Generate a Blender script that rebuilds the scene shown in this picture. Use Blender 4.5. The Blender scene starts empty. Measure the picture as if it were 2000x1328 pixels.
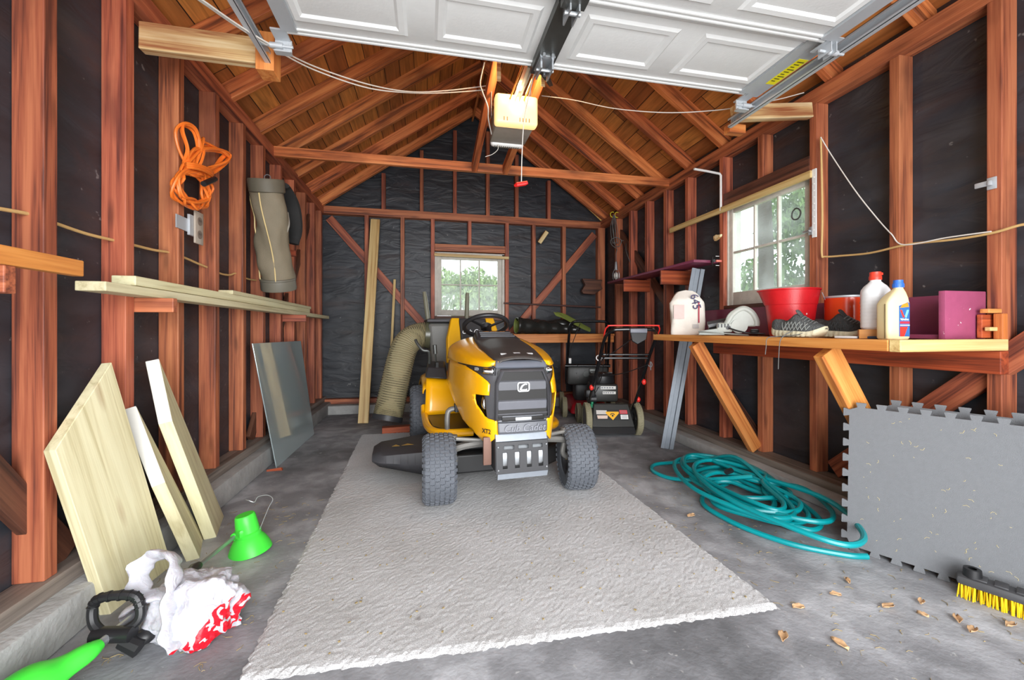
import bpy, bmesh, math, random
from mathutils import Vector, Matrix, Euler, noise
from mathutils.geometry import tessellate_polygon

random.seed(7)
SC = bpy.context.scene
COL = SC.collection
R = math.radians

# ------------------------------------------------------------------ camera
cam_d = bpy.data.cameras.new('camera')
cam_d.sensor_width = 36.0
cam_d.lens = 36.0 * 800.0 / 2000.0
cam_d.shift_y = -22.0 / 2000.0
cam_d.clip_start = 0.02
cam = bpy.data.objects.new('camera', cam_d)
COL.objects.link(cam)
cam.location = (0.0, 0.0, 1.0)
cam.rotation_euler = (R(90), 0, -math.atan(166.0 / 800.0))
SC.camera = cam

# ------------------------------------------------------------------ sky, daylight, exposure
W = bpy.data.worlds.new('sky')
SC.world = W
W.use_nodes = True
wn = W.node_tree.nodes
bg = wn['Background']
bg.inputs['Color'].default_value = (0.93, 0.965, 1.0, 1)
bg.inputs['Strength'].default_value = 3.2

def area_light(name, loc, rot, sx, sy, power, color):
    d = bpy.data.lights.new(name, 'AREA')
    d.shape = 'RECTANGLE'
    d.size, d.size_y = sx, sy
    d.energy = power
    d.color = color
    o = bpy.data.objects.new(name, d)
    COL.objects.link(o)
    o.location = loc
    o.rotation_euler = rot
    return o

# daylight falling in through the open garage doorway behind the camera
area_light('doorway_daylight', (0.53, -1.7, 1.15), (R(90), 0, 0), 3.2, 2.2, 205, (0.97, 0.985, 1.0))
# added fill lamp aimed up, standing in for light bounced off the driveway
area_light('bounce_fill', (0.53, -0.75, 0.06), (R(138), 0, 0), 2.4, 1.2, 36, (1.0, 0.985, 0.97))

SC.view_settings.view_transform = 'Standard'
SC.view_settings.look = 'None'
SC.view_settings.gamma = 1
SC.view_settings.use_curve_mapping = False
SC.view_settings.exposure = 0.2

# ------------------------------------------------------------------ helpers: objects
def link(o, parent=None):
    COL.objects.link(o)
    if parent is not None:
        o.parent = parent
    return o

def T(o, label, cat, group=None):
    o['label'] = label
    o['category'] = cat
    if group:
        o['group'] = group
    return o

def root(name, loc, rz, label, cat, group=None):
    o = bpy.data.objects.new(name, None)
    o.empty_display_size = 0.1
    link(o)
    o.location = loc
    o.rotation_euler = (0, 0, rz)
    return T(o, label, cat, group)

def dup(o, parent=None):
    c = o.copy()
    COL.objects.link(c)
    if parent is not None:
        c.parent = parent
    for ch in list(o.children):
        dup(ch, c)
    return c

def smooth(me, ang=35):
    for p in me.polygons:
        p.use_smooth = True
    me.set_sharp_from_angle(angle=R(ang))

def basis(xa, za):
    x = Vector(xa).normalized()
    z = Vector(za)
    z = (z - x * z.dot(x)).normalized()
    y = z.cross(x)
    return Matrix((x, y, z)).transposed()

def catmull(pts, n=8, closed=False):
    P = [Vector(p) for p in pts]
    out = []
    m = len(P)
    rng = range(m) if closed else range(m - 1)
    for i in rng:
        if closed:
            a, b, c, d = P[(i - 1) % m], P[i], P[(i + 1) % m], P[(i + 2) % m]
        else:
            a = P[i - 1] if i > 0 else P[i] * 2 - P[i + 1]
            b, c = P[i], P[i + 1]
            d = P[i + 2] if i + 2 < m else P[i + 1] * 2 - P[i]
        for k in range(n):
            t = k / n
            out.append(0.5 * ((2 * b) + (c - a) * t + (2 * a - 5 * b + 4 * c - d) * t * t + (3 * b - a - 3 * c + d) * t ** 3))
    if not closed:
        out.append(P[-1].copy())
    return out

class MB:
    """collects shapes into one bmesh, then links them as ONE mesh object"""
    def __init__(s):
        s.bm = bmesh.new()
    def box(s, c, size, rot=None, bevel=0.0, seg=2, taper=None):
        r = bmesh.ops.create_cube(s.bm, size=1.0)
        vs = r['verts']
        for v in vs:
            v.co = Vector((v.co.x * size[0], v.co.y * size[1], v.co.z * size[2]))
            if taper and v.co.z > 0:
                v.co.x *= taper[0]
                v.co.y *= taper[1]
        if bevel > 0:
            es = list({e for v in vs for e in v.link_edges})
            rb = bmesh.ops.bevel(s.bm, geom=vs + es, offset=bevel, segments=seg, affect='EDGES', profile=0.5)
            vs = list({v for f in rb['faces'] for v in f.verts} | {v for v in vs if v.is_valid})
        M = Matrix.Translation(Vector(c))
        if rot is not None:
            M = M @ (rot.to_4x4() if isinstance(rot, Matrix) else Euler(rot).to_matrix().to_4x4())
        for v in vs:
            v.co = M @ v.co
        return vs
    def span(s, a, b, bevel=0.0, seg=2):
        a, b = Vector(a), Vector(b)
        return s.box((a + b) / 2, (abs(b.x - a.x), abs(b.y - a.y), abs(b.z - a.z)), bevel=bevel, seg=seg)
    def tube(s, pts, r, n=8, caps=True, closed=False, flat=1.0):
        P = [Vector(p) for p in pts]
        m = len(P)
        rs = r if isinstance(r, (list, tuple)) else [r] * m
        rings = []
        T0 = None
        N = None
        for i in range(m):
            if closed:
                t = (P[(i + 1) % m] - P[(i - 1) % m])
            else:
                t = P[min(i + 1, m - 1)] - P[max(i - 1, 0)]
            if t.length < 1e-9:
                t = Vector((0, 0, 1))
            t.normalize()
            if N is None:
                up = Vector((0, 0, 1)) if abs(t.z) < 0.9 else Vector((1, 0, 0))
                N = (up - t * up.dot(t)).normalized()
            else:
                N = N - t * N.dot(t)
                N = N.normalized() if N.length > 1e-6 else t.orthogonal().normalized()
            B = t.cross(N)
            rings.append([s.bm.verts.new(P[i] + (N * math.cos(2 * math.pi * k / n) * flat + B * math.sin(2 * math.pi * k / n)) * rs[i]) for k in range(n)])
        last = m if closed else m - 1
        for i in range(last):
            A, Bq = rings[i], rings[(i + 1) % m]
            for k in range(n):
                s.bm.faces.new((A[k], A[(k + 1) % n], Bq[(k + 1) % n], Bq[k]))
        if caps and not closed:
            s.bm.faces.new(list(reversed(rings[0])))
            s.bm.faces.new(rings[-1])
        return rings
    def cyl(s, a, b, r, n=20, r2=None):
        return s.tube([a, b], [r, r if r2 is None else r2], n=n)
    def lathe(s, prof, n=32, M=None, cap0=True, cap1=True):
        """prof: (radius, z) pairs turned about z, then moved by M"""
        M = M or Matrix()
        rings = []
        for (r, z) in prof:
            if r < 1e-5:
                rings.append([s.bm.verts.new(M @ Vector((0, 0, z)))])
            else:
                rings.append([s.bm.verts.new(M @ Vector((r * math.cos(2 * math.pi * k / n), r * math.sin(2 * math.pi * k / n), z))) for k in range(n)])
        for A, Bq in zip(rings, rings[1:]):
            for k in range(n):
                k2 = (k + 1) % n
                if len(A) == 1 and len(Bq) > 1:
                    s.bm.faces.new((A[0], Bq[k2], Bq[k]))
                elif len(Bq) == 1 and len(A) > 1:
                    s.bm.faces.new((A[k], A[k2], Bq[0]))
                elif len(A) > 1:
                    s.bm.faces.new((A[k], A[k2], Bq[k2], Bq[k]))
        if cap0 and len(rings[0]) > 2:
            s.bm.faces.new(list(reversed(rings[0])))
        if cap1 and len(rings[-1]) > 2:
            s.bm.faces.new(rings[-1])
        return rings
    def prism(s, poly, d, M=None):
        """2D polygon in x,y extruded from z=0 to z=d, then moved by M"""
        M = M or Matrix()
        a = [s.bm.verts.new(M @ Vector((p[0], p[1], 0))) for p in poly]
        b = [s.bm.verts.new(M @ Vector((p[0], p[1], d))) for p in poly]
        n = len(poly)
        s.bm.faces.new(list(reversed(a)))
        s.bm.faces.new(b)
        for k in range(n):
            s.bm.faces.new((a[k], a[(k + 1) % n], b[(k + 1) % n], b[k]))
    def hexa(s, bot, top):
        """solid between two matching loops of 3D points"""
        a = [s.bm.verts.new(Vector(p)) for p in bot]
        b = [s.bm.verts.new(Vector(p)) for p in top]
        n = len(a)
        s.bm.faces.new(list(reversed(a)))
        s.bm.faces.new(b)
        for k in range(n):
            s.bm.faces.new((a[k], a[(k + 1) % n], b[(k + 1) % n], b[k]))
    def ball(s, c, r, seg=16, rings=10, M=None):
        q = bmesh.ops.create_uvsphere(s.bm, u_segments=seg, v_segments=rings, radius=1.0)
        rr = r if isinstance(r, (tuple, list)) else (r, r, r)
        for v in q['verts']:
            p = Vector((v.co.x * rr[0], v.co.y * rr[1], v.co.z * rr[2]))
            v.co = (M @ p if M is not None else p) + Vector(c)
        return q['verts']
    def grid(s, fn, nu, nv, cu=False, cv=False):
        V = [[s.bm.verts.new(Vector(fn(i, j))) for j in range(nv)] for i in range(nu)]
        for i in range(nu if cu else nu - 1):
            for j in range(nv if cv else nv - 1):
                s.bm.faces.new((V[i][j], V[(i + 1) % nu][j], V[(i + 1) % nu][(j + 1) % nv], V[i][(j + 1) % nv]))
        return V
    def build(s, name, mat, parent=None, sm=35, M=None, bevel=0, solid=0, sub=0):
        bmesh.ops.recalc_face_normals(s.bm, faces=s.bm.faces[:])
        me = bpy.data.meshes.new(name)
        s.bm.to_mesh(me)
        s.bm.free()
        for m in (mat if isinstance(mat, (list, tuple)) else [mat]):
            me.materials.append(m)
        if sm:
            smooth(me, sm)
        o = bpy.data.objects.new(name, me)
        link(o, parent)
        if M is not None:
            o.matrix_basis = M
        if solid:
            q = o.modifiers.new('thickness', 'SOLIDIFY')
            q.thickness = solid
            q.offset = 0
        if bevel:
            q = o.modifiers.new('edge', 'BEVEL')
            q.width = bevel
            q.segments = 2
            q.limit_method = 'ANGLE'
        if sub:
            q = o.modifiers.new('round', 'SUBSURF')
            q.levels = q.render_levels = sub
        return o

def board(name, p0, p1, wdir, w, t, mat, parent=None, bevel=0.003, rootM=None):
    """sawn board from p0 to p1 (its centre line); w measured along wdir, t across; grain along local x"""
    p0, p1 = Vector(p0), Vector(p1)
    L = (p1 - p0).length
    b = basis(p1 - p0, wdir)
    M = Matrix.Translation(p0) @ b.to_4x4()
    if rootM is not None:
        M = rootM.inverted() @ M
    mb = MB()
    mb.span((0, -t / 2, -w / 2), (L, t / 2, w / 2))
    return mb.build(name, mat, parent, sm=0, M=M, bevel=bevel)

def struct(o):
    o['kind'] = 'structure'
    return o

def text(name, s, size, M, mat, parent=None, ext=0.0006, shear=0.0, align='CENTER', bold=0.0):
    c = bpy.data.curves.new(name, 'FONT')
    c.body = s
    c.size = size
    c.extrude = ext
    c.shear = shear
    c.offset = bold
    c.align_x = align
    c.align_y = 'CENTER'
    tmp = bpy.data.objects.new(name + '_tmp', c)
    COL.objects.link(tmp)
    bpy.context.view_layer.update()
    me = bpy.data.meshes.new_from_object(tmp.evaluated_get(bpy.context.evaluated_depsgraph_get()))
    bpy.data.objects.remove(tmp)
    me.materials.clear()
    me.materials.append(mat)
    o = bpy.data.objects.new(name, me)
    link(o, parent)
    o.matrix_basis = M
    return o

def frame(loc, xa, ya):
    """matrix with local x along xa, local y along ya"""
    x = Vector(xa).normalized()
    y = Vector(ya)
    y = (y - x * y.dot(x)).normalized()
    return Matrix.Translation(Vector(loc)) @ Matrix((x, y, x.cross(y))).transposed().to_4x4()

# ------------------------------------------------------------------ helpers: materials
def srgb(r, g, b):
    f = lambda c: (c / 255 / 12.92) if c / 255 <= 0.04045 else ((c / 255 + 0.055) / 1.055) ** 2.4
    return (f(r), f(g), f(b), 1)

def mat_new(name):
    m = bpy.data.materials.new(name)
    m.use_nodes = True
    nt = m.node_tree
    return m, nt, nt.nodes['Principled BSDF']

def N(nt, typ, **kw):
    n = nt.nodes.new(typ)
    for k, v in kw.items():
        setattr(n, k, v)
    return n

def plain(name, rgb, rough=0.5, metal=0.0, var=0.08, scale=30, bump=0.0, bscale=200, spec=0.5, coat=0.0):
    m, nt, p = mat_new(name)
    L = nt.links.new
    tc = N(nt, 'ShaderNodeTexCoord')
    nz = N(nt, 'ShaderNodeTexNoise')
    nz.inputs['Scale'].default_value = scale
    nz.inputs['Detail'].default_value = 5
    L(tc.outputs['Object'], nz.inputs['Vector'])
    mr = N(nt, 'ShaderNodeMapRange')
    mr.inputs['To Min'].default_value = 1 - var * 1.5
    mr.inputs['To Max'].default_value = 1 + var * 1.5
    L(nz.outputs['Fac'], mr.inputs['Value'])
    hs = N(nt, 'ShaderNodeHueSaturation')
    hs.inputs['Color'].default_value = srgb(*rgb)
    L(mr.outputs['Result'], hs.inputs['Value'])
    L(hs.outputs['Color'], p.inputs['Base Color'])
    p.inputs['Roughness'].default_value = rough
    p.inputs['Metallic'].default_value = metal
    p.inputs['Specular IOR Level'].default_value = spec
    p.inputs['Coat Weight'].default_value = coat
    p.inputs['Coat Roughness'].default_value = 0.12
    if bump:
        n2 = N(nt, 'ShaderNodeTexNoise')
        n2.inputs['Scale'].default_value = bscale
        n2.inputs['Detail'].default_value = 4
        L(tc.outputs['Object'], n2.inputs['Vector'])
        bp = N(nt, 'ShaderNodeBump')
        bp.inputs['Strength'].default_value = bump
        bp.inputs['Distance'].default_value = 0.01
        L(n2.outputs['Fac'], bp.inputs['Height'])
        L(bp.outputs['Normal'], p.inputs['Normal'])
    return m

def wood(name, light, mid, dark, rough=0.55, grain=1.0, knots=0.5, blotch=0.5, vary=0.16, huev=0.006, knot_rgb=(60, 28, 18)):
    """sawn wood; grain along local x, every board its own cut of the pattern"""
    m, nt, p = mat_new(name)
    L = nt.links.new
    tc = N(nt, 'ShaderNodeTexCoord')
    oi = N(nt, 'ShaderNodeObjectInfo')
    sh = N(nt, 'ShaderNodeVectorMath', operation='SCALE')
    cb = N(nt, 'ShaderNodeCombineXYZ')
    cb.inputs[0].default_value, cb.inputs[1].default_value, cb.inputs[2].default_value = 37.0, 11.0, 23.0
    L(cb.outputs[0], sh.inputs[0])
    L(oi.outputs['Random'], sh.inputs['Scale'])
    ad = N(nt, 'ShaderNodeVectorMath', operation='ADD')
    L(tc.outputs['Object'], ad.inputs[0])
    L(sh.outputs[0], ad.inputs[1])
    def mapped(sx, sy, sz):
        mp = N(nt, 'ShaderNodeMapping')
        mp.inputs['Scale'].default_value = (sx, sy, sz)
        L(ad.outputs[0], mp.inputs['Vector'])
        return mp.outputs['Vector']
    g1 = N(nt, 'ShaderNodeTexNoise')
    g1.inputs['Scale'].default_value = 1.0
    g1.inputs['Detail'].default_value = 4
    g1.inputs['Distortion'].default_value = 0.6
    L(mapped(1.2, 30, 30), g1.inputs['Vector'])
    g2 = N(nt, 'ShaderNodeTexNoise')
    g2.inputs['Scale'].default_value = 1.0
    g2.inputs['Detail'].default_value = 3
    L(mapped(5, 190, 190), g2.inputs['Vector'])
    g3 = N(nt, 'ShaderNodeTexNoise')
    g3.inputs['Scale'].default_value = 1.0
    g3.inputs['Detail'].default_value = 4
    L(mapped(2.2, 6, 6), g3.inputs['Vector'])
    mx = N(nt, 'ShaderNodeMath', operation='MULTIPLY_ADD')
    L(g2.outputs['Fac'], mx.inputs[0])
    mx.inputs[1].default_value = 0.30 * grain
    L(g1.outputs['Fac'], mx.inputs[2])
    cr = N(nt, 'ShaderNodeValToRGB')
    e = cr.color_ramp.elements
    e[0].position, e[0].color = 0.46, srgb(*dark)
    e[1].position, e[1].color = 0.80, srgb(*light)
    q = e.new(0.62)
    q.color = srgb(*mid)
    L(mx.outputs[0], cr.inputs['Fac'])
    # stains
    mr = N(nt, 'ShaderNodeMapRange')
    mr.inputs['From Min'].default_value, mr.inputs['From Max'].default_value = 0.52, 0.72
    mr.inputs['To Min'].default_value, mr.inputs['To Max'].default_value = 0.0, blotch
    L(g3.outputs['Fac'], mr.inputs['Value'])
    mix = N(nt, 'ShaderNodeMix', data_type='RGBA', blend_type='MIX')
    L(mr.outputs[0], mix.inputs['Factor'])
    L(cr.outputs['Color'], mix.inputs['A'])
    mix.inputs['B'].default_value = srgb(*dark)
    out = mix.outputs['Result']
    if knots:
        vo = N(nt, 'ShaderNodeTexVoronoi')
        vo.inputs['Scale'].default_value = 1.0
        L(mapped(2.6, 11, 11), vo.inputs['Vector'])
        kr = N(nt, 'ShaderNodeMapRange')
        kr.inputs['From Min'].default_value, kr.inputs['From Max'].default_value = 0.06, 0.2
        kr.inputs['To Min'].default_value, kr.inputs['To Max'].default_value = knots, 0.0
        L(vo.outputs['Distance'], kr.inputs['Value'])
        m2 = N(nt, 'ShaderNodeMix', data_type='RGBA', blend_type='MIX')
        L(kr.outputs[0], m2.inputs['Factor'])
        L(out, m2.inputs['A'])
        m2.inputs['B'].default_value = srgb(*knot_rgb)
        out = m2.outputs['Result']
    hs = N(nt, 'ShaderNodeHueSaturation')
    L(out, hs.inputs['Color'])
    v = N(nt, 'ShaderNodeMapRange')
    v.inputs['To Min'].default_value, v.inputs['To Max'].default_value = 1 - vary, 1 + vary
    L(oi.outputs['Random'], v.inputs['Value'])
    L(v.outputs[0], hs.inputs['Value'])
    hm = N(nt, 'ShaderNodeMath', operation='MULTIPLY')
    hm.inputs[1].default_value = 7.31
    L(oi.outputs['Random'], hm.inputs[0])
    hf = N(nt, 'ShaderNodeMath', operation='FRACT')
    L(hm.outputs[0], hf.inputs[0])
    hv = N(nt, 'ShaderNodeMapRange')
    hv.inputs['To Min'].default_value, hv.inputs['To Max'].default_value = 0.5 - huev, 0.5 + huev
    L(hf.outputs[0], hv.inputs['Value'])
    L(hv.outputs[0], hs.inputs['Hue'])
    L(hs.outputs['Color'], p.inputs['Base Color'])
    p.inputs['Roughness'].default_value = rough
    bp = N(nt, 'ShaderNodeBump')
    bp.inputs['Strength'].default_value = 0.25
    bp.inputs['Distance'].default_value = 0.004
    L(mx.outputs[0], bp.inputs['Height'])
    L(bp.outputs['Normal'], p.inputs['Normal'])
    return m

def emit(name, rgb, strength):
    m, nt, p = mat_new(name)
    p.inputs['Base Color'].default_value = srgb(*rgb)
    p.inputs['Emission Color'].default_value = srgb(*rgb)
    p.inputs['Emission Strength'].default_value = strength
    return m

M_STUD = wood('red_stud_wood', (190, 114, 78), (162, 88, 60), (96, 50, 39), blotch=0.6)
M_RAFT = wood('rafter_wood', (224, 142, 84), (196, 110, 60), (104, 56, 34), blotch=0.7)
M_DARKW = wood('dark_brown_wood', (112, 70, 52), (88, 52, 40), (52, 32, 26), blotch=0.4)
M_PINE = wood('pale_pine', (220, 194, 138), (208, 176, 118), (182, 144, 90), knots=0.35, blotch=0.1, vary=0.08, knot_rgb=(150, 100, 50))
M_TREAT = wood('treated_lumber', (226, 220, 182), (216, 208, 168), (194, 184, 142), knots=0.35, blotch=0.15, vary=0.06, huev=0.008, knot_rgb=(140, 90, 40))
M_ORANGE = wood('orange_pine', (220, 152, 84), (206, 130, 64), (166, 92, 44), knots=0.4, blotch=0.25, vary=0.07, knot_rgb=(130, 70, 30))
M_REDBR = wood('red_brown_board', (186, 90, 50), (160, 70, 38), (110, 48, 28), knots=0.2, blotch=0.3, vary=0.1)
M_MAROON = plain('maroon_paint', (124, 54, 80), 0.45, var=0.1, bump=0.08)
M_CHALK = wood('weathered_pale_wood', (226, 206, 162), (206, 172, 118), (150, 92, 56), knots=0.1, blotch=0.6, vary=0.05)

M_WHITE_P = plain('white_plastic', (226, 226, 224), 0.4, var=0.02)
M_BLACK_P = plain('black_plastic', (30, 30, 32), 0.45, var=0.1)
M_BLACK_G = plain('black_gloss', (18, 18, 20), 0.22, var=0.05)
M_STEEL = plain('steel', (178, 182, 186), 0.35, metal=0.7, var=0.06)
M_GALV = plain('galvanised_steel', (186, 190, 194), 0.45, metal=0.35, var=0.06, scale=12)
M_DKSTEEL = plain('dark_steel', (92, 94, 92), 0.4, metal=0.7, var=0.08)
M_BRASS = plain('brass', (190, 140, 80), 0.3, metal=0.9)
M_RED_P = plain('red_plastic', (200, 30, 28), 0.4, var=0.05)
M_YEL_LABEL = plain('yellow_label', (232, 220, 20), 0.6, var=0.02)
M_CORDW = plain('white_cord', (220, 216, 208), 0.5, var=0.05)
M_ROMEX = plain('cream_cable', (206, 170, 112), 0.5, var=0.06)
M_GREYCORD = plain('grey_cord', (92, 92, 90), 0.6)

# ================================================================== the room
XL, XR, YB, YF = -1.2, 2.31, 5.2, -0.35          # stud faces; the paper lies 9 cm behind them
PL, PR, PB = XL - 0.087, XR + 0.087, YB + 0.09
ZS, ZP = 0.19, 2.37                                # stud foot, underside of top plate
RX, RS = 0.575, 0.70                               # ridge line, roof slope
def zroof(x):                                      # underside of the rafters
    return (2.475 + RS * (x + 1.15)) if x < RX else (2.475 + RS * (2.30 - x))

def concrete(name):
    m, nt, p = mat_new(name)
    L = nt.links.new
    tc = N(nt, 'ShaderNodeTexCoord')
    def nz(s, d=6, dist=0.0):
        n = N(nt, 'ShaderNodeTexNoise')
        n.inputs['Scale'].default_value = s
        n.inputs['Detail'].default_value = d
        n.inputs['Distortion'].default_value = dist
        L(tc.outputs['Object'], n.inputs['Vector'])
        return n.outputs['Fac']
    cr = N(nt, 'ShaderNodeValToRGB')
    e = cr.color_ramp.elements
    e[0].position, e[0].color = 0.34, srgb(112, 113, 116)
    e[1].position, e[1].color = 0.72, srgb(196, 198, 202)
    q = e.new(0.5)
    q.color = srgb(152, 153, 157)
    L(nz(1.3, 10, 0.15), cr.inputs['Fac'])
    c2 = N(nt, 'ShaderNodeValToRGB')
    e = c2.color_ramp.elements
    e[0].position, e[0].color = 0.44, (0.62, 0.62, 0.62, 1)
    e[1].position, e[1].color = 0.62, (1.08, 1.08, 1.08, 1)
    L(nz(7, 10, 0.3), c2.inputs['Fac'])
    mx = N(nt, 'ShaderNodeMix', data_type='RGBA', blend_type='MULTIPLY')
    mx.inputs['Factor'].default_value = 0.75
    L(cr.outputs[0], mx.inputs['A'])
    L(c2.outputs[0], mx.inputs['B'])
    c3 = N(nt, 'ShaderNodeValToRGB')
    e = c3.color_ramp.elements
    e[0].position, e[0].color = 0.66, (0, 0, 0, 1)
    e[1].position, e[1].color = 0.74, (0.55, 0.55, 0.55, 1)
    L(nz(34, 5, 0.5), c3.inputs['Fac'])
    m3 = N(nt, 'ShaderNodeMix', data_type='RGBA', blend_type='MIX')
    L(c3.outputs[0], m3.inputs['Factor'])
    L(mx.outputs['Result'], m3.inputs['A'])
    m3.inputs['B'].default_value = srgb(196, 196, 194)
    L(m3.outputs['Result'], p.inputs['Base Color'])
    p.inputs['Roughness'].default_value = 0.75
    bp = N(nt, 'ShaderNodeBump')
    bp.inputs['Strength'].default_value = 0.35
    bp.inputs['Distance'].default_value = 0.006
    L(nz(60, 6), bp.inputs['Height'])
    L(bp.outputs['Normal'], p.inputs['Normal'])
    return m

def tarpaper():
    m, nt, p = mat_new('black_building_paper')
    L = nt.links.new
    tc = N(nt, 'ShaderNodeTexCoord')
    n1 = N(nt, 'ShaderNodeTexNoise')
    n1.inputs['Scale'].default_value = 2.6
    n1.inputs['Detail'].default_value = 7
    n1.inputs['Distortion'].default_value = 0.5
    mp = N(nt, 'ShaderNodeMapping')
    mp.inputs['Scale'].default_value = (1, 1, 2.6)
    L(tc.outputs['Object'], mp.inputs['Vector'])
    L(mp.outputs[0], n1.inputs['Vector'])
    cr = N(nt, 'ShaderNodeValToRGB')
    e = cr.color_ramp.elements
    e[0].position, e[0].color = 0.3, srgb(28, 31, 37)
    e[1].position, e[1].color = 0.75, srgb(55, 59, 66)
    L(n1.outputs['Fac'], cr.inputs['Fac'])
    # chalky scuffs
    n3 = N(nt, 'ShaderNodeTexNoise')
    n3.inputs['Scale'].default_value = 26
    n3.inputs['Detail'].default_value = 4
    L(tc.outputs['Object'], n3.inputs['Vector'])
    c3 = N(nt, 'ShaderNodeValToRGB')
    e = c3.color_ramp.elements
    e[0].position, e[0].color = 0.70, (0, 0, 0, 1)
    e[1].position, e[1].color = 0.76, (0.5, 0.5, 0.5, 1)
    L(n3.outputs['Fac'], c3.inputs['Fac'])
    m3 = N(nt, 'ShaderNodeMix', data_type='RGBA', blend_type='MIX')
    L(c3.outputs[0], m3.inputs['Factor'])
    L(cr.outputs[0], m3.inputs['A'])
    m3.inputs['B'].default_value = srgb(150, 150, 148)
    # faint slanted brown streaks
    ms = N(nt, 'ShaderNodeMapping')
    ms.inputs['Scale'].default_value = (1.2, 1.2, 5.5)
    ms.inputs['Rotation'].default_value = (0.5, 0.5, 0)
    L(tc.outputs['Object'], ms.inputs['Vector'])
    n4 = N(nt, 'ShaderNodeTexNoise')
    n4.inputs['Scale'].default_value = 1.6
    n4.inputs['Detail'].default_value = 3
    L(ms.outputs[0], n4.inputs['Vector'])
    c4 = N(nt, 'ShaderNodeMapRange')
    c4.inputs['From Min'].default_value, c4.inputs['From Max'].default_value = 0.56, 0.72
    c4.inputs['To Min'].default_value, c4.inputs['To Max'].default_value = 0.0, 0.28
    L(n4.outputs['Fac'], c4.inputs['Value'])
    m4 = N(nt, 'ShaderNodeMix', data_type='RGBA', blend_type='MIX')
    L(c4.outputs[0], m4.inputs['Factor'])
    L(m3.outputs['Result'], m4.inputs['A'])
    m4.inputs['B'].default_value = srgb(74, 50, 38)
    L(m4.outputs['Result'], p.inputs['Base Color'])
    p.inputs['Roughness'].default_value = 0.5
    p.inputs['Specular IOR Level'].default_value = 0.6
    w = N(nt, 'ShaderNodeTexNoise')
    w.inputs['Scale'].default_value = 1.0
    w.inputs['Detail'].default_value = 3
    w.inputs['Distortion'].default_value = 1.2
    m2 = N(nt, 'ShaderNodeMapping')
    m2.inputs['Scale'].default_value = (3, 3, 9)
    m2.inputs['Rotation'].default_value = (0.35, 0.35, 0)
    L(tc.outputs['Object'], m2.inputs['Vector'])
    L(m2.outputs[0], w.inputs['Vector'])
    bp = N(nt, 'ShaderNodeBump')
    bp.inputs['Strength'].default_value = 0.42
    bp.inputs['Distance'].default_value = 0.03
    L(w.outputs['Fac'], bp.inputs['Height'])
    L(bp.outputs['Normal'], p.inputs['Normal'])
    return m

def roofdeck():
    m, nt, p = mat_new('roof_boards')
    L = nt.links.new
    tc = N(nt, 'ShaderNodeTexCoord')
    br = N(nt, 'ShaderNodeTexBrick')
    br.offset = 0.37
    br.inputs['Scale'].default_value = 1.0
    br.inputs['Mortar Size'].default_value = 0.003
    br.inputs['Mortar Smooth'].default_value = 0.2
    br.inputs['Brick Width'].default_value = 2.1
    br.inputs['Row Height'].default_value = 0.145
    br.inputs['Color1'].default_value = srgb(214, 142, 70)
    br.inputs['Color2'].default_value = srgb(160, 94, 48)
    br.inputs['Mortar'].default_value = srgb(18, 10, 8)
    br.inputs['Bias'].default_value = 0.1
    L(tc.outputs['Object'], br.inputs['Vector'])
    n1 = N(nt, 'ShaderNodeTexNoise')
    n1.inputs['Scale'].default_value = 1
    n1.inputs['Detail'].default_value = 5
    n1.inputs['Distortion'].default_value = 0.8
    mp = N(nt, 'ShaderNodeMapping')
    mp.inputs['Scale'].default_value = (2.2, 34, 34)
    L(tc.outputs['Object'], mp.inputs['Vector'])
    L(mp.outputs[0], n1.inputs['Vector'])
    mr = N(nt, 'ShaderNodeMapRange')
    mr.inputs['From Min'].default_value, mr.inputs['From Max'].default_value = 0.3, 0.7
    mr.inputs['To Min'].default_value, mr.inputs['To Max'].default_value = 0.6, 1.25
    L(n1.outputs['Fac'], mr.inputs['Value'])
    hs = N(nt, 'ShaderNodeHueSaturation')
    L(br.outputs['Color'], hs.inputs['Color'])
    L(mr.outputs[0], hs.inputs['Value'])
    L(hs.outputs[0], p.inputs['Base Color'])
    p.inputs['Roughness'].default_value = 0.6
    bp = N(nt, 'ShaderNodeBump')
    bp.invert = True
    bp.inputs['Strength'].default_value = 0.8
    bp.inputs['Distance'].default_value = 0.01
    L(br.outputs['Fac'], bp.inputs['Height'])
    L(bp.outputs['Normal'], p.inputs['Normal'])
    return m

M_CONC = concrete('concrete_floor')
M_CURB = plain('concrete_curb', (164, 164, 162), 0.85, var=0.25, scale=9, bump=0.45, bscale=45)
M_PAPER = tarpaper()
M_DECK = roofdeck()
M_OUTW = plain('outside_siding', (200, 200, 198), 0.7)

mb = MB()
mb.span((PL - 0.1, YF - 0.2, -0.12), (PR + 0.1, PB + 0.1, 0))
struct(mb.build('floor', M_CONC, sm=0))
mb = MB()
mb.span((-9, -14, -0.25), (12, YF - 0.2, -0.03))
struct(mb.build('ground', plain('driveway', (150, 148, 144), 0.9), sm=0))
mb = MB()
mb.span((-9, PB + 0.1, -0.3), (12, 18, -0.1))
mb.span((PR + 0.1, YF - 0.2, -0.3), (12, PB + 0.1, -0.1))
mb.span((-9, YF - 0.2, -0.3), (PL - 0.1, PB + 0.1, -0.1))
struct(mb.build('lawn', plain('lawn_green', (104, 126, 70), 0.9, var=0.3), sm=0))

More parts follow.
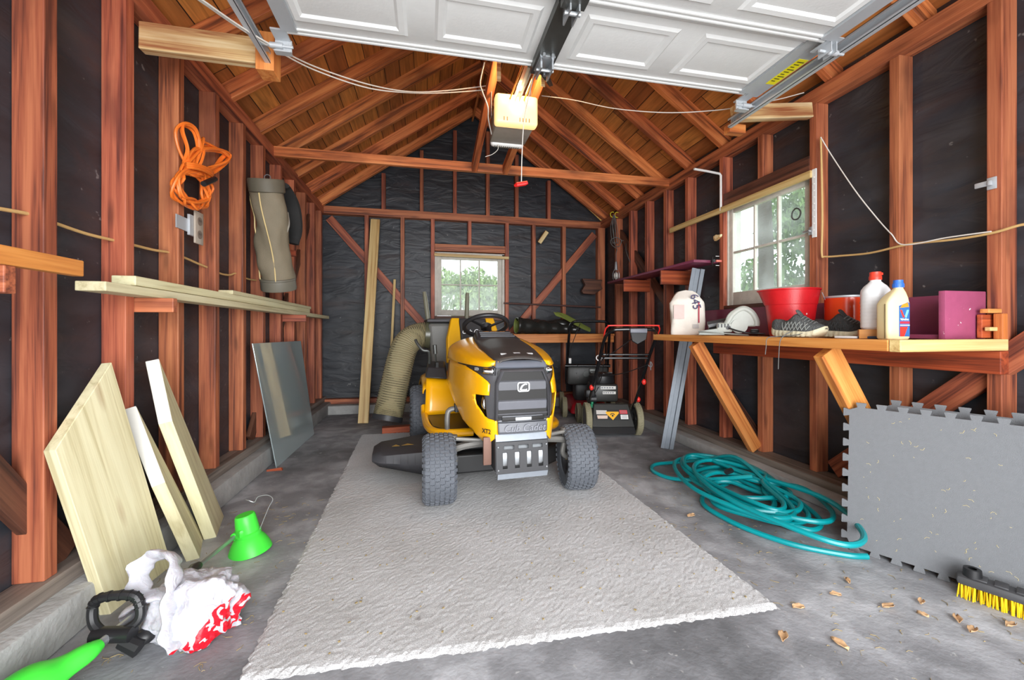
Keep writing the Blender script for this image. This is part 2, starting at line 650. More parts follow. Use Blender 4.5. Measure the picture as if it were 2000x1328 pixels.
# walls with their window openings
BWX0, BWX1, BWZ0, BWZ1 = 0.115, 0.965, 1.15, 1.93       # back window opening
RWY0, RWY1, RWZ0, RWZ1 = 2.12, 2.85, 1.17, 1.95          # right window opening
ztop = 2.62
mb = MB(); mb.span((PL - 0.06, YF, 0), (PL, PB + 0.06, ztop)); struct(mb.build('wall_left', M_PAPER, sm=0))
mb = MB()
x0, x1 = PR, PR + 0.06
mb.span((x0, YF, 0), (x1, RWY0, ztop)); mb.span((x0, RWY1, 0), (x1, PB + 0.06, ztop))
mb.span((x0, RWY0, 0), (x1, RWY1, RWZ0)); mb.span((x0, RWY0, RWZ1), (x1, RWY1, ztop))
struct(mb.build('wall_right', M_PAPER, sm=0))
mb = MB()
y0, y1 = PB, PB + 0.06
mb.span((PL, y0, 0), (BWX0, y1, 2.45)); mb.span((BWX1, y0, 0), (PR, y1, 2.45))
mb.span((BWX0, y0, 0), (BWX1, y1, BWZ0)); mb.span((BWX0, y0, BWZ1), (BWX1, y1, 2.45))
mb.hexa([(PL, y0, 2.45), (PR, y0, 2.45), (RX, y0, 3.95)], [(PL, y1, 2.45), (PR, y1, 2.45), (RX, y1, 3.95)])
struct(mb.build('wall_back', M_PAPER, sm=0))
mb = MB()
y0, y1 = YF - 0.1, YF
mb.span((PL, y0, 0), (-0.78, y1, 2.6)); mb.span((1.84, y0, 0), (PR, y1, 2.6)); mb.span((-0.78, y0, 2.3), (1.84, y1, 2.6))
mb.hexa([(PL, y0, 2.6), (PR, y0, 2.6), (RX, y0, 3.95)], [(PL, y1, 2.6), (PR, y1, 2.6), (RX, y1, 3.95)])
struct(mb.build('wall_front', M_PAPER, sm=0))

# roof: two slopes of boards laid along the garage
def slope(sign):
    xe = PL - 0.25 if sign < 0 else PR + 0.25
    ze = zroof(xe) + 0.128
    zr = zroof(RX) + 0.128
    Ln = math.hypot(RX - xe, zr - ze)
    xa = Vector((0, 1, 0))
    ya = Vector((RX - xe, 0, zr - ze)).normalized()
    M = frame((xe, YF - 0.3, ze), xa, ya)
    mb = MB()
    s = 1 if xa.cross(ya).z > 0 else -1
    mb.span((0, 0, 0), (PB - YF + 0.7, Ln, 0.03 * s))
    return struct(mb.build('ceiling', M_DECK, sm=0, M=M))
slope(-1)
slope(1)
# rafters
for k in range(13):
    y = 5.15 - 0.452 * k
    if y < -0.2:
        break
    for sgn in (-1, 1):
        xe = PL - 0.15 if sgn < 0 else PR + 0.15
        o = 0.063
        struct(board('rafter', (xe, y, zroof(xe) + o), (RX - sgn * -0.012, y, zroof(RX) + o), (0, 0, 1), 0.102, 0.046, M_RAFT))
struct(board('ridge_board', (RX, YF, zroof(RX) + 0.06), (RX, PB, zroof(RX) + 0.06), (0, 0, 1), 0.13, 0.024, M_RAFT))
# top plates
struct(board('top_plate', (XL - 0.0425, YF, 2.415), (XL - 0.0425, PB, 2.415), (0, 0, 1), 0.09, 0.086, M_STUD))
struct(board('top_plate', (XR + 0.0425, YF, 2.415), (XR + 0.0425, PB, 2.415), (0, 0, 1), 0.09, 0.086, M_STUD))
struct(board('top_plate', (XL, YB + 0.045, 2.415), (XR, YB + 0.045, 2.405), (0, 0, 1), 0.09, 0.088, M_STUD))
# collar tie across the middle
struct(board('collar_tie', (-1.26, 3.615, 2.425), (2.37, 3.615, 2.425), (0, 0, 1), 0.078, 0.04, M_RAFT))

# curbs and sill plates
mb = MB(); mb.span((PL, YF, 0), (-1.118, PB, 0.135), bevel=0.012); struct(mb.build('curb_left', M_CURB))
mb = MB(); mb.span((2.15, YF, 0), (PR, PB, 0.085), bevel=0.012); struct(mb.build('curb_right', M_CURB))
mb = MB(); mb.span((PL, 5.06, 0), (PR, PB, 0.105), bevel=0.012); struct(mb.build('curb_back', M_CURB))
M_SILL = wood('dusty_sill', (150, 138, 128), (126, 116, 108), (88, 74, 66), knots=0, blotch=0.3)
struct(board('sill_plate', (XL - 0.035, YF, 0.162), (XL - 0.035, PB, 0.162), (1, 0, 0), 0.1, 0.055, M_SILL))
struct(board('sill_plate', (XR + 0.0, YF, 0.108), (XR + 0.0, PB, 0.108), (1, 0, 0), 0.16, 0.046, M_SILL))
struct(board('sill_plate', (XL, YB + 0.04, 0.135), (XR, YB + 0.04, 0.12), (0, 1, 0), 0.1, 0.055, M_STUD))

# studs, left wall: near edge, far edge
def stud_l(ya, yb, z0=ZS, z1=ZP):
    return struct(board('wall_stud', (XL - 0.0435, (ya + yb) / 2, z0), (XL - 0.0435, (ya + yb) / 2, z1), (1, 0, 0), 0.086, yb - ya, M_STUD))
for ya in (-0.2, 0.16, 0.52, 0.88, 1.235, 1.588, 1.952, 2.312, 2.672, 3.036, 3.376, 3.75, 4.1, 4.456, 4.80, 5.10):
    stud_l(ya, ya + 0.05)
def stud_r(ya, yb, z0=0.131, z1=ZP):
    return struct(board('wall_stud', (XR + 0.0435, (ya + yb) / 2, z0), (XR + 0.0435, (ya + yb) / 2, z1), (1, 0, 0), 0.086, yb - ya, M_STUD))
for ya in (-0.2, 0.15, 0.5, 0.86, 1.237, 1.609, 2.054, 2.85, 3.30, 3.648, 4.003, 4.364, 4.73):
    stud_r(ya, ya + 0.048)
stud_r(2.459, 2.507, 2.065, ZP)
stud_r(2.459, 2.507, 0.131, 1.13)
# corner posts at the back
for x in (XL + 0.0, ):
    pass
struct(board('corner_post', (XR + 0.01, YB + 0.04, 0.15), (XR + 0.01, YB + 0.04, ZP), (1, 0, 0), 0.1, 0.09, M_STUD))
# header and rough sill of the right window
struct(board('window_header', (XR + 0.04, 2.102, 2.02), (XR + 0.04, 2.85, 2.02), (0, 0, 1), 0.1, 0.08, M_DARKW))
struct(board('window_rough_sill', (XR + 0.045, 2.102, 1.145), (XR + 0.045, 2.85, 1.145), (0, 0, 1), 0.04, 0.085, M_DARKW))
# studs, back wall
def stud_b(x, z0=0.165, z1=ZP, w=0.046):
    return struct(board('wall_stud', (x, YB + 0.044, z0), (x, YB + 0.044, z1), (0, 1, 0), 0.086, w, M_STUD))
bx = lambda u0, u1: None
for x in (-0.715, -0.295, 0.1 - 0.03, 0.98 + 0.035, 1.375, 1.79):
    stud_b(x)
stud_b(0.53, 2.06, ZP)
stud_b(0.53, 0.165, 1.11)
struct(board('window_header', (0.095, YB + 0.044, 2.02), (0.99, YB + 0.044, 2.02), (0, 0, 1), 0.085, 0.086, M_STUD))
struct(board('window_rough_sill', (0.095, YB + 0.044, 1.13), (0.99, YB + 0.044, 1.13), (0, 0, 1), 0.045, 0.086, M_DARKW))
for x in (-0.52, -0.065, 0.345, 0.765, 1.145, 1.58):
    zt = zroof(x) - 0.02
    stud_b(x, 2.452, zt, 0.045)
# let-in diagonal braces
def brace(p0, p1, w=0.095, t=0.03, wd=(0, 0, 1), m=None):
    return struct(board('wall_brace', p0, p1, wd, w, t, m or M_STUD))
brace((-1.15, YB + 0.06, 2.33), (0.06, YB + 0.06, 0.93))
brace((2.24, YB + 0.06, 2.29), (0.98, YB + 0.06, 0.82))
brace((XL - 0.06, 3.30, 0.2), (XL - 0.06, 4.9, 2.3), m=M_DARKW)
brace((XL - 0.06, 1.75, 0.2), (XL - 0.06, 0.9, 1.4), m=M_DARKW)
brace((XR + 0.06, 2.52, 0.15), (XR + 0.06, 4.75, 2.2), m=M_DARKW)
brace((XR + 0.05, 1.98, 0.17), (XR + 0.05, 0.9, 1.2), w=0.1, t=0.04, m=M_STUD)

# ------------------------------------------------------------------ windows
def pane_glass(name, haze, seed):
    m, nt, p = mat_new(name)
    L = nt.links.new
    tr = N(nt, 'ShaderNodeBsdfTransparent')
    tr.inputs['Color'].default_value = (0.93, 0.97, 0.96, 1)
    tl = N(nt, 'ShaderNodeBsdfTranslucent')
    tl.inputs['Color'].default_value = (0.9, 0.93, 0.93, 1)
    gl = N(nt, 'ShaderNodeBsdfGlossy')
    gl.inputs['Roughness'].default_value = 0.05
    tc = N(nt, 'ShaderNodeTexCoord')
    nz = N(nt, 'ShaderNodeTexNoise')
    nz.inputs['Scale'].default_value = 5
    nz.inputs['Detail'].default_value = 8
    L(tc.outputs['Object'], nz.inputs['Vector'])
    mr = N(nt, 'ShaderNodeMapRange')
    mr.inputs['From Min'].default_value, mr.inputs['From Max'].default_value = 0.35, 0.7
    mr.inputs['To Min'].default_value, mr.inputs['To Max'].default_value = haze * 0.5, haze * 1.5
    L(nz.outputs['Fac'], mr.inputs['Value'])
    m1 = N(nt, 'ShaderNodeMixShader')
    L(mr.outputs[0], m1.inputs['Fac'])
    L(tr.outputs[0], m1.inputs[1])
    L(tl.outputs[0], m1.inputs[2])
    m2 = N(nt, 'ShaderNodeMixShader')
    m2.inputs['Fac'].default_value = 0.012
    L(m1.outputs[0], m2.inputs[1])
    L(gl.outputs[0], m2.inputs[2])
    L(m2.outputs[0], nt.nodes['Material Output'].inputs['Surface'])
    return m
M_SASH = plain('weathered_white_paint', (204, 200, 190), 0.6, var=0.18, scale=14, bump=0.3, bscale=60)
M_GLASS_B = pane_glass('dusty_pane', 0.07, 1)
M_GLASS_R = pane_glass('clear_dusty_pane', 0.10, 2)

def window(name, M, w, h, cols, rows, stile, top_rail, bot_rail, mg, depth=0.035, mun=0.016):
    """sash built in local x (across), z (up), y (depth)"""
    o = bpy.data.objects.new(name, None)
    link(o)
    o.matrix_basis = M
    struct(o)
    sash = MB()
    sash.span((0, 0, 0), (stile, depth, h), bevel=0.003)
    sash.span((w - stile, 0, 0), (w, depth, h), bevel=0.003)
    sash.span((stile, 0.001, 0), (w - stile, depth - 0.001, bot_rail), bevel=0.003)
    sash.span((stile, 0.001, h - top_rail), (w - stile, depth - 0.001, h), bevel=0.003)
    sash.build('sash', M_SASH, o)
    iw, ih = w - 2 * stile, h - top_rail - bot_rail
    for c in range(1, cols):
        x = stile + iw * c / cols
        mb = MB(); mb.span((x - mun / 2, 0.004, bot_rail), (x + mun / 2, depth - 0.004, h - top_rail), bevel=0.003)
        mb.build('muntin', M_SASH, o)
    for r in range(1, rows):
        z = bot_rail + ih * r / rows
        mb = MB(); mb.span((stile, 0.005, z - mun / 2), (w - stile, depth - 0.005, z + mun / 2), bevel=0.003)
        mb.build('muntin', M_SASH, o)
    for c in range(cols):
        for r in range(rows):
            mb = MB()
            mb.span((stile + iw * c / cols + 0.002, depth * 0.5, bot_rail + ih * r / rows + 0.002), (stile + iw * (c + 1) / cols - 0.002, depth * 0.5 + 0.003, bot_rail + ih * (r + 1) / rows - 0.002))
            mb.build('pane', mg, o, sm=0)
    return o

wb = window('window_1', Matrix.Translation((0.125, PB - 0.03, 1.165)), 0.83, 0.77, 3, 2, 0.055, 0.055, 0.075, M_GLASS_B)
jm = MB()
jm.span((-0.03, -0.03, -0.05), (0.0, 0.1, 0.79)); jm.span((0.83, -0.03, -0.05), (0.86, 0.1, 0.79)); jm.span((-0.03, -0.03, 0.775), (0.86, 0.1, 0.8)); 
jm.build('jamb', M_SASH, wb, sm=0)
sl = MB(); sl.span((-0.03, -0.045, -0.035), (0.86, 0.1, -0.004)); sl.build('sill', M_DARKW, wb, sm=0)
# right window: local x runs towards the camera (world -y), local y outwards (+x)
MW = frame((PR - 0.045, 2.838, 1.185), (0, -1, 0), (1, 0, 0))
wr = window('window_2', MW, 0.705, 0.77, 3, 2, 0.04, 0.045, 0.10, M_GLASS_R)
jm = MB()
jm.span((-0.013, -0.01, -0.05), (-0.001, 0.11, 0.79)); jm.span((0.706, -0.01, -0.05), (0.73, 0.11, 0.79)); jm.span((-0.013, -0.01, 0.772), (0.73, 0.11, 0.79))
jm.build('jamb', M_SASH, wr, sm=0)
sl = MB(); sl.span((-0.013, -0.04, -0.03), (0.73, 0.1, -0.003)); sl.build('sill', M_DARKW, wr, sm=0)

# ------------------------------------------------------------------ outside the windows
def leafy(name, blobs, n, mat, seed, size=0.07):
    rnd = random.Random(seed)
    mb = MB()
    for i in range(n):
        c, r = rnd.choice(blobs)
        d = Vector((rnd.gauss(0, 1), rnd.gauss(0, 1), rnd.gauss(0, 1))).normalized() * (rnd.random() ** 0.45)
        p = Vector(c) + Vector((d.x * r[0], d.y * r[1], d.z * r[2]))
        q = Euler((rnd.uniform(0, 6), rnd.uniform(0, 6), rnd.uniform(0, 6))).to_matrix()
        s = size * rnd.uniform(0.6, 1.3)
        vs = [mb.bm.verts.new(p + q @ Vector(v)) for v in ((-s, 0, 0), (0, -s * 0.4, 0.1 * s), (s, 0, 0), (0, s * 0.4, 0.1 * s))]
        mb.bm.faces.new(vs)
    return mb.build(name, mat, None, sm=0)
M_LEAF = plain('leaf_green', (96, 128, 62), 0.6, var=0.35, scale=3)
M_LEAF2 = plain('pale_leaf_green', (128, 150, 86), 0.6, var=0.35, scale=3)
M_BARK = plain('bark', (72, 62, 56), 0.9, var=0.3, scale=18, bump=0.8, bscale=30)
o = leafy('shrub', [((0.35, 9.2, 1.85), (0.5, 0.5, 0.5)), ((1.0, 9.3, 1.95), (0.45, 0.5, 0.45)), ((1.45, 9.2, 1.8), (0.35, 0.5, 0.4)), ((0.95, 9.0, 1.35), (0.45, 0.5, 0.6)), ((0.7, 9.0, 0.6), (0.6, 0.5, 0.8))], 6500, M_LEAF2, 3, 0.06)
T(o, 'green leafy shrub outside, seen through the small back window', 'shrub')
rt = root('tree', (5.15, 5.45, -0.1), 0, 'leafy tree with a grey trunk outside the right-hand window', 'tree')
mb = MB(); mb.tube(catmull([(0, 0, 0), (0.02, 0, 1.2), (0.05, 0.03, 2.4), (0.0, 0.1, 4.2)], 5), 0.105, n=14); mb.build('trunk', M_BARK, rt)
cr_ = leafy('crown', [((0.8, 0.2, 2.9), (0.6, 0.6, 0.7)), ((1.4, -0.4, 2.3), (0.8, 0.8, 0.9)), ((1.5, -0.8, 3.4), (0.9, 0.7, 0.7)), ((2.4, -1.2, 2.5), (0.9, 0.8, 1.0)), ((0.7, 0.6, 1.7), (0.8, 0.5, 0.7)), ((1.8, -0.9, 1.4), (1.0, 0.8, 0.7))], 13000, M_LEAF, 5, 0.065)
cr_.parent = rt
cr_['kind'] = 'stuff'
mb = MB(); mb.span((2.7, 5.0, -0.2), (4.27, 5.2, 3.2)); struct(mb.build('outside_wall', M_OUTW, sm=0))

# ================================================================== overhead door, tracks, opener
M_DOORW = plain('white_door_steel', (222, 223, 222), 0.45, var=0.03, bump=0.06, bscale=90)
door = bpy.data.objects.new('door_1', None)
link(door)
struct(door)
DX0, DX1 = -0.58, 1.645
def section(ya, yb, za, zb):
    """door section lying overhead: near edge ya at za, far edge yb at zb (inner face looks down)"""
    xa = Vector((1, 0, 0))
    ya_ = Vector((0, yb - ya, zb - za))
    Ln = ya_.length
    M = frame((DX0, ya, za), xa, ya_)
    w = DX1 - DX0
    mb = MB()
    mb.span((0, 0, 0), (w, Ln, 0.04), bevel=0.004)
    # rolled ribs along both long edges
    for y in (0.012, 0.034, Ln - 0.034, Ln - 0.012):
        mb.span((0.0, y - 0.007, -0.006), (w, y + 0.007, 0.004), bevel=0.003)
    s = mb.build('door_section', M_DOORW, door, M=M)
    n = 4
    pitch = w / n
    for k in range(n):
        x0 = pitch * k + 0.055 + (0.035 if k in (2,) else 0)
        x1 = pitch * (k + 1) - 0.055 - (0.035 if k in (1,) else 0)
        y0, y1 = 0.085, Ln - 0.085
        p = MB()
        rings = [(0.0, 0.0), (0.012, -0.008), (0.034, -0.008), (0.046, 0.0005)]
        loops = []
        for (d, z) in rings:
            loops.append([p.bm.verts.new(v) for v in ((x0 + d, y0 + d, z), (x1 - d, y0 + d, z), (x1 - d, y1 - d, z), (x0 + d, y1 - d, z))])
        for A, B in zip(loops, loops[1:]):
            for q in range(4):
                p.bm.faces.new((A[q], A[(q + 1) % 4], B[(q + 1) % 4], B[q]))
        p.build('raised_panel', M_DOORW, s, sm=0)
    # galvanised end stiles
    for x in (-0.006, w - 0.055):
        e = MB(); e.span((x, 0.02, -0.012), (x + 0.061, Ln - 0.03, -0.001)); e.build('end_stile', M_GALV, s, sm=0)
    return s
section(1.43, 1.87, 2.238, 2.236)
section(0.955, 1.425, 2.195, 2.205)
section(0.48, 0.95, 2.19, 2.19)
section(0.0, 0.475, 2.185, 2.19)
# centre stile and opener bracket
mb = MB()
mb.span((0.475, 1.44, 2.205), (0.485, 1.868, 2.235)); mb.span((0.555, 1.44, 2.205), (0.565, 1.868, 2.235)); mb.span((0.475, 1.44, 2.2), (0.565, 1.868, 2.207))
mb.build('centre_stile', M_DKSTEEL, door, sm=0)
mb = MB(); mb.span((0.475, 0.96, 2.165), (0.565, 1.42, 2.19)); mb.build('centre_stile', M_DKSTEEL, door, sm=0)
mb = MB()
mb.span((0.49, 1.74, 2.15), (0.498, 1.83, 2.2)); mb.span((0.542, 1.74, 2.15), (0.55, 1.83, 2.2)); mb.span((0.485, 1.73, 2.195), (0.555, 1.84, 2.2))
mb.cyl((0.48, 1.78, 2.165), (0.56, 1.78, 2.165), 0.007, 10)
for dx in (0.5, 0.54):
    for dy in (1.72, 1.85):
        mb.cyl((dx, dy, 2.185), (dx, dy, 2.2), 0.008, 8)
mb.build('opener_bracket', M_STEEL, door)
mb = MB()
mb.span((0.5, 1.39, 2.14), (0.506, 1.47, 2.2)); mb.span((0.534, 1.39, 2.14), (0.54, 1.47, 2.2)); mb.cyl((0.49, 1.42, 2.15), (0.55, 1.42, 2.15), 0.008, 10)
mb.build('hinge', M_STEEL, door)
# yellow warning label on the right end stile
mb = MB(); mb.span((1.655, 1.555, 2.223), (1.705, 1.745, 2.2245)); lab = mb.build('warning_label', M_YEL_LABEL, door, sm=0)
lab['label'] = 'yellow warning label'
mb = MB()
for k in range(9):
    mb.span((1.662, 1.57 + k * 0.018, 2.2222), (1.698 - (k % 3) * 0.008, 1.576 + k * 0.018, 2.223))
mb.build('lettering', plain('label_print', (90, 86, 20), 0.6), lab, sm=0)
mb = MB(); mb.span((1.64, 1.44, 2.2246), (1.71, 1.86, 2.228)); mb.span((1.706, 1.44, 2.2246), (1.71, 1.86, 2.245)); mb.build('end_stile', M_GALV, door, sm=0)
def roller(x, y, z, s, top):
    mb = MB()
    if top:
        mb.span((x - 0.03, y - 0.01, z - 0.005), (x + 0.03, y + 0.085, z + 0.002))
        mb.span((x - 0.033, y + 0.06, z - 0.055), (x + 0.033, y + 0.066, z))
        mb.span((x - 0.033, y + 0.045, z - 0.058), (x + 0.033, y + 0.075, z - 0.052))
        mb.span((x - 0.02, y + 0.058, z - 0.05), (x - 0.012, y + 0.07, z)); mb.span((x + 0.012, y + 0.058, z - 0.05), (x + 0.02, y + 0.07, z))
    else:
        mb.span((x - 0.03, y - 0.05, z - 0.004), (x + 0.03, y + 0.05, z))
        mb.span((x - 0.012, y - 0.03, z - 0.045), (x - 0.008, y + 0.03, z)); mb.span((x + 0.014, y - 0.03, z - 0.045), (x + 0.018, y + 0.03, z))
    mb.cyl((x - 0.04 * s, y + (0.055 if top else 0), z - 0.03), (x + 0.085 * s, y + (0.055 if top else 0), z - 0.03), 0.006, 10)
    mb.cyl((x - 0.0 * s, y + (0.055 if top else 0), z - 0.03), (x + 0.05 * s, y + (0.055 if top else 0), z - 0.03), 0.012, 12)
    mb.build('top_roller_bracket' if top else 'roller_hinge', M_GALV, door)
roller(1.66, 1.85, 2.232, 1, True)
roller(-0.6, 1.85, 2.232, -1, True)
roller(1.655, 1.425, 2.2, 1, False)
roller(-0.6, 1.425, 2.2, -1, False)

def track(name, x, s, lab):
    r = root(name, (x, 2.08, 2.17), 0, lab, 'door track')
    mb = MB()
    Ln = 2.25
    mb.span((0, -Ln, 0), (0.0025 * s, 0, 0.052))
    mb.span((0, -Ln, 0), (-0.02 * s, 0, 0.0025)); mb.span((0, -Ln, 0.0495), (-0.02 * s, 0, 0.052))
    mb.span((-0.018 * s, -Ln, 0), (-0.02 * s, 0, 0.012)); mb.span((-0.018 * s, -Ln, 0.04), (-0.02 * s, 0, 0.052))
    mb.build('rail', M_GALV, r, sm=0)
    sl = MB()
    sl.span((0.0008 * s, -2.1, 0.024), (0.0016 * s, -0.31, 0.028))
    for k in range(5):
        sl.span((0.0010 * s, -0.35 - 0.42 * k, 0.022), (0.0032 * s, -0.31 - 0.42 * k, 0.03))
    sl.build('groove', M_BLACK_P, r, sm=0)
    for y in (-0.03, -0.07):
        bt = MB()
        bt.cyl((0.0, y, 0.026), (-0.012 * s, y, 0.026), 0.008, 8)
        bt.build('bolt', M_STEEL, r)
    return r
track('door_track', 1.735, 1, 'right galvanised overhead door track above the workbench wall')
track('door_track', -0.695, -1, 'left galvanised overhead door track above the leaning lumber')
# blocking that carries the track ends
struct(board('track_blocking', (XL + 0.01, 2.03, 2.24), (-0.69, 2.03, 2.235), (0, 0, 1), 0.115, 0.045, M_CHALK))
struct(board('track_blocking', (-0.70, 2.03, 2.31), (-0.70, 2.03, 2.14), (1, 0, 0), 0.075, 0.09, M_ORANGE))
struct(board('track_blocking', (XR - 0.01, 2.09, 2.335), (1.76, 2.09, 2.262), (0, 0, 1), 0.088, 0.045, M_CHALK))
struct(board('track_blocking', (1.86, 2.13, 2.19), (1.75, 2.13, 2.19), (0, 0, 1), 0.05, 0.05, M_ORANGE))

# two hangers that carry the opener
struct(board('opener_hanger', (0.41, 3.62, 2.42), (0.41, 2.2, 2.68), (0, 0, 1), 0.075, 0.05, M_RAFT))
struct(board('opener_hanger', (0.685, 3.62, 2.42), (0.72, 2.2, 2.66), (0, 0, 1), 0.075, 0.05, M_RAFT))

op = root('garage_door_opener', (0.55, 2.68, 2.36), 0, 'white garage door opener with glowing lamp cover under the roof ridge', 'garage door opener')
m, nt, p = mat_new('lit_lens')
p.inputs['Base Color'].default_value = srgb(222, 204, 164)
p.inputs['Emission Color'].default_value = srgb(255, 206, 128)
p.inputs['Emission Strength'].default_value = 0.9
p.inputs['Roughness'].default_value = 0.4
M_LENS = m
mb = MB()
mb.box((0, 0.0, 0.005), (0.25, 0.26, 0.15), bevel=0.012)
mb.build('housing', plain('opener_grey', (150, 140, 130), 0.5), op)
mb = MB()
mb.box((0, -0.15, 0.01), (0.272, 0.075, 0.185), bevel=0.018, seg=3)
mb.build('lamp_cover', M_LENS, op)
mb = MB()
mb.span((-0.085, -0.1855, -0.06), (0.08, -0.184, -0.05))
for k in range(9):
    if k not in (2, 3, 4):
        mb.span((-0.085 + k * 0.02, -0.190, -0.068), (-0.080 + k * 0.02, -0.1845, -0.045))
mb.build('vent', plain('amber_slot', (150, 100, 50), 0.6), op, sm=0)
mb = MB()
mb.box((0, 0.145, -0.005), (0.235, 0.05, 0.16), bevel=0.02, seg=3)
mb.build('rear_cover', M_WHITE_P, op)
mb = MB()
mb.span((-0.09, 0.14, -0.0845), (0.09, 0.15, -0.0835))
for k in range(12):
    mb.span((-0.09 + k * 0.015, 0.135, -0.0865), (-0.082 + k * 0.015, 0.16, -0.084))
mb.build('vent', plain('grey_slot', (120, 116, 108), 0.6), op, sm=0)
mb = MB()
mb.span((-0.016, -1.6, 0.085), (0.016, -0.1, 0.105))
mb.span((-0.016, -1.6, 0.055), (-0.012, -0.1, 0.085)); mb.span((0.012, -1.6, 0.055), (0.016, -0.1, 0.085))
mb.build('rail', M_GALV, op, sm=0)
mb = MB()
mb.tube([(-0.045, -0.15, 0.07), (-0.03, -1.5, 0.07)], 0.006, n=6); mb.tube([(0.045, -0.15, 0.07), (0.03, -1.5, 0.07)], 0.006, n=6)
mb.build('chain', M_BRASS, op)
mb = MB()
mb.span((-0.03, -0.72, 0.02), (0.03, -0.58, 0.07))
mb.span((-0.012, -0.66, -0.02), (0.012, -0.62, 0.03))
mb.build('trolley', M_DKSTEEL, op)
mb = MB()
mb.tube([(0.0, -0.64, 0.0), (0.055, -0.60, -0.03), (0.1, -0.58, -0.06)], 0.012, n=6, flat=0.4)
mb.tube([(0.1, -0.58, -0.06), (0.02, -0.78, -0.14), (-0.02, -0.9, -0.19)], 0.01, n=6, flat=0.4)
for p_ in ((0.03, -0.62, -0.018), (0.075, -0.6, -0.045)):
    mb.ball(p_, 0.012, 8, 6)
mb.build('door_arm', M_DKSTEEL, op)
for (x, s) in ((-0.135, -1), (0.135, 1)):
    mb = MB(); mb.span((x - 0.002, -0.02, 0.04), (x + 0.002, 0.02, 0.24)); mb.build('hanger_strap', M_GALV, op, sm=0)
    mb = MB(); mb.span((x - 0.012, -0.3, 0.10), (x + 0.012, -0.296, 0.26)); mb.build('hanger_strap', M_CHALK, op, sm=0)
mb = MB()
mb.tube(catmull([(0.012, -0.66, 0.03), (0.012, -0.5, -0.02), (0.012, -0.33, -0.12), (0.012, -0.27, -0.3), (0.012, -0.25, -0.49)], 6), 0.003, n=6)
mb.build('release_cord', M_CORDW, op)
mb = MB()
mb.tube([(-0.028, -0.24, -0.49), (-0.015, -0.25, -0.485), (0.035, -0.255, -0.475), (0.05, -0.26, -0.47)], [0.008, 0.014, 0.014, 0.01], n=10)
mb.build('release_handle', M_RED_P, op)['label'] = 'red plastic release handle'
ld = bpy.data.lights.new('opener_bulb', 'POINT')
ld.energy = 14
ld.color = (1.0, 0.62, 0.3)
ld.shadow_soft_size = 0.06
lo = bpy.data.objects.new('opener_bulb', ld)
link(lo)
lo.location = (0.55, 2.44, 2.46)

# bare cords slung across the roof
def cord(name, pts, r, mat, label, cat, n=8, group=None, sub=8):
    mb = MB()
    mb.tube(catmull(pts, sub), r, n=n)
    o = mb.build(name, mat)
    return T(o, label, cat, group)
cord('cord', [(-0.733, 1.500, 2.076), (-0.700, 1.750, 2.159), (-0.630, 1.950, 2.216), (-0.536, 2.200, 2.304), (-0.319, 2.400, 2.363), (-0.103, 2.550, 2.433), (0.117, 2.680, 2.539), (0.419, 2.800, 2.678)], 0.0035, M_CORDW, 'white cord sagging from the left track, upper of the pair', 'cord')
cord('cord', [(-0.743, 1.520, 2.083), (-0.708, 1.770, 2.164), (-0.637, 1.970, 2.217), (-0.541, 2.220, 2.298), (-0.322, 2.420, 2.354), (-0.104, 2.570, 2.438), (0.118, 2.700, 2.537), (0.419, 2.800, 2.650)], 0.0035, M_CORDW, 'white cord sagging from the left track, lower of the pair', 'cord')
cord('cord', [(0.782, 2.750, 2.622), (0.959, 2.600, 2.531), (1.182, 2.450, 2.419), (1.453, 2.300, 2.344), (1.701, 2.200, 2.331), (1.866, 2.140, 2.342), (2.081, 2.100, 2.388), (2.224, 2.060, 2.423)], 0.003, M_CORDW, 'white cord stretched from the opener to the right wall plate', 'cord')
cord('cord', [(0.345, 2.500, 2.637), (0.320, 2.500, 2.514), (0.332, 2.500, 2.459), (0.370, 2.520, 2.379), (0.385, 2.600, 2.345), (0.424, 2.720, 2.306)], 0.004, M_CORDW, 'white power cord hanging beside the garage door opener lamp', 'cord')
cord('cord', [(0.483, 2.800, 2.278), (0.480, 2.800, 2.242), (0.444, 2.800, 2.207), (0.394, 2.800, 2.185)], 0.002, M_CORDW, 'short loose antenna wire hanging under the garage door opener', 'wire')

# ================================================================== workbench along the right wall
ZB = 0.957
wbn = root('workbench', (2.03, 1.94, 0.13), 0, 'long orange pine workbench fixed along the right wall', 'workbench')
WM = Matrix.Translation((2.03, 1.94, 0.13))
board('bench_top', (1.97, 1.26, ZB - 0.022), (1.97, 2.94, ZB - 0.022), (1, 0, 0), 0.35, 0.03, M_ORANGE, wbn, rootM=WM)
board('bench_top', (2.228, 1.26, ZB - 0.022), (2.228, 2.94, ZB - 0.022), (1, 0, 0), 0.16, 0.03, M_ORANGE, wbn, rootM=WM)
board('end_rail', (1.75, 1.236, ZB - 0.0225), (2.308, 1.236, ZB - 0.0225), (0, 0, 1), 0.047, 0.04, M_PINE, wbn, rootM=WM)
board('front_rail', (1.77, 1.258, ZB - 0.0225), (1.77, 2.94, ZB - 0.0225), (0, 0, 1), 0.045, 0.045, M_ORANGE, wbn, rootM=WM)
board('ledger', (2.285, 1.215, 0.862), (2.285, 2.91, 0.852), (0, 0, 1), 0.095, 0.045, M_REDBR, wbn, rootM=WM)
board('brace', (1.805, 2.5, 0.90), (2.285, 2.5, 0.15), (0, 1, 0), 0.045, 0.09, M_ORANGE, wbn, rootM=WM)
board('brace', (1.805, 1.56, 0.90), (2.285, 1.57, 0.15), (0, 1, 0), 0.045, 0.11, M_ORANGE, wbn, rootM=WM)

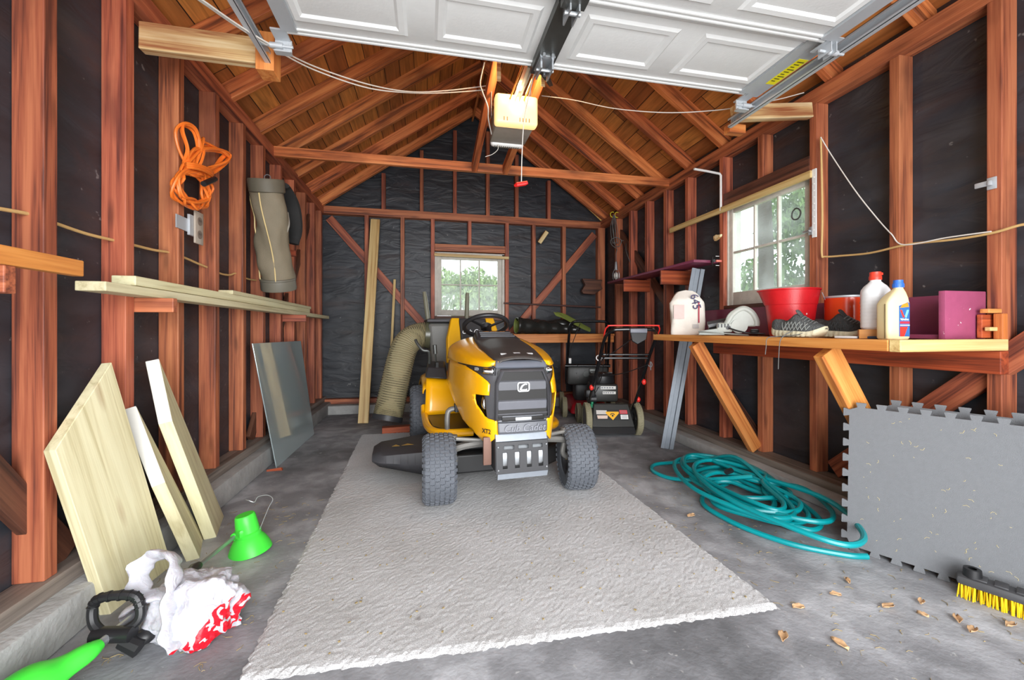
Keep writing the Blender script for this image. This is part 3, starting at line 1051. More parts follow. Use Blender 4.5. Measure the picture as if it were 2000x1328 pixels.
def chipped(name, rgb, chip, scale, lo, hi, rough=0.45):
    m = plain(name, rgb, rough, var=0.1, bump=0.08)
    nt = m.node_tree
    p = nt.nodes['Principled BSDF']
    src = p.inputs['Base Color'].links[0].from_socket
    tc = N(nt, 'ShaderNodeTexCoord')
    nz = N(nt, 'ShaderNodeTexNoise')
    nz.inputs['Scale'].default_value = scale
    nz.inputs['Detail'].default_value = 3
    nt.links.new(tc.outputs['Object'], nz.inputs['Vector'])
    mr = N(nt, 'ShaderNodeMapRange')
    mr.inputs['From Min'].default_value, mr.inputs['From Max'].default_value = lo, hi
    nt.links.new(nz.outputs['Fac'], mr.inputs['Value'])
    mx = N(nt, 'ShaderNodeMix', data_type='RGBA')
    nt.links.new(mr.outputs[0], mx.inputs['Factor'])
    nt.links.new(src, mx.inputs['A'])
    mx.inputs['B'].default_value = srgb(*chip)
    nt.links.new(mx.outputs['Result'], p.inputs['Base Color'])
    return m
M_MARCHIP = chipped('chipped_maroon_paint', (156, 74, 106), (224, 210, 210), 46, 0.70, 0.73)
# maroon box shelf standing on the bench
ms = root('box_shelf', (2.195, 1.295, ZB), 0, 'maroon painted open box shelf lying on the workbench beside the oil jug', 'shelf')
mb = MB(); mb.span((-0.115, -0.012, 0), (0.11, 0.012, 0.2), bevel=0.003); mb.build('end_panel', M_MARCHIP, ms)
mb = MB(); mb.span((0.09, 0.013, 0.0), (0.11, 1.75, 0.195), bevel=0.002); mb.build('back_panel', M_MAROON, ms)
mb = MB(); mb.span((-0.1, 0.013, 0.0), (0.089, 0.34, 0.018), bevel=0.002); mb.build('bottom_board', M_MAROON, ms)
# light wood frame behind the maroon panel
wf = root('timber_rack', (2.26, 1.245, ZB), 0, 'small light wood frame at the near end of the workbench', 'wooden rack')
WFM = Matrix.Translation((2.26, 1.245, ZB))
board('post', (2.292, 1.232, ZB), (2.292, 1.232, ZB + 0.105), (1, 0, 0), 0.028, 0.03, M_ORANGE, wf, rootM=WFM)
board('rail', (2.235, 1.25, ZB + 0.116), (2.308, 1.25, ZB + 0.116), (0, 0, 1), 0.018, 0.03, M_ORANGE, wf, rootM=WFM)
board('rail', (2.235, 1.24, ZB + 0.042), (2.275, 1.24, ZB + 0.042), (0, 0, 1), 0.016, 0.02, M_PINE, wf, rootM=WFM)
board('back_board', (2.24, 1.268, ZB + 0.053), (2.308, 1.268, ZB + 0.053), (0, 0, 1), 0.098, 0.018, M_REDBR, wf, rootM=WFM)

# ---- white paper sack
sk = root('paper_sack', (1.87, 2.68, ZB), R(-35), 'crumpled white paper sack of powder on the far end of the workbench', 'sack')
rnd = random.Random(11)
M_PAPERW = plain('white_sack_paper', (224, 218, 208), 0.75, var=0.06, scale=8, bump=0.5, bscale=24)
def sackfn(i, j):
    n, m_ = 40, 26
    a = 2 * math.pi * i / n
    h = j / (m_ - 1)
    ex = 0.42
    cx = math.copysign(abs(math.cos(a)) ** ex, math.cos(a)) * 0.112
    cy = math.copysign(abs(math.sin(a)) ** ex, math.sin(a)) * 0.07
    z = 0.32 * h
    sh = 1.0 - 0.05 * max(0, h - 0.55) + 0.04 * math.sin(h * 3)
    if h > 0.8:
        cy *= 1 - 0.7 * (h - 0.8) / 0.2
        cx *= 1 - 0.12 * (h - 0.8) / 0.2
    z -= 0.045 * max(0, h - 0.7) / 0.3 * (1 + math.sin(2.2 * a + 0.6)) * 0.8
    nv = noise.noise_vector(Vector((cx * 14 + 3, cy * 14, z * 11))) * 0.012
    w = 0 if j == 0 else 1
    return (cx * sh + nv.x * w - 0.02 * max(0, h - 0.6), cy * sh + nv.y * w, max(0, z + nv.z * w * 0.8))
mb = MB()
V = mb.grid(sackfn, 40, 26, cu=True)
mb.bm.faces.new([V[i][0] for i in range(40)])
mb.bm.faces.new([V[i][25] for i in range(40)])
mb.build('sack_body', M_PAPERW, sk, sm=60)
FM = lambda x, z, y=-0.083: frame((x, y, z), (1, 0, 0), (0, 0, 1))
text('handwriting', '645', 0.075, FM(0.052, 0.235, -0.083) @ Matrix.Rotation(R(-78), 4, 'Z'), plain('blue_marker', (60, 58, 96), 0.7), sk, ext=0.0015)
mb = MB(); mb.box((0.075, -0.0805, 0.16), (0.008, 0.002, 0.15)); mb.build('red_stripe', plain('red_print', (170, 50, 70), 0.7), sk, sm=0)
mb = MB(); mb.box((-0.055, -0.081, 0.165), (0.07, 0.002, 0.1)); mb.build('pink_print', plain('pink_print', (214, 190, 184), 0.8), sk, sm=0)
mb = MB(); mb.box((0.055, -0.0815, 0.06), (0.04, 0.002, 0.03))
mb.build('label_print', plain('grey_print', (190, 186, 184), 0.8), sk, sm=0)

# ---- circular saw
sw = root('circular_saw', (1.87, 2.27, ZB), R(-36), 'grey circular saw with a black cord, lying between the sack and the red bucket', 'circular saw')
M_SAW = plain('saw_grey', (172, 176, 168), 0.45, var=0.06)
mb = MB()
arc = [(0.085 * math.cos(t), 0.085 * math.sin(t)) for t in [R(a) for a in range(-20, 201, 10)]]
mb.prism([(p[0], p[1]) for p in arc], 0.045, frame((0.07, -0.02, 0.085), (1, 0, 0), (0, 0, 1)))
mb.build('blade_guard', M_SAW, sw, bevel=0.008)
mb = MB()
mb.tube(catmull([(-0.02, -0.045, 0.045), (0.0, -0.05, 0.085), (0.03, -0.05, 0.135), (0.08, -0.05, 0.165), (0.125, -0.05, 0.14), (0.15, -0.05, 0.09), (0.15, -0.05, 0.06)], 6), 0.02, n=12)
mb.build('handle', M_SAW, sw)
mb = MB()
mb.cyl((0.06, -0.075, 0.06), (0.06, 0.03, 0.06), 0.045, 24)
mb.box((-0.02, -0.04, 0.05), (0.09, 0.07, 0.06), bevel=0.014)
mb.build('motor_housing', M_SAW, sw)
mb = MB()
mb.box((-0.03, -0.02, 0.014), (0.28, 0.11, 0.01), rot=(0, R(4), 0), bevel=0.004)
mb.hexa([(-0.17, -0.07, 0.004), (-0.02, -0.075, 0.004), (-0.02, 0.03, 0.004), (-0.17, 0.02, 0.004)], [(-0.16, -0.06, 0.03), (-0.03, -0.07, 0.05), (-0.03, 0.02, 0.05), (-0.16, 0.01, 0.03)])
mb.build('base_plate', plain('saw_base', (150, 154, 148), 0.4, metal=0.3), sw, bevel=0.003)
mb = MB()
for k in range(4):
    mb.box((-0.055 + 0.018 * k, -0.0765, 0.062), (0.008, 0.003, 0.022))
mb.build('vent', M_BLACK_P, sw, sm=0)
mb = MB()
mb.cyl((0.0, -0.082, 0.05), (0.0, -0.07, 0.05), 0.013, 14)
mb.build('knob', M_BLACK_P, sw)
mb = MB()
mb.tube(catmull([(0.0, -0.085, 0.048), (0.05, -0.1, 0.03), (0.11, -0.1, 0.016), (0.17, -0.06, 0.012), (0.2, -0.01, 0.011), (0.17, 0.03, 0.011), (0.13, 0.05, 0.011)], 8), 0.0045, n=8)
mb.build('power_cord', M_BLACK_P, sw)
mb = MB(); mb.box((0.155, 0.06, 0.025), (0.05, 0.035, 0.03), bevel=0.01); mb.build('plug', M_BLACK_P, sw)
mb = MB(); mb.tube([(-0.11, 0.055, 0.06), (0.0, 0.06, 0.085), (0.08, 0.06, 0.1)], 0.03, n=10); mb.build('blade_cover', plain('saw_dark', (70, 70, 70), 0.4, metal=0.3), sw)

# ---- red bucket
bk = root('bucket', (2.02, 1.955, ZB), 0, 'red plastic bucket with a wire bail, in front of the right window', 'bucket')
M_BUCK = chipped('bucket_red', (196, 26, 34), (226, 180, 176), 30, 0.735, 0.75, 0.38)
mb = MB()
prof = [(0.0, 0.004), (0.112, 0.004), (0.118, 0.0), (0.124, 0.01), (0.147, 0.17), (0.148, 0.176), (0.151, 0.178), (0.166, 0.255), (0.172, 0.257), (0.173, 0.264), (0.166, 0.266), (0.16, 0.258), (0.143, 0.17), (0.12, 0.012), (0.0, 0.01)]
rings = mb.lathe(prof, 48)
for v in mb.bm.verts:                              # pouring lip towards the far end
    a = math.atan2(v.co.y, v.co.x)
    d = abs((a - R(140) + math.pi) % (2 * math.pi) - math.pi)
    if v.co.z > 0.17:
        k = max(0, 1 - d / 0.45) * (v.co.z - 0.17) / 0.09
        v.co.x += 0.03 * k * math.cos(a)
        v.co.y += 0.03 * k * math.sin(a)
mb.build('pail', M_BUCK, bk)
bk.scale = (0.83, 0.83, 1.0)
mb = MB()
mb.tube(catmull([(0.09, -0.15, 0.24), (0.12, -0.17, 0.15), (0.135, -0.165, 0.08), (0.15, -0.12, 0.05), (0.17, 0.0, 0.06), (0.16, 0.1, 0.13), (0.12, 0.13, 0.235)], 6), 0.0028, n=6)
mb.build('bail', M_STEEL, bk)
mb = MB(); mb.cyl((0.128, -0.168, 0.09), (0.142, -0.16, 0.06), 0.008, 10); mb.build('grip', M_WHITE_P, bk)

# ---- orange-red can with a brass fitting behind the shoe
dm = root('metal_can', (2.185, 1.775, ZB), 0, 'glossy orange and maroon metal can standing behind the second sneaker', 'can')
m, nt, p = mat_new('orange_maroon_enamel')
tc = N(nt, 'ShaderNodeTexCoord'); sx = N(nt, 'ShaderNodeSeparateXYZ'); nt.links.new(tc.outputs['Object'], sx.inputs[0])
cr = N(nt, 'ShaderNodeValToRGB')
cr.color_ramp.interpolation = 'LINEAR'
e = cr.color_ramp.elements
e[0].position, e[0].color = 0.5, srgb(206, 62, 26)
e[1].position, e[1].color = 0.56, srgb(140, 18, 50)
mp = N(nt, 'ShaderNodeMapRange'); mp.inputs['From Min'].default_value, mp.inputs['From Max'].default_value = -0.1, 0.1
nt.links.new(sx.outputs['X'], mp.inputs['Value']); nt.links.new(mp.outputs[0], cr.inputs[0]); nt.links.new(cr.outputs[0], p.inputs['Base Color'])
p.inputs['Roughness'].default_value = 0.2
mb = MB(); mb.lathe([(0.0, 0), (0.087, 0), (0.088, 0.003), (0.088, 0.195), (0.0, 0.195)], 40); dm.scale = (1.06, 1.06, 1.08)
mb.build('can_body', m, dm)
mb = MB(); mb.lathe([(0.088, 0.19), (0.091, 0.193), (0.091, 0.2), (0.084, 0.2), (0.084, 0.19)], 40, cap0=False, cap1=False); mb.build('rim', M_GALV, dm)
bf = root('brass_canister', (2.095, 1.60, ZB), 0, 'small brass canister between the orange can and the white bottle', 'canister')
mb = MB(); mb.lathe([(0, 0), (0.024, 0), (0.024, 0.14), (0.02, 0.15), (0.02, 0.16), (0.026, 0.163), (0.026, 0.2), (0, 0.2)], 24); mb.build('canister_body', M_BRASS, bf)
mb = MB(); mb.lathe([(0.027, 0.165), (0.028, 0.17), (0.027, 0.175)], 24, cap0=False, cap1=False); mb.build('ring', M_STEEL, bf)

# ---- sneakers
M_SHOE = plain('charcoal_mesh', (78, 80, 80), 0.8, var=0.35, scale=42, bump=0.8, bscale=160)
M_SHOED = plain('black_mesh', (50, 50, 50), 0.8, var=0.3, scale=50, bump=0.8, bscale=160)
M_SOLE = plain('worn_sole', (196, 188, 160), 0.7, var=0.15, scale=25, bump=0.3, bscale=60)
def sneaker(name, loc, rz, label, upper, tilt=0.0):
    """toe along local +x"""
    r = root(name, loc, rz, label, 'shoe')
    r.rotation_euler = (0, tilt, rz)
    r.scale = (0.88, 0.95, 1.06)
    Ls = 0.29
    wid = lambda t: 0.036 + 0.014 * math.sin(math.pi * min(1, t * 1.1)) + 0.008 * math.sin(math.pi * max(0, (t - 0.45) / 0.55)) - 0.024 * max(0, (t - 0.86) / 0.14) ** 2 - 0.008 * max(0, (0.12 - t) / 0.12) ** 2
    # sole with grooves
    mb = MB()
    n = 44
    def solefn(i, j):
        t = i / (n - 1)
        toe = 0.028 * max(0, (t - 0.72) / 0.28) ** 2 + 0.012 * max(0, (0.15 - t) / 0.15) ** 2
        w = wid(t) * 1.06
        g = 0.0035 if (i % 4 == 0 and 1 < i < n - 2) else 0
        th = 0.036 - 0.012 * t
        prof = [(-w + g, 0.004 + g * 0.5), (-w - 0.003 + g * 1.2, th * 0.5), (-w + 0.002, th), (w - 0.002, th), (w + 0.003 - g * 1.2, th * 0.5), (w - g, 0.004 + g * 0.5), (w * 0.6, 0), (-w * 0.6, 0)]
        y, z = prof[j]
        return (t * Ls - 0.145, y, z + toe)
    V = mb.grid(solefn, n, 8, cv=True)
    mb.bm.faces.new(V[0]); mb.bm.faces.new(list(reversed(V[-1])))
    mb.build('sole', M_SOLE, r, sm=50)
    # upper: cross sections from heel to toe
    mb = MB()
    top = [(0.0, 0.085), (0.06, 0.094), (0.14, 0.09), (0.24, 0.082), (0.33, 0.086), (0.40, 0.098), (0.46, 0.112), (0.52, 0.108), (0.60, 0.094), (0.70, 0.078), (0.80, 0.068), (0.90, 0.058), (0.97, 0.045), (1.0, 0.034)]
    def ztop(t):
        for (a, za), (b, zb) in zip(top, top[1:]):
            if a <= t <= b:
                return za + (zb - za) * (t - a) / (b - a)
        return top[-1][1]
    m_ = 15
    def upfn(i, j):
        t = i / (n - 1)
        toe = 0.02 * max(0, (t - 0.72) / 0.28) ** 2
        w = wid(t) * 0.99
        zb_ = 0.03 - 0.012 * t + toe
        zt = max(ztop(t) + toe * 0.5, zb_ + 0.006)
        a = math.pi * j / (m_ - 1)
        opening = 1 if t < 0.44 else 0
        y = -w * math.cos(a) * (1 - (0.25 if opening else 0.1) * math.sin(a))
        s = math.sin(a) ** (0.65 if not opening else 0.5)
        z = zb_ + (zt - zb_) * s
        if opening and 4 < j < 10:                   # collar sinks in to the footbed
            z = zb_ + (zt - zb_) * (0.35 if 5 < j < 9 else 0.93)
        x = t * Ls - 0.145 - 0.006 * (1 - t) * (z - zb_) / 0.06
        return (x, y, z)
    V = mb.grid(upfn, n, m_)
    mb.bm.faces.new(V[0]); mb.bm.faces.new(list(reversed(V[-1])))
    mb.build('upper', upper, r, sm=60)
    # tongue
    mb = MB()
    mb.tube(catmull([(0.045, 0, 0.078), (0.015, 0, 0.1), (-0.012, 0, 0.128)], 4), [0.018] * 8 + [0.012], n=10, flat=0.35)
    mb.build('tongue', upper, r)
    # web overlay on the sides
    for s in (-1, 1):
        ov = MB()
        for k in range(7):
            t = 0.3 + 0.075 * k
            for (dt, z0, z1) in ((0.09, 0.034, 0.074), (-0.06, 0.036, 0.07)):
                pts = []
                for q in range(5):
                    tt = t + dt * q / 4
                    zz = z0 + (z1 - z0) * q / 4
                    if tt > 0.9 or zz > ztop(tt) - 0.008:
                        break
                    f = max(0.0, min(1.0, (zz - 0.02) / (ztop(tt) - 0.02)))
                    ww = wid(tt) * 0.99 * (math.cos(math.asin(f ** 1.5)) * (1 - 0.1 * f) + 0.02) + 0.001
                    pts.append((tt * Ls - 0.145, s * ww, zz))
                if len(pts) > 2:
                    ov.tube(pts, 0.0026, n=5)
        ov.build('overlay', plain('overlay_grey', (118, 120, 116), 0.7) if upper is M_SHOE else M_SHOED, r)
    lc = MB()
    for k in range(5):
        x = 0.028 + 0.015 * k
        z = ztop((x + 0.145) / Ls) + 0.003
        lc.tube(catmull([(x, -0.026, z - 0.012), (x + 0.004, 0, z + 0.001), (x, 0.026, z - 0.012)], 4), 0.003, n=6)
    lc.build('laces', M_GREYCORD, r)
    return r
s1 = sneaker('sneaker', (1.825, 1.715, ZB), R(-82), 'grey running shoe with drooping laces in front of the red bucket', M_SHOE)
lc = MB()
lc.tube(catmull([(0.03, 0.035, 0.08), (0.0, -0.055, 0.03), (-0.02, -0.085, 0.01), (-0.03, -0.105, -0.02), (-0.035, -0.108, -0.09), (-0.04, -0.106, -0.15)], 6), 0.0022, n=6)
lc.tube(catmull([(0.04, -0.03, 0.08), (0.06, -0.055, 0.02), (-0.06, -0.075, 0.004), (-0.115, -0.095, -0.005), (-0.12, -0.1, -0.05), (-0.125, -0.1, -0.085)], 6), 0.0022, n=6)
lc.build('loose_lace', M_GREYCORD, s1)
sneaker('sneaker', (1.995, 1.64, ZB + 0.0), R(-84), 'black running shoe beside the white bottle', M_SHOED)
fb = root('putty_knife', (1.868, 1.525, ZB), R(-78), 'flat white tool with a dark blue handle under the black shoe', 'tool')
mb = MB(); mb.span((-0.03, -0.02, 0.0), (0.06, 0.02, 0.01), bevel=0.002); mb.build('blade', M_WHITE_P, fb)
mb = MB(); mb.span((0.06, -0.018, 0.0), (0.15, 0.018, 0.011), bevel=0.003); mb.build('handle', plain('dark_blue', (60, 74, 96), 0.5), fb)

# ---- white bottle on a wood block
bl = MB(); bl.span((-0.055, -0.035, 0), (0.055, 0.035, 0.04), bevel=0.002)
o = bl.build('wood_block', M_ORANGE, None, M=Matrix.Translation((1.915, 1.43, ZB)) @ Matrix.Rotation(R(-48), 4, 'Z'))
T(o, 'short light wood block under the white bottle', 'wood block')
bt = root('bottle', (1.925, 1.435, ZB + 0.0405), R(-20), 'tall white plastic bottle with a red cap on the workbench', 'bottle')
mb = MB()
prof = [(0.0, 0), (0.052, 0), (0.059, 0.008)]
for k in range(9):
    z = 0.02 + k * 0.016
    prof += [(0.0595, z), (0.0585, z + 0.004), (0.0595, z + 0.008)]
prof += [(0.0595, 0.165), (0.057, 0.178), (0.045, 0.195), (0.03, 0.208), (0.0225, 0.216), (0.0225, 0.224), (0, 0.224)]
mb.lathe(prof, 36); bt.scale = (0.86, 0.86, 0.97)
mb.build('bottle_body', plain('bottle_white', (232, 232, 232), 0.35, var=0.02), bt)
mb = MB(); mb.lathe([(0, 0.222), (0.026, 0.222), (0.026, 0.238), (0.0235, 0.242), (0.0235, 0.258), (0, 0.258)], 28)
mb.box((0.022, 0, 0.25), (0.02, 0.016, 0.012), bevel=0.003)
mb.build('cap', plain('cap_red', (216, 62, 42), 0.4), bt)
mb = MB()
for k in range(10):
    pass
mb.grid(lambda i, j: (0.0603 * math.cos(R(-62 + i * 7)), 0.0603 * math.sin(R(-62 + i * 7)), 0.035 + 0.075 * j), 12, 2)
mb.build('label_patch', plain('navy_label', (44, 44, 110), 0.5), bt, solid=0.0008)

# ---- motor oil jug
jg = root('oil_jug', (1.86, 1.32, ZB), R(-13), 'cream motor oil jug with a blue cap and a blue and red label', 'oil jug')
M_JUG = plain('jug_cream', (226, 208, 160), 0.4, var=0.04, scale=6)
mb = MB()
def jugring(w, d, z, ox=0.0, n=40, ex=0.35):
    out = []
    for k in range(n):
        a = 2 * math.pi * k / n
        out.append((math.copysign(abs(math.cos(a)) ** ex, math.cos(a)) * w + ox, math.copysign(abs(math.sin(a)) ** ex, math.sin(a)) * d, z))
    return out
levels = [(0.055, 0.036, 0.0, 0, .35), (0.06, 0.041, 0.006, 0, .35), (0.06, 0.041, 0.10, 0, .35), (0.06, 0.041, 0.142, 0, .35), (0.05, 0.037, 0.165, 0.008, .45), (0.036, 0.03, 0.185, 0.018, .6), (0.024, 0.024, 0.198, 0.026, .9), (0.02, 0.02, 0.203, 0.028, 1), (0.02, 0.02, 0.215, 0.028, 1)]
V = [[mb.bm.verts.new(Vector(p)) for p in jugring(w, d, z, ox, 40, ex)] for (w, d, z, ox, ex) in levels]
for A, B in zip(V, V[1:]):
    for k in range(40):
        mb.bm.faces.new((A[k], A[(k + 1) % 40], B[(k + 1) % 40], B[k]))
mb.bm.faces.new(list(reversed(V[0]))); mb.bm.faces.new(V[-1])
jg.scale = (0.76, 0.76, 1.02)
mb.build('jug_body', M_JUG, jg, sm=50)
mb = MB()
mb.lathe([(0, 0.206), (0.0235, 0.206), (0.0235, 0.222), (0.021, 0.226), (0.021, 0.236), (0, 0.236)], 24, M=Matrix.Translation((0.028, 0, 0)))
for k in range(20):
    a = 2 * math.pi * k / 20
    mb.box((0.028 + 0.0235 * math.cos(a), 0.0235 * math.sin(a), 0.214), (0.002, 0.002, 0.014), rot=(0, 0, a))
mb.build('cap', plain('cap_blue', (52, 104, 190), 0.4), jg)
mb = MB()
mb.tube([(-0.06, -0.022, 0.004), (-0.0605, -0.022, 0.1), (-0.0605, -0.022, 0.14)], 0.0026, n=6)
mb.build('sight_strip', plain('dark_strip', (90, 76, 50), 0.5), jg)
JF = lambda x, z, dy=0.0: frame((x, -0.0412 - dy, z), (1, 0, 0), (0, 0, 1))
def flatpoly(name, poly, mat, dy, parent):
    mb = MB(); mb.prism(poly, 0.0004, JF(0, 0, dy)); return mb.build(name, mat, parent, sm=0)
flatpoly('label_back', [(-0.005, 0.012), (0.05, 0.012), (0.05, 0.14), (0.042, 0.147), (-0.005, 0.132)], plain('label_blue', (40, 92, 150), 0.45), 0.0, jg)
flatpoly('label_top', [(0.0, 0.124), (0.046, 0.128), (0.04, 0.145), (0.012, 0.137)], plain('label_orange', (232, 130, 30), 0.45), 0.0005, jg)
flatpoly('label_logo', [(0.0, 0.116), (0.01, 0.116), (0.02, 0.094), (0.024, 0.094), (0.022, 0.086), (0.015, 0.086)], plain('logo_red', (214, 50, 40), 0.45), 0.0005, jg)
flatpoly('label_logo', [(0.046, 0.116), (0.035, 0.116), (0.025, 0.092), (0.028, 0.086), (0.034, 0.086)], plain('logo_cyan', (110, 200, 226), 0.45), 0.0006, jg)
flatpoly('label_band', [(0.0, 0.062), (0.049, 0.062), (0.049, 0.071), (0.0, 0.071)], plain('band_red', (206, 40, 60), 0.45), 0.0005, jg)
flatpoly('label_band', [(0.0, 0.054), (0.05, 0.054), (0.05, 0.058), (0.0, 0.058)], plain('band_grey', (186, 190, 196), 0.45), 0.0005, jg)
flatpoly('label_band', [(0.0, 0.012), (0.022, 0.012), (0.04, 0.05), (0.0, 0.05)], plain('panel_red', (216, 44, 34), 0.45), 0.0005, jg)
text('label_word', 'Valvoline', 0.0115, JF(0.023, 0.079, 0.0006), M_WHITE_P, jg, ext=0.0004, bold=0.0002)

# ================================================================== right wall fittings
def wallthing(name, label, cat, boards_):
    pass
o = board('wood_strip', (XR - 0.012, 3.56, 1.945), (XR - 0.012, 2.075, 1.945), (0, 0, 1), 0.045, 0.022, M_PINE)
T(o, 'long pale wood strip nailed across the studs above the right window', 'wood strip')
o = board('wood_strip', (0.087, 5.170, 1.921), (1.032, 5.170, 1.909), (0, 0, 1), 0.035, 0.022, M_PINE)
T(o, 'pale wood strip nailed above the small back window', 'wood strip')
# maroon shelf on two blocks
sh = root('wall_shelf', (2.2, 3.7, 1.53), 0, 'maroon painted shelf board high on the right wall near the back corner', 'shelf')
SM = Matrix.Translation((2.2, 3.7, 1.53))
mb = MB(); mb.span((-0.12, -0.8, 0.0), (0.108, 0.80, 0.022), bevel=0.003); mb.build('shelf_board', M_MAROON, sh)
board('support_block', (2.03, 3.29, 1.455), (2.37, 3.29, 1.455), (0, 0, 1), 0.125, 0.02, M_REDBR, sh, rootM=SM)
board('support_block', (2.03, 3.99, 1.455), (2.33, 3.99, 1.455), (0, 0, 1), 0.125, 0.02, M_REDBR, sh, rootM=SM)
cl = root('hook_clamp', (2.24, 2.885, 1.542), 0, 'small black and red hanger clamp on the end of the maroon wall shelf', 'clamp')
mb = MB()
mb.tube(catmull([(0, 0.0, -0.035), (-0.012, -0.012, -0.02), (-0.012, -0.014, 0.02), (0, 0.0, 0.035)], 4), 0.004, n=6); mb.cyl((0, -0.02, 0), (0, 0.01, 0), 0.012, 12)
mb.build('clip', M_BLACK_P, cl)
mb = MB(); mb.box((0.05, -0.01, 0.0), (0.055, 0.012, 0.016)); mb.build('handle', plain('coral', (222, 120, 106), 0.5), cl)
mb = MB(); mb.box((0.035, -0.01, 0.038), (0.03, 0.004, 0.004)); mb.build('prong', M_WHITE_P, cl)
mb = MB(); mb.box((0.035, -0.01, -0.036), (0.03, 0.004, 0.004)); mb.build('prong', M_WHITE_P, cl)
# white L bracket near the window
lb = root('shelf_bracket', (2.294, 2.86, 1.95), 0, 'white metal L-shaped shelf bracket beside the right window', 'bracket')
mb = MB(); mb.tube(catmull([(-0.24, 0, 0.305), (-0.12, 0, 0.296), (-0.012, 0, 0.285)], 4) + [Vector((0.0, 0, 0.272)), Vector((0.0, 0, 0.1)), Vector((0.0, 0, -0.01))], [0.009] * 12, n=8); mb.build('arm', M_WHITE_P, lb)
# perforated white strip and cable on the stud beside the window
o = MB(); o.span((2.300, 2.05, 1.555), (2.308, 2.075, 1.97))
for k in range(9):
    o.cyl((2.296, 2.0625, 1.6 + k * 0.04), (2.301, 2.0625, 1.6 + k * 0.04), 0.004, 6)
T(o.build('shelf_standard', M_WHITE_P, sm=0), 'white perforated shelf standard screwed upright to the stud beside the right window', 'shelf standard')
cord('cable', [(2.300, 2.018, 2.142), (2.302, 2.014, 1.921), (2.304, 2.012, 1.646), (2.305, 2.016, 1.449), (2.320, 2.007, 1.429), (2.330, 1.899, 1.417), (2.320, 1.754, 1.405), (2.300, 1.595, 1.411), (2.310, 1.516, 1.410), (2.310, 1.381, 1.399), (2.300, 1.261, 1.398), (2.300, 1.183, 1.410), (2.300, 1.141, 1.408)], 0.0055, M_ROMEX, 'cream electrical cable stapled down the stud and along the right wall', 'cable')
cord('cord', [(2.295, 2.014, 2.140), (2.330, 1.974, 2.014), (2.330, 1.842, 1.769), (2.330, 1.731, 1.588), (2.310, 1.648, 1.484), (2.296, 1.581, 1.413), (2.296, 1.409, 1.411), (2.295, 1.262, 1.404)], 0.003, M_CORDW, 'thin white cord running diagonally across the right wall paper', 'cord')
hp = root('hasp', (2.305, 1.265, 1.606), 0, 'galvanised steel hasp screwed to the near right-hand stud', 'hasp')
mb = MB(); mb.box((0, -0.0, 0), (0.006, 0.03, 0.05), bevel=0.002); mb.build('plate', M_GALV, hp)
mb = MB(); mb.box((-0.008, 0.025, 0.002), (0.008, 0.05, 0.022), bevel=0.003); mb.box((-0.012, 0.0, 0.0), (0.014, 0.012, 0.02), bevel=0.003); mb.build('strap', M_GALV, hp)
wl = root('window_latch', (2.300, 2.085, 1.599), 0, 'small steel latch on the frame at the near side of the right window', 'latch')
mb = MB(); mb.box((0, 0, 0), (0.006, 0.025, 0.05), bevel=0.002); mb.build('plate', M_STEEL, wl)
mb = MB(); mb.box((-0.008, 0.02, 0.0), (0.008, 0.05, 0.014), bevel=0.003); mb.cyl((-0.02, 0.0, 0), (0, 0.0, 0), 0.006, 8); mb.build('bolt', M_STEEL, wl)
o = MB(); o.prism([(-0.05, -0.01), (-0.035, -0.03), (0.0, -0.022), (0.03, -0.005), (0.035, 0.012), (0.0, 0.012), (-0.02, 0.02), (-0.05, 0.012)], 0.018, frame((2.290, 2.871, 1.737), (0, -1, 0), (0, 0, 1)))
T(o.build('turn_button', M_CHALK, bevel=0.003, sm=0), 'whittled wood turn button at the far side of the right window', 'turn button')
mb = MB(); mb.tube([Vector((2.335, 2.218, 1.741)) + Vector((0, 0.032 * math.cos(t), 0.036 * math.sin(t))) for t in [2 * math.pi * k / 20 for k in range(20)]], 0.005, n=6, closed=True)
T(mb.build('ring_pull', M_DKSTEEL), 'dark ring pull hanging at the near edge of the right window', 'ring')

# caged work lamp hanging in the back right corner
wk = root('work_lamp', (2.27, 4.66, 1.62), 0, 'caged work lamp hanging by its cord in the back right corner', 'work lamp')
mb = MB(); mb.ball((0, 0, 0.03), (0.03, 0.03, 0.045), 14, 10); mb.build('bulb', plain('frosted_bulb', (226, 222, 214), 0.15), wk)
mb = MB()
for k in range(6):
    a = math.pi * k / 3
    mb.tube(catmull([(0.018 * math.cos(a), 0.018 * math.sin(a), 0.11), (0.042 * math.cos(a), 0.042 * math.sin(a), 0.06), (0.042 * math.cos(a), 0.042 * math.sin(a), 0.0), (0.02 * math.cos(a), 0.02 * math.sin(a), -0.04), (0, 0, -0.05)], 4), 0.0022, n=5)
for z, r_ in ((0.06, 0.042), (0.0, 0.042)):
    mb.tube([(r_ * math.cos(t), r_ * math.sin(t), z) for t in [2 * math.pi * k / 18 for k in range(18)]], 0.002, n=5, closed=True)
mb.build('cage', M_STEEL, wk)
mb = MB(); mb.lathe([(0, 0.1), (0.02, 0.1), (0.018, 0.15), (0.012, 0.2), (0, 0.205)], 14); mb.build('socket', M_STEEL, wk)
mb = MB()
rnd = random.Random(3)
mb.tube(catmull([(0, 0, 0.2), (0.0, 0, 0.3), (0.01, 0, 0.36), (-0.05, 0, 0.4), (-0.07, 0, 0.46), (0.0, 0, 0.5), (0.06, -0.02, 0.46), (0.04, 0, 0.39), (-0.02, 0, 0.42), (-0.03, 0, 0.55), (-0.05, 0, 0.7), (-0.02, 0, 0.78)], 8), 0.0045, n=6)
for k in range(3):
    x = -0.05 + 0.03 * k
    mb.tube(catmull([(-0.03 + 0.01 * k, 0.01, 0.78), (x - 0.02, 0, 0.62), (x, 0, 0.44), (x + 0.025, 0, 0.46), (x + 0.005, 0, 0.62), (-0.02, 0.0, 0.78)], 8), 0.004, n=6)
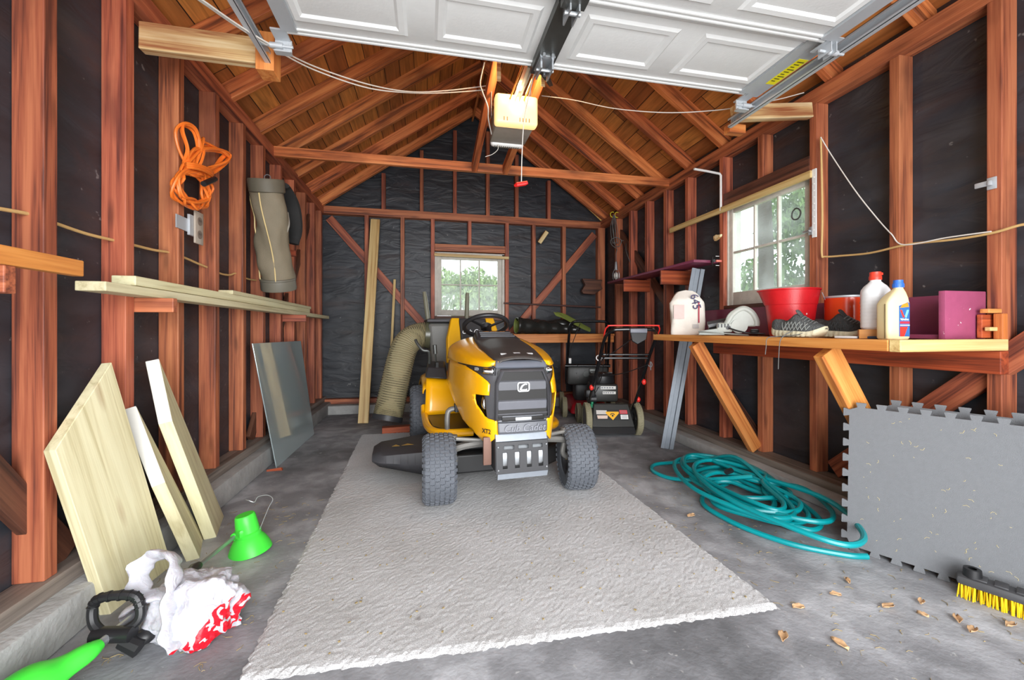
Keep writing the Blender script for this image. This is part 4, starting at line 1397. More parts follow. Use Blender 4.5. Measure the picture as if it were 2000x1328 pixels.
mb.tube(catmull([(0.06, -0.02, 0.46), (0.10, -0.06, 0.44), (0.03, -0.2, 0.3), (0.03, -0.3, 0.15)], 6), 0.004, n=6)
mb.build('lamp_cord', M_GREYCORD, wk)
hk = root('wall_hook', (2.25, 4.67, 2.38), 0, 'pair of yellow hooks holding the work lamp cord', 'hook')
for dx in (0.0, 0.06):
    mb = MB(); mb.tube([(dx - 0.02 + 0.03 * math.cos(t), 0, 0.02 + 0.032 * math.sin(t)) for t in [R(a) for a in range(60, 300, 15)]], 0.005, n=6); mb.build('hook', plain('hook_yellow', (222, 206, 60), 0.4), hk)

# grey metal channel leaning behind the bench end
A, B = Vector((1.955, 3.08, 0.0)), Vector((2.215, 3.03, 1.50))
bb = basis(B - A, (0.9, -0.35, -0.15))
Mc = Matrix.Translation(A) @ bb.to_4x4()
mb = MB()
Lc = (B - A).length
prof = [(-0.05, 0.0), (-0.05, 0.012), (-0.02, 0.012), (-0.016, 0.0), (0.016, 0.0), (0.02, 0.012), (0.05, 0.012), (0.05, 0.0), (0.047, 0.0), (0.047, 0.009), (0.022, 0.009), (0.018, -0.003), (-0.018, -0.003), (-0.022, 0.009), (-0.047, 0.009), (-0.047, 0.0)]
mb.prism([(p[1], p[0]) for p in prof], Lc, Matrix(((0, 0, 1, 0), (1, 0, 0, 0), (0, 1, 0, 0), (0, 0, 0, 1))))
T(mb.build('metal_channel', plain('grey_channel', (112, 119, 127), 0.45, metal=0.3), M=Mc, sm=0), 'grey metal channel leaning against the right wall behind the workbench end', 'metal channel')

# ================================================================== back wall things
o = board('wood_block', (1.429, 5.150, 2.120), (1.519, 5.100, 2.259), (0, 1, 0), 0.1, 0.05, M_PINE); T(o, 'small pale wood block nailed to a back wall stud', 'wood block')
o = MB(); o.prism([(-0.14, 0.1), (0.14, 0.09), (0.12, 0.02), (0.145, -0.03), (0.02, -0.11), (-0.13, -0.1), (-0.15, -0.06), (-0.1, 0.02)], 0.06, frame((2.167, 5.200, 1.567), (1, 0, 0), (0, 0, 1)))
T(o.build('saddle_block', M_DARKW, bevel=0.004, sm=0), 'curved brown wood block on the back wall near the right corner', 'wood block')
mb = MB(); mb.tube([(0.969, 5.190, 1.330), (1.630, 5.190, 1.311), (2.303, 5.190, 1.291)], 0.011, n=10)
T(mb.build('rod', plain('rusty_rod', (86, 58, 52), 0.6)), 'thin dark rod across the back wall studs, above the rubber boots', 'rod')
bs = root('back_bench', (1.6, 4.9, 0.15), 0, 'low wooden back shelf behind the mowers carrying the boots', 'shelf')
BM = Matrix.Translation((1.6, 4.9, 0.15))
board('shelf_top', (0.85, 4.93, 0.925), (2.25, 4.93, 0.925), (0, 1, 0), 0.54, 0.025, M_ORANGE, bs, rootM=BM)
board('front_rail', (0.85, 4.65, 0.885), (2.23, 4.65, 0.885), (0, 0, 1), 0.1, 0.03, M_ORANGE, bs, rootM=BM)
board('leg', (0.9, 4.70, 0.0), (0.9, 4.70, 0.91), (0, 1, 0), 0.07, 0.05, M_STUD, bs, rootM=BM)
board('leg', (2.2, 4.70, 0.0), (2.2, 4.70, 0.91), (0, 1, 0), 0.07, 0.05, M_STUD, bs, rootM=BM)
# rubber boots
M_RUB = plain('black_rubber', (40, 40, 38), 0.25, var=0.12, scale=6, bump=0.5, bscale=12)
M_OLIVE = plain('olive_lining', (118, 132, 62), 0.6, var=0.1)
bo = root('rubber_boot', (1.45, 4.86, 0.939), R(-4), 'black rubber boot with an olive lining lying on the back shelf', 'boot')
pts = catmull([(-0.40, -0.1, 0.1), (-0.3, -0.08, 0.095), (-0.15, -0.04, 0.085), (0.0, 0.0, 0.075), (0.14, 0.02, 0.065), (0.26, 0.03, 0.06), (0.36, 0.03, 0.05)], 6)
rad = [0.098 - 0.0011 * i + 0.006 * math.sin(i * 0.9) for i in range(len(pts))]
mb = MB()
rg = mb.tube(pts, rad, n=20, caps=False)
mb.bm.faces.new(rg[-1])
for v in mb.bm.verts:
    v.co.z = max(0.002, v.co.z + noise.noise(v.co * 9) * 0.012)
mb.build('shaft', M_RUB, bo, solid=0.006)
mb = MB(); mb.tube(pts[:5], [r_ - 0.006 for r_ in rad[:5]], n=20, caps=False); mb.build('lining', M_OLIVE, bo, solid=0.003)
mb = MB(); mb.tube(catmull([(-0.15, 0.05, 0.11), (0.0, 0.08, 0.10), (0.15, 0.06, 0.12), (0.3, 0.04, 0.1), (0.42, 0.0, 0.05)], 6), [0.075, 0.075, 0.075, 0.07, 0.07, 0.065, 0.06, 0.06, 0.06, 0.058, 0.056, 0.06, 0.062, 0.065, 0.07, 0.07, 0.065, 0.06, 0.055, 0.05, 0.045, 0.045, 0.04, 0.035, 0.02], n=16); mb.build('foot', M_RUB, bo)
og = MB(); 
def flap(i, j):
    t = i / 14
    c = catmull([(0.09, 0.0, 0.235), (0.17, -0.04, 0.2), (0.28, -0.09, 0.13), (0.38, -0.1, 0.08), (0.52, -0.08, 0.03)], 4)
    p_ = c[min(i, len(c) - 1)]
    w = 0.085 + 0.03 * math.sin(math.pi * t)
    a = math.pi * 2 * j / 12
    return (p_.x + 0.3 * w * math.cos(a), p_.y + 0.12 * math.sin(a) * w * 4, max(0.003, p_.z + w * 0.6 * math.cos(a) ** 2 * 0.6 + 0.02 * math.sin(a)))
V = og.grid(flap, 16, 12, cv=True)
og.bm.faces.new(V[0]); og.bm.faces.new(V[-1])
o = og.build('olive_bag', M_OLIVE); o.matrix_basis = Matrix.Translation((1.45, 4.80, 0.939)); T(o, 'folded olive green canvas strip draped over the black rubber boot', 'canvas')

# ================================================================== left wall shelf and what lies on it
def tb(name, p0, p1, wd, w, t, mat, label, cat, group=None, bevel=0.003):
    return T(board(name, p0, p1, wd, w, t, mat, bevel=bevel), label, cat, group)
tb('shelf_plank', (-1.152, 1.70, 1.150), (-1.152, 5.06, 1.130), (1, 0, 0), 0.092, 0.034, M_TREAT, 'longest pale plank of the left wall, lowest of the stack', 'plank')
tb('shelf_plank', (-1.158, 1.87, 1.1885), (-1.158, 4.31, 1.173), (1, 0, 0), 0.082, 0.038, M_TREAT, 'pale plank lying on the longest one, middle of the stack', 'plank')
o = tb('shelf_plank', (-1.160, 2.70, 1.2155), (-1.158, 4.36, 1.205), (1, 0, 0), 0.078, 0.024, M_TREAT, 'short pale plank with a blue tag, topmost of the left wall stack', 'plank')
mb = MB(); mb.box((0.05, 0.0, -0.0396), (0.09, 0.018, 0.001)) 
mb.box((0.03, 0.0, -0.0806), (0.06, 0.02, 0.0012)) if False else None
mb.build('price_tag', plain('tag_blue_white', (176, 196, 222), 0.5), o, sm=0)['label'] = 'blue and white end tag'
tb('orange_plank', (-0.995, 0.35, 1.178), (-0.995, 1.425, 1.175), (0, 0, 1), 0.046, 0.03, M_ORANGE, 'orange pine batten on edge in front of the near left studs', 'batten')
def shelf_block(y, x0, x1, z0, z1, label):
    return tb('shelf_support', (x0, y, (z0 + z1) / 2), (x1, y, (z0 + z1) / 2), (0, 0, 1), z1 - z0, 0.03, M_STUD, label, 'support block')
shelf_block(2.02, -1.28, -1.06, 1.07, 1.1305, 'dark red wood block carrying the near end of the plank stack on the left wall')
shelf_block(3.82, -1.28, -1.02, 1.06, 1.1195, 'dark red wood block carrying the far end of the plank stack on the left wall')
shelf_block(1.215, -1.28, -0.985, 1.085, 1.153, 'dark red wood block under the orange batten on the near left stud')

# cream cable through the left studs
cord('cable', [(-1.245, 1.420, 1.347), (-1.245, 1.504, 1.357), (-1.245, 1.609, 1.367), (-1.250, 1.704, 1.362), (-1.250, 1.830, 1.356), (-1.245, 1.964, 1.359), (-1.250, 2.083, 1.364), (-1.250, 2.213, 1.368), (-1.245, 2.320, 1.376), (-1.250, 2.460, 1.374), (-1.250, 2.582, 1.364), (-1.245, 2.691, 1.354), (-1.250, 2.841, 1.341), (-1.250, 2.962, 1.347), (-1.245, 3.051, 1.369), (-1.250, 3.223, 1.355), (-1.245, 3.416, 1.363)], 0.006, M_ROMEX, 'cream electrical cable threaded through holes in the left studs', 'cable')

# ---- electrical outlet on its steel bracket
ol = root('outlet', (-1.196, 2.36, 1.53), 0, 'steel bracketed electrical outlet on the left wall below the orange cord', 'outlet')
mb = MB(); mb.span((-0.003, -0.075, -0.035), (0.002, 0.03, 0.03)); mb.span((0.0, 0.02, -0.05), (0.012, 0.1, 0.055)); mb.build('bracket', M_GALV, ol, sm=0)
mb = MB(); mb.span((0.012, 0.05, -0.085), (0.022, 0.13, 0.085), bevel=0.004); mb.build('cover_plate', plain('outlet_plate', (172, 160, 146), 0.45), ol)
for z in (0.035, -0.035):
    mb = MB(); mb.lathe([(0, 0), (0.022, 0), (0.022, 0.0025), (0, 0.0025)], 20, M=Matrix.Translation((0.022, 0.09, z)) @ Matrix.Rotation(R(90), 4, 'Y')); s = mb.build('socket', plain('outlet_brown', (120, 104, 92), 0.4), ol)
    mb = MB()
    for dy in (-0.007, 0.007):
        mb.box((0.0252, 0.09 + dy, z + 0.003), (0.001, 0.0025, 0.011))
    mb.build('pattern', M_BLACK_P, s, sm=0)

# ---- orange extension cord, bundled
M_OCORD = plain('orange_cord', (240, 122, 42), 0.45, var=0.05)
ec = root('extension_cord', (-1.165, 2.40, 1.82), 0, 'bundled orange extension cord hanging on the left studs', 'extension cord')
rnd = random.Random(21)
mb = MB()
def uv(u, v):
    r_ = (u - 1000) / 800
    t_ = -1.165 / (0.979 * r_ + 0.2032)
    return (t_ * (0.979 - 0.2032 * r_) - 2.40, (642 - v) / 800 * t_ + 1.0 - 1.82)
loops = []
for k in range(7):                                  # loop reaching to the right
    j = lambda a: rnd.uniform(-a, a)
    loops.append([(358 + j(8), 330 + j(10)), (375 + j(6), 300 + j(6) - k), (405 + j(6), 285 + j(9)), (434 + j(6), 298 + j(8)), (436 + j(6), 318 + j(8)), (408 + j(6), 335 + j(8)), (375 + j(6), 342 + j(8))])
for k in range(8):                                  # loop hanging down
    loops.append([(365 + j(9), 330 + j(6)), (343 + j(6), 348 + j(8)), (346 + j(8), 378 + j(9)), (368 + j(12), 398 + j(10)), (396 + j(12), 398 + j(12)), (400 + j(9), 372 + j(9)), (388 + j(6), 340 + j(8))])
for k in range(3):                                  # tall loop on top
    loops.append([(366 + j(4), 322), (355 + j(4), 290), (350 + j(2) + 3 * k, 255 + j(4)), (360 + j(4), 240 + 3 * k), (374 + j(4), 252 + 3 * k), (380 + j(4), 290), (376, 322)])
loops.append([(378, 322), (385, 290), (394, 270), (396, 276), (388, 296), (380, 322)])
for q, lp in enumerate(loops):
    P = []
    for i, (u, v) in enumerate(lp):
        y, z = uv(u, v)
        P.append((rnd.uniform(-0.012, 0.03), y, z))
    mb.tube(catmull(P, 5, closed=True), 0.0068, n=6, closed=True)
for k in range(3):                                  # turns round the waist
    y0, z0 = uv(352, 318 + 4 * k); y1, z1 = uv(402, 338 + 4 * k)
    mb.tube(catmull([(0.03, y0, z0), (0.05, (y0 + y1) / 2, (z0 + z1) / 2 + 0.01), (0.03, y1, z1), (-0.02, (y0 + y1) / 2, (z0 + z1) / 2)], 5, closed=True), 0.0068, n=6, closed=True)
mb.build('cord', M_OCORD, ec)
mb = MB(); a = uv(378, 358); b = uv(400, 348); mb.tube([(0.045, a[0], a[1]), (0.048, b[0], b[1])], 0.014, n=10); mb.build('plug', M_BLACK_P, ec)

# ---- golf bag
A, B = Vector((-1.085, 3.10, 2.03)), Vector((-1.075, 3.33, 1.292))
gb = root('golf_bag', B, 0, 'empty olive grey golf bag hanging on the left wall above the planks', 'golf bag')
ax = (A - B)
Lg = ax.length
G = basis(ax, (1, 0, 0)).to_4x4()                   # local x along the bag (up), y / z across
Mg = G @ Matrix(((0, 0, 1, 0), (1, 0, 0, 0), (0, 1, 0, 0), (0, 0, 0, 1)))   # z along the bag
M_CANV = plain('olive_grey_canvas', (128, 118, 98), 0.7, var=0.1, scale=12, bump=0.3, bscale=220)
M_CANVD = plain('dark_canvas', (66, 66, 60), 0.6, var=0.1)
M_PIPE = plain('cream_piping', (220, 196, 140), 0.5)
def bagr(t, a):
    r = 0.112 - 0.012 * t + 0.008 * math.sin(t * 9 + a) + 0.006 * math.sin(3 * a + t * 14)
    if 0.12 < t < 0.9:
        r += noise.noise(Vector((math.cos(a) * 1.5, math.sin(a) * 1.5, t * 6))) * 0.014
    return r
mb = MB()
V = mb.grid(lambda i, j: (bagr(0.1 + 0.8 * j / 27, 2 * math.pi * i / 36) * math.cos(2 * math.pi * i / 36) * 0.92, bagr(0.1 + 0.8 * j / 27, 2 * math.pi * i / 36) * math.sin(2 * math.pi * i / 36), Lg * (0.1 + 0.8 * j / 27)), 36, 28, cu=True)
mb.build('canvas_body', M_CANV, gb, M=Mg, sm=60)
mb = MB(); mb.lathe([(0, 0), (0.115, 0), (0.118, 0.01), (0.116, 0.07), (0.12, 0.075), (0.12, 0.085), (0.108, 0.09), (0, 0.09)], 36); mb.build('base_cap', plain('grey_rubber', (112, 108, 96), 0.5), gb, M=Mg)
mb = MB(); mb.lathe([(0.1, Lg * 0.88), (0.112, Lg * 0.89), (0.113, Lg * 0.985), (0.108, Lg), (0.1, Lg * 0.995), (0.098, Lg * 0.9)], 36, cap0=False, cap1=False); mb.build('top_cuff', plain('cuff_olive', (98, 92, 78), 0.6), gb, M=Mg)
for a0, a1 in ((1.9, 2.2), (0.55, 0.95), (-0.1, 0.1)):
    mb = MB()
    P = []
    for k in range(24):
        t = 0.1 + 0.78 * k / 23
        a = a0 + (a1 - a0) * (1 - t) + 0.12 * math.sin(t * 5)
        r = bagr(t, a) + 0.003
        P.append((r * math.cos(a) * 0.92, r * math.sin(a), Lg * t))
    mb.tube(P, 0.0042, n=6)
    # angles are measured so that the piping faces the room
    mb.build('piping', M_PIPE, gb, M=Mg @ Matrix.Rotation(R(-115), 4, 'Z'))
mb = MB()
mb.tube([(0.02 * math.cos(t), 0.0, 0.02 * math.sin(t)) for t in [2 * math.pi * k / 14 for k in range(14)]], 0.003, n=6, closed=True)
mb.build('ring', M_STEEL, gb, M=Matrix.Translation(A - B + Vector((0.0, 0.03, 0.02))))
mb = MB()
c = catmull([(0.03, -0.02, 0.77), (0.01, 0.05, 0.76), (0.02, 0.16, 0.68), (0.03, 0.22, 0.56), (0.03, 0.26, 0.46), (0.02, 0.25, 0.39)], 6)
mb.tube(c, [0.045 + 0.03 * math.sin(math.pi * min(1, i / len(c) * 1.2)) for i in range(len(c))], n=12, flat=0.5)
mb.build('hood', plain('black_hood', (38, 38, 38), 0.8), gb)['label'] = 'black fleece hood'
for pts in ([(0.08, -0.1, 0.55), (0.1, -0.14, 0.45), (0.07, -0.13, 0.36), (0.06, -0.09, 0.31)],):
    mb = MB(); mb.tube(catmull(pts, 6), 0.014, n=8, flat=0.35); mb.build('strap', plain('clear_strap', (150, 146, 136), 0.4), gb)
mb = MB()
mb.cyl((-0.002, 0.19, 0.74), (-0.002, 0.235, 0.12), 0.004, 6); mb.build('drawcord', M_PIPE, gb)
o = MB(); o.span((-1.26, 3.80, 1.62), (-1.1, 3.83, 1.67)); T(o.build('peg_block', M_REDBR, bevel=0.003, sm=0), 'small red brown wood peg block beside the golf bag', 'wood block')

# ================================================================== lumber and glass leaning on the left wall
def slab(name, face, nrm_t, mats, label, cat):
    """leaning board from its front face polygon; thickness runs back from the face. Local x along the board."""
    P = [Vector(p) for p in face]
    up = ((P[-1] + P[-2]) / 2 - (P[0] + P[1]) / 2)
    n = (P[1] - P[0]).cross(up).normalized()
    if n.x < 0:
        n = -n
    M = Matrix.Translation(P[0]) @ basis(up, n).to_4x4()
    inv = M.inverted()
    mb = MB()
    # keep the face flat
    c = P[0]
    F = [p - n * (p - c).dot(n) for p in P]
    mb.hexa([inv @ (p - n * nrm_t) for p in F], [inv @ p for p in F])
    o = mb.build(name, mats, None, sm=0, M=M, bevel=0.002)
    if isinstance(mats, list):
        o.data.polygons[4].material_index = 1          # the sawn end
    return T(o, label, cat)
M_SAWN = plain('white_sawn_end', (216, 214, 206), 0.8, var=0.04)
p1 = slab('wide_plank', [(-1.085, 1.69, 0.0), (-1.055, 1.985, 0.0), (-1.15, 1.80, 0.875), (-1.155, 1.565, 0.615)], 0.036, M_TREAT, 'wide treated plank with a slanted sawn top, leaning behind the white bag', 'plank')
slab('narrow_plank', [(-0.97, 2.025, 0.0), (-1.05, 2.225, 0.0), (-1.15, 1.945, 0.69), (-1.065, 1.94, 0.365)], 0.045, [M_TREAT, M_SAWN], 'shortest treated plank, leaning between the wide plank and the tall narrow one', 'plank')
slab('narrow_plank', [(-0.989, 2.213, 0.0), (-1.06, 2.45, 0.0), (-1.15, 2.086, 0.87), (-1.085, 2.03, 0.60)], 0.048, [M_TREAT, M_SAWN], 'tall narrow treated plank leaning on the left wall, third from the camera', 'plank')
# faint mill stamp on the wide plank
Ms = p1.matrix_basis
m, nt, p = mat_new('faint_ink'); p.inputs['Base Color'].default_value = srgb(128, 136, 124); p.inputs['Roughness'].default_value = 0.9
M_INK = m
for (lx, s_) in ((0.60, 'AWPA  UC4A'), (0.575, 'GROUND CONTACT'), (0.36, 'No.2  KD'), ):
    pass

m, nt, p = mat_new('grey_green_glass')
p.inputs['Base Color'].default_value = srgb(182, 198, 200)
p.inputs['Coat Weight'].default_value = 1.0
p.inputs['Coat Roughness'].default_value = 0.02
p.inputs['Metallic'].default_value = 0.35
p.inputs['Roughness'].default_value = 0.06
p.inputs['Specular IOR Level'].default_value = 0.8
tc = N(nt, 'ShaderNodeTexCoord'); nz = N(nt, 'ShaderNodeTexNoise'); nz.inputs['Scale'].default_value = 6; nz.inputs['Detail'].default_value = 8
nt.links.new(tc.outputs['Object'], nz.inputs['Vector'])
mr = N(nt, 'ShaderNodeMapRange'); mr.inputs['From Min'].default_value, mr.inputs['From Max'].default_value = 0.4, 0.75; mr.inputs['To Min'].default_value, mr.inputs['To Max'].default_value = 0.04, 0.22
nt.links.new(nz.outputs['Fac'], mr.inputs['Value']); nt.links.new(mr.outputs[0], p.inputs['Roughness'])
M_MIRR = m
slab('glass_pane', [(-1.055, 3.22, 0.002), (-1.045, 4.18, 0.002), (-1.172, 4.19, 0.885), (-1.172, 3.13, 0.90)], 0.007, M_MIRR, 'big grey green glass sheet leaning on the left wall, mirroring the pale board', 'glass sheet')

# pale board and thin stick leaning on the back wall
tb('long_board', (-0.66, 4.56, 0.0), (-0.607, 5.165, 2.31), (1, 0, 0), 0.105, 0.045, M_PINE, 'tall pale board leaning on the back wall left of the grey hose tube', 'board')
tb('thin_stick', (-0.44, 4.95, 0.0), (-0.385, 5.17, 1.60), (1, 0, 0), 0.028, 0.018, M_PINE, 'thin yellow stick leaning on the back wall beside the tall board', 'stick')
tb('wood_block', (-0.42, 4.08, 0.03), (-0.02, 4.12, 0.03), (0, 0, 1), 0.06, 0.08, M_REDBR, 'red brown wood block on the floor behind the tractor wheel', 'wood block')

# ================================================================== floor: rug, hose, mats, broom, trimmer, bag
def rugmat():
    m, nt, p = mat_new('grey_carpet')
    L = nt.links.new
    tc = N(nt, 'ShaderNodeTexCoord')
    def nz(s, d):
        n = N(nt, 'ShaderNodeTexNoise'); n.inputs['Scale'].default_value = s; n.inputs['Detail'].default_value = d
        L(tc.outputs['Object'], n.inputs['Vector']); return n.outputs['Fac']
    cr = N(nt, 'ShaderNodeValToRGB'); e = cr.color_ramp.elements
    e[0].position, e[0].color = 0.32, srgb(158, 157, 157)
    e[1].position, e[1].color = 0.68, srgb(207, 206, 207)
    L(nz(260, 3), cr.inputs[0])
    c2 = N(nt, 'ShaderNodeValToRGB'); e = c2.color_ramp.elements
    e[0].position, e[0].color = 0.33, (0.78, 0.77, 0.75, 1)
    e[1].position, e[1].color = 0.6, (1, 1, 1, 1)
    L(nz(3.0, 8), c2.inputs[0])
    mx = N(nt, 'ShaderNodeMix', data_type='RGBA', blend_type='MULTIPLY'); mx.inputs['Factor'].default_value = 0.8
    L(cr.outputs[0], mx.inputs['A']); L(c2.outputs[0], mx.inputs['B'])
    c3 = N(nt, 'ShaderNodeValToRGB'); e = c3.color_ramp.elements
    e[0].position, e[0].color = 0.70, (0, 0, 0, 1); e[1].position, e[1].color = 0.78, (0.6, 0.6, 0.6, 1)
    L(nz(22, 4), c3.inputs[0])
    m3 = N(nt, 'ShaderNodeMix', data_type='RGBA'); L(c3.outputs[0], m3.inputs['Factor']); L(mx.outputs['Result'], m3.inputs['A']); m3.inputs['B'].default_value = srgb(96, 88, 80)
    L(m3.outputs['Result'], p.inputs['Base Color'])
    p.inputs['Roughness'].default_value = 0.95
    p.inputs['Sheen Weight'].default_value = 0.3
    bp = N(nt, 'ShaderNodeBump'); bp.inputs['Strength'].default_value = 0.55; bp.inputs['Distance'].default_value = 0.006
    L(nz(420, 2), bp.inputs['Height']); L(bp.outputs['Normal'], p.inputs['Normal'])
    return m
rnd = random.Random(5)
mb = MB()
nu, nv = 150, 230
C4 = [Vector((-0.525, 1.285, 0)), Vector((1.235, 1.235, 0)), Vector((1.165, 4.05, 0)), Vector((-0.60, 4.05, 0))]
def rugfn(i, j):
    a, b = i / (nu - 1), j / (nv - 1)
    p = (C4[0] * (1 - a) + C4[1] * a) * (1 - b) + (C4[3] * (1 - a) + C4[2] * a) * b
    edge = min(i, j, nu - 1 - i, nv - 1 - j)
    z = 0.011 + rnd.uniform(-0.001, 0.001)
    if edge == 0:
        z = 0.0005
        p = p + Vector((rnd.uniform(-0.005, 0.005), rnd.uniform(-0.005, 0.005), 0))
    elif edge == 1:
        z = 0.007 + rnd.uniform(-0.002, 0.004)
        p = p + Vector((rnd.uniform(-0.004, 0.004), rnd.uniform(-0.004, 0.004), 0))
    p.z = z
    return p
mb.grid(rugfn, nu, nv)
o = mb.build('area_rug', rugmat(), None, sm=0)
T(o, 'pale grey carpet remnant lying on the concrete under the tractor', 'rug')
ZR = 0.012

# ---- garden hose
M_HOSE = plain('teal_hose', (0, 142, 148), 0.35, var=0.06, scale=4)
rnd = random.Random(14)
P = []
nl = 11
ang = R(-8)
for k in range(nl):
    ra = rnd.uniform(0.12, 0.29)
    rb = rnd.uniform(0.24, 0.54)
    cx, cy = 1.80 + rnd.uniform(-0.08, 0.1), 2.03 + rnd.uniform(-0.13, 0.13)
    for q in range(9):
        a = 2 * math.pi * q / 9 + 0.5
        x = cx + ra * math.cos(a) * rnd.uniform(0.8, 1.15)
        y = cy + rb * math.sin(a) * rnd.uniform(0.93, 1.07)
        dx, dy = x - 1.8, y - 2.05
        x, y = 1.8 + dx * math.cos(ang) - dy * math.sin(ang), 2.05 + dx * math.sin(ang) + dy * math.cos(ang)
        z = 0.014 + 0.0105 * k + rnd.uniform(0, 0.018)
        if k == nl - 1:
            z *= 0.75
        P.append((min(x, 2.115), y, z))
def clear_of_mat(p):
    dx, dy = p[0] - 1.868, p[1] - 1.535
    along, off = dx * 0.471 - dy * 0.882, dx * 0.882 + dy * 0.471
    if along > -0.06 and off > -0.045:
        k = off + 0.045
        return (p[0] - 0.882 * k, p[1] - 0.471 * k, p[2])
    return p
P = [clear_of_mat(p) for p in P]
P = [(1.87, 1.425, 0.013), (1.78, 1.46, 0.013), (1.62, 1.60, 0.013), (1.52, 1.85, 0.013), (1.56, 2.1, 0.02)] + P + [(2.0, 2.35, 0.15), (1.97, 2.6, 0.06), (1.80, 2.71, 0.016), (1.62, 2.70, 0.014), (1.535, 2.58, 0.014), (1.58, 2.42, 0.016), (1.72, 2.28, 0.05), (1.9, 2.1, 0.12)]
gh = root('garden_hose', (1.8, 2.05, 0), 0, 'teal garden hose heaped in loose coils on the floor', 'hose')
mb = MB(); mb.tube([(p.x - 1.8, p.y - 2.05, p.z) for p in catmull(P, 7)], 0.0125, n=8); mb.build('hose_tube', M_HOSE, gh)
mb = MB(); mb.cyl((-0.02, 0.12, 0.13), (0.03, 0.14, 0.13), 0.016, 10); mb.build('hose_coupling', M_BLACK_P, gh)

# ---- interlocking foam mats
M_FOAM = plain('grey_foam', (112, 114, 117), 0.8, var=0.06, scale=60, bump=0.35, bscale=400)
def jig(size, n, d=0.019, seed=0):
    """square outline with dovetail teeth, counter-clockwise"""
    side = []
    p = size / n
    for k in range(n):
        x = k * p
        side += [(x + p * 0.20, 0), (x + p * 0.12, -d), (x + p * 0.16, -d * 1.12), (x + p * 0.62, -d * 1.12), (x + p * 0.66, -d), (x + p * 0.58, 0)]
    out = []
    h = size / 2
    for r_ in range(4):
        a = math.pi / 2 * r_
        for (x, y) in side:
            X, Y = x - h, y - h
            out.append((X * math.cos(a) - Y * math.sin(a) + h, X * math.sin(a) + Y * math.cos(a) + h))
    return out
def mat_tile(loc, xd, up, size, label):
    M = frame(loc, xd, up)
    mb = MB()
    mb.prism(jig(size, 9), 0.013, M=Matrix())
    return T(mb.build('foam_mat', M_FOAM, None, sm=0, M=M, bevel=0.0015), label, 'foam mat')
def mat_frame(bl, xd, tl):
    return Vector(bl), Vector(xd).normalized(), (Vector(tl) - Vector(bl))
bl, xd, up = mat_frame((1.877, 1.518, 0.021), (0.47, -0.88, 0), (1.949, 1.473, 0.592))
fm = mat_tile(bl, xd, up, 0.622, 'grey interlocking foam mat leaning at the front, facing the room')
bl, xd, up = mat_frame((1.975, 1.455, 0.04), (0.42, -0.907, 0), (2.06, 1.446, 0.64))
mat_tile(bl, xd, up, 0.622, 'grey interlocking foam mat behind the other, only its toothed edge showing')
mb = MB()
rnd = random.Random(9)
for k in range(70):
    x, y = rnd.uniform(0.05, 0.6), rnd.uniform(0.03, 0.6)
    a = rnd.uniform(0, 6.28); l = rnd.uniform(0.003, 0.018)
    mb.tube([(x, y, 0.0135), (x + l * 0.5 * math.cos(a), y + l * 0.5 * math.sin(a), 0.0145), (x + l * math.cos(a + 0.6), y + l * math.sin(a + 0.6), 0.0135)], 0.0007, n=4)
o = mb.build('grass_specks', plain('dry_straw', (206, 190, 140), 0.8), fm, sm=0); o['kind'] = 'stuff'

# ---- push broom head
br = root('broom_head', (2.035, 1.045, 0.0), R(-64), 'black broom head with yellow bristles on the floor by the foam mat', 'broom')
mb = MB(); mb.box((0, 0, 0.062), (0.30, 0.065, 0.034), bevel=0.012)
for k in range(5):
    mb.box((-0.09 + 0.05 * k, 0, 0.081), (0.034, 0.05, 0.006), bevel=0.002)
mb.build('head_block', plain('broom_black', (66, 66, 68), 0.5), br)
mb = MB(); mb.lathe([(0.012, 0.0), (0.026, 0.0), (0.024, 0.03), (0.012, 0.03)], 16, M=Matrix.Translation((-0.11, 0, 0.078)), cap0=False, cap1=False); mb.build('handle_socket', M_BLACK_P, br)
mb = MB()
rnd = random.Random(2)
for r_ in range(4):
    for k in range(24):
        x, y = -0.138 + k * 0.012, -0.024 + r_ * 0.016
        for q in range(4):
            dx, dy = rnd.uniform(-0.004, 0.004), rnd.uniform(-0.004, 0.004)
            mb.tube([(x + dx, y + dy, 0.05), (x + dx * 2.2, y + dy * 2 + (y) * 0.45, 0.002)], 0.0017, n=4)
o = mb.build('bristles', plain('bristle_yellow', (236, 196, 20), 0.5), br, sm=0)

# ---- string trimmer
M_LIME = plain('lime_plastic', (70, 226, 66), 0.4, var=0.03)
st = root('string_trimmer', (-0.78, 2.05, 0), 0, 'lime green string trimmer lying on the floor along the left curb', 'string trimmer')
o_ = Vector((-0.78, 2.05, 0))
def SP(*p):
    return Vector(p) - o_
h0 = Vector((-0.933, 1.388, 0.085)); h1 = Vector((-0.836, 2.049, 0.075))
jn = h0.lerp(h1, 0.62)
mb = MB()
mb.tube([h0 - o_, jn - o_], 0.013, n=12)
mb.tube([jn - o_, h1 - o_], 0.0095, n=12)
mb.build('shaft', M_STEEL, st)
mb = MB(); mb.tube([h0.lerp(h1, 0.56) - o_, h0.lerp(h1, 0.6) - o_, h0.lerp(h1, 0.64) - o_], [0.014, 0.021, 0.015], n=12); mb.build('collar', M_DKSTEEL, st)
g1 = Vector((-1.003, 1.289, 0.070)); g2 = Vector((-1.036, 1.239, 0.050))
gp = catmull([h0.lerp(h1, 0.03) - o_, h0.lerp(g1, 0.22) - o_, h0.lerp(g1, 0.6) - o_, g1 - o_, g2 - o_], 8)
mb = MB(); mb.tube(gp, [0.018 + 0.062 * (i / (len(gp) - 1)) ** 1.1 + 0.004 * math.sin(i * 0.35) for i in range(len(gp))], n=20, flat=0.8); mb.build('rear_grip', M_LIME, st)
d = (h1 - h0).normalized()
side = d.cross(Vector((0, 0, 1))).normalized()
cc = h0.lerp(h1, 0.085)
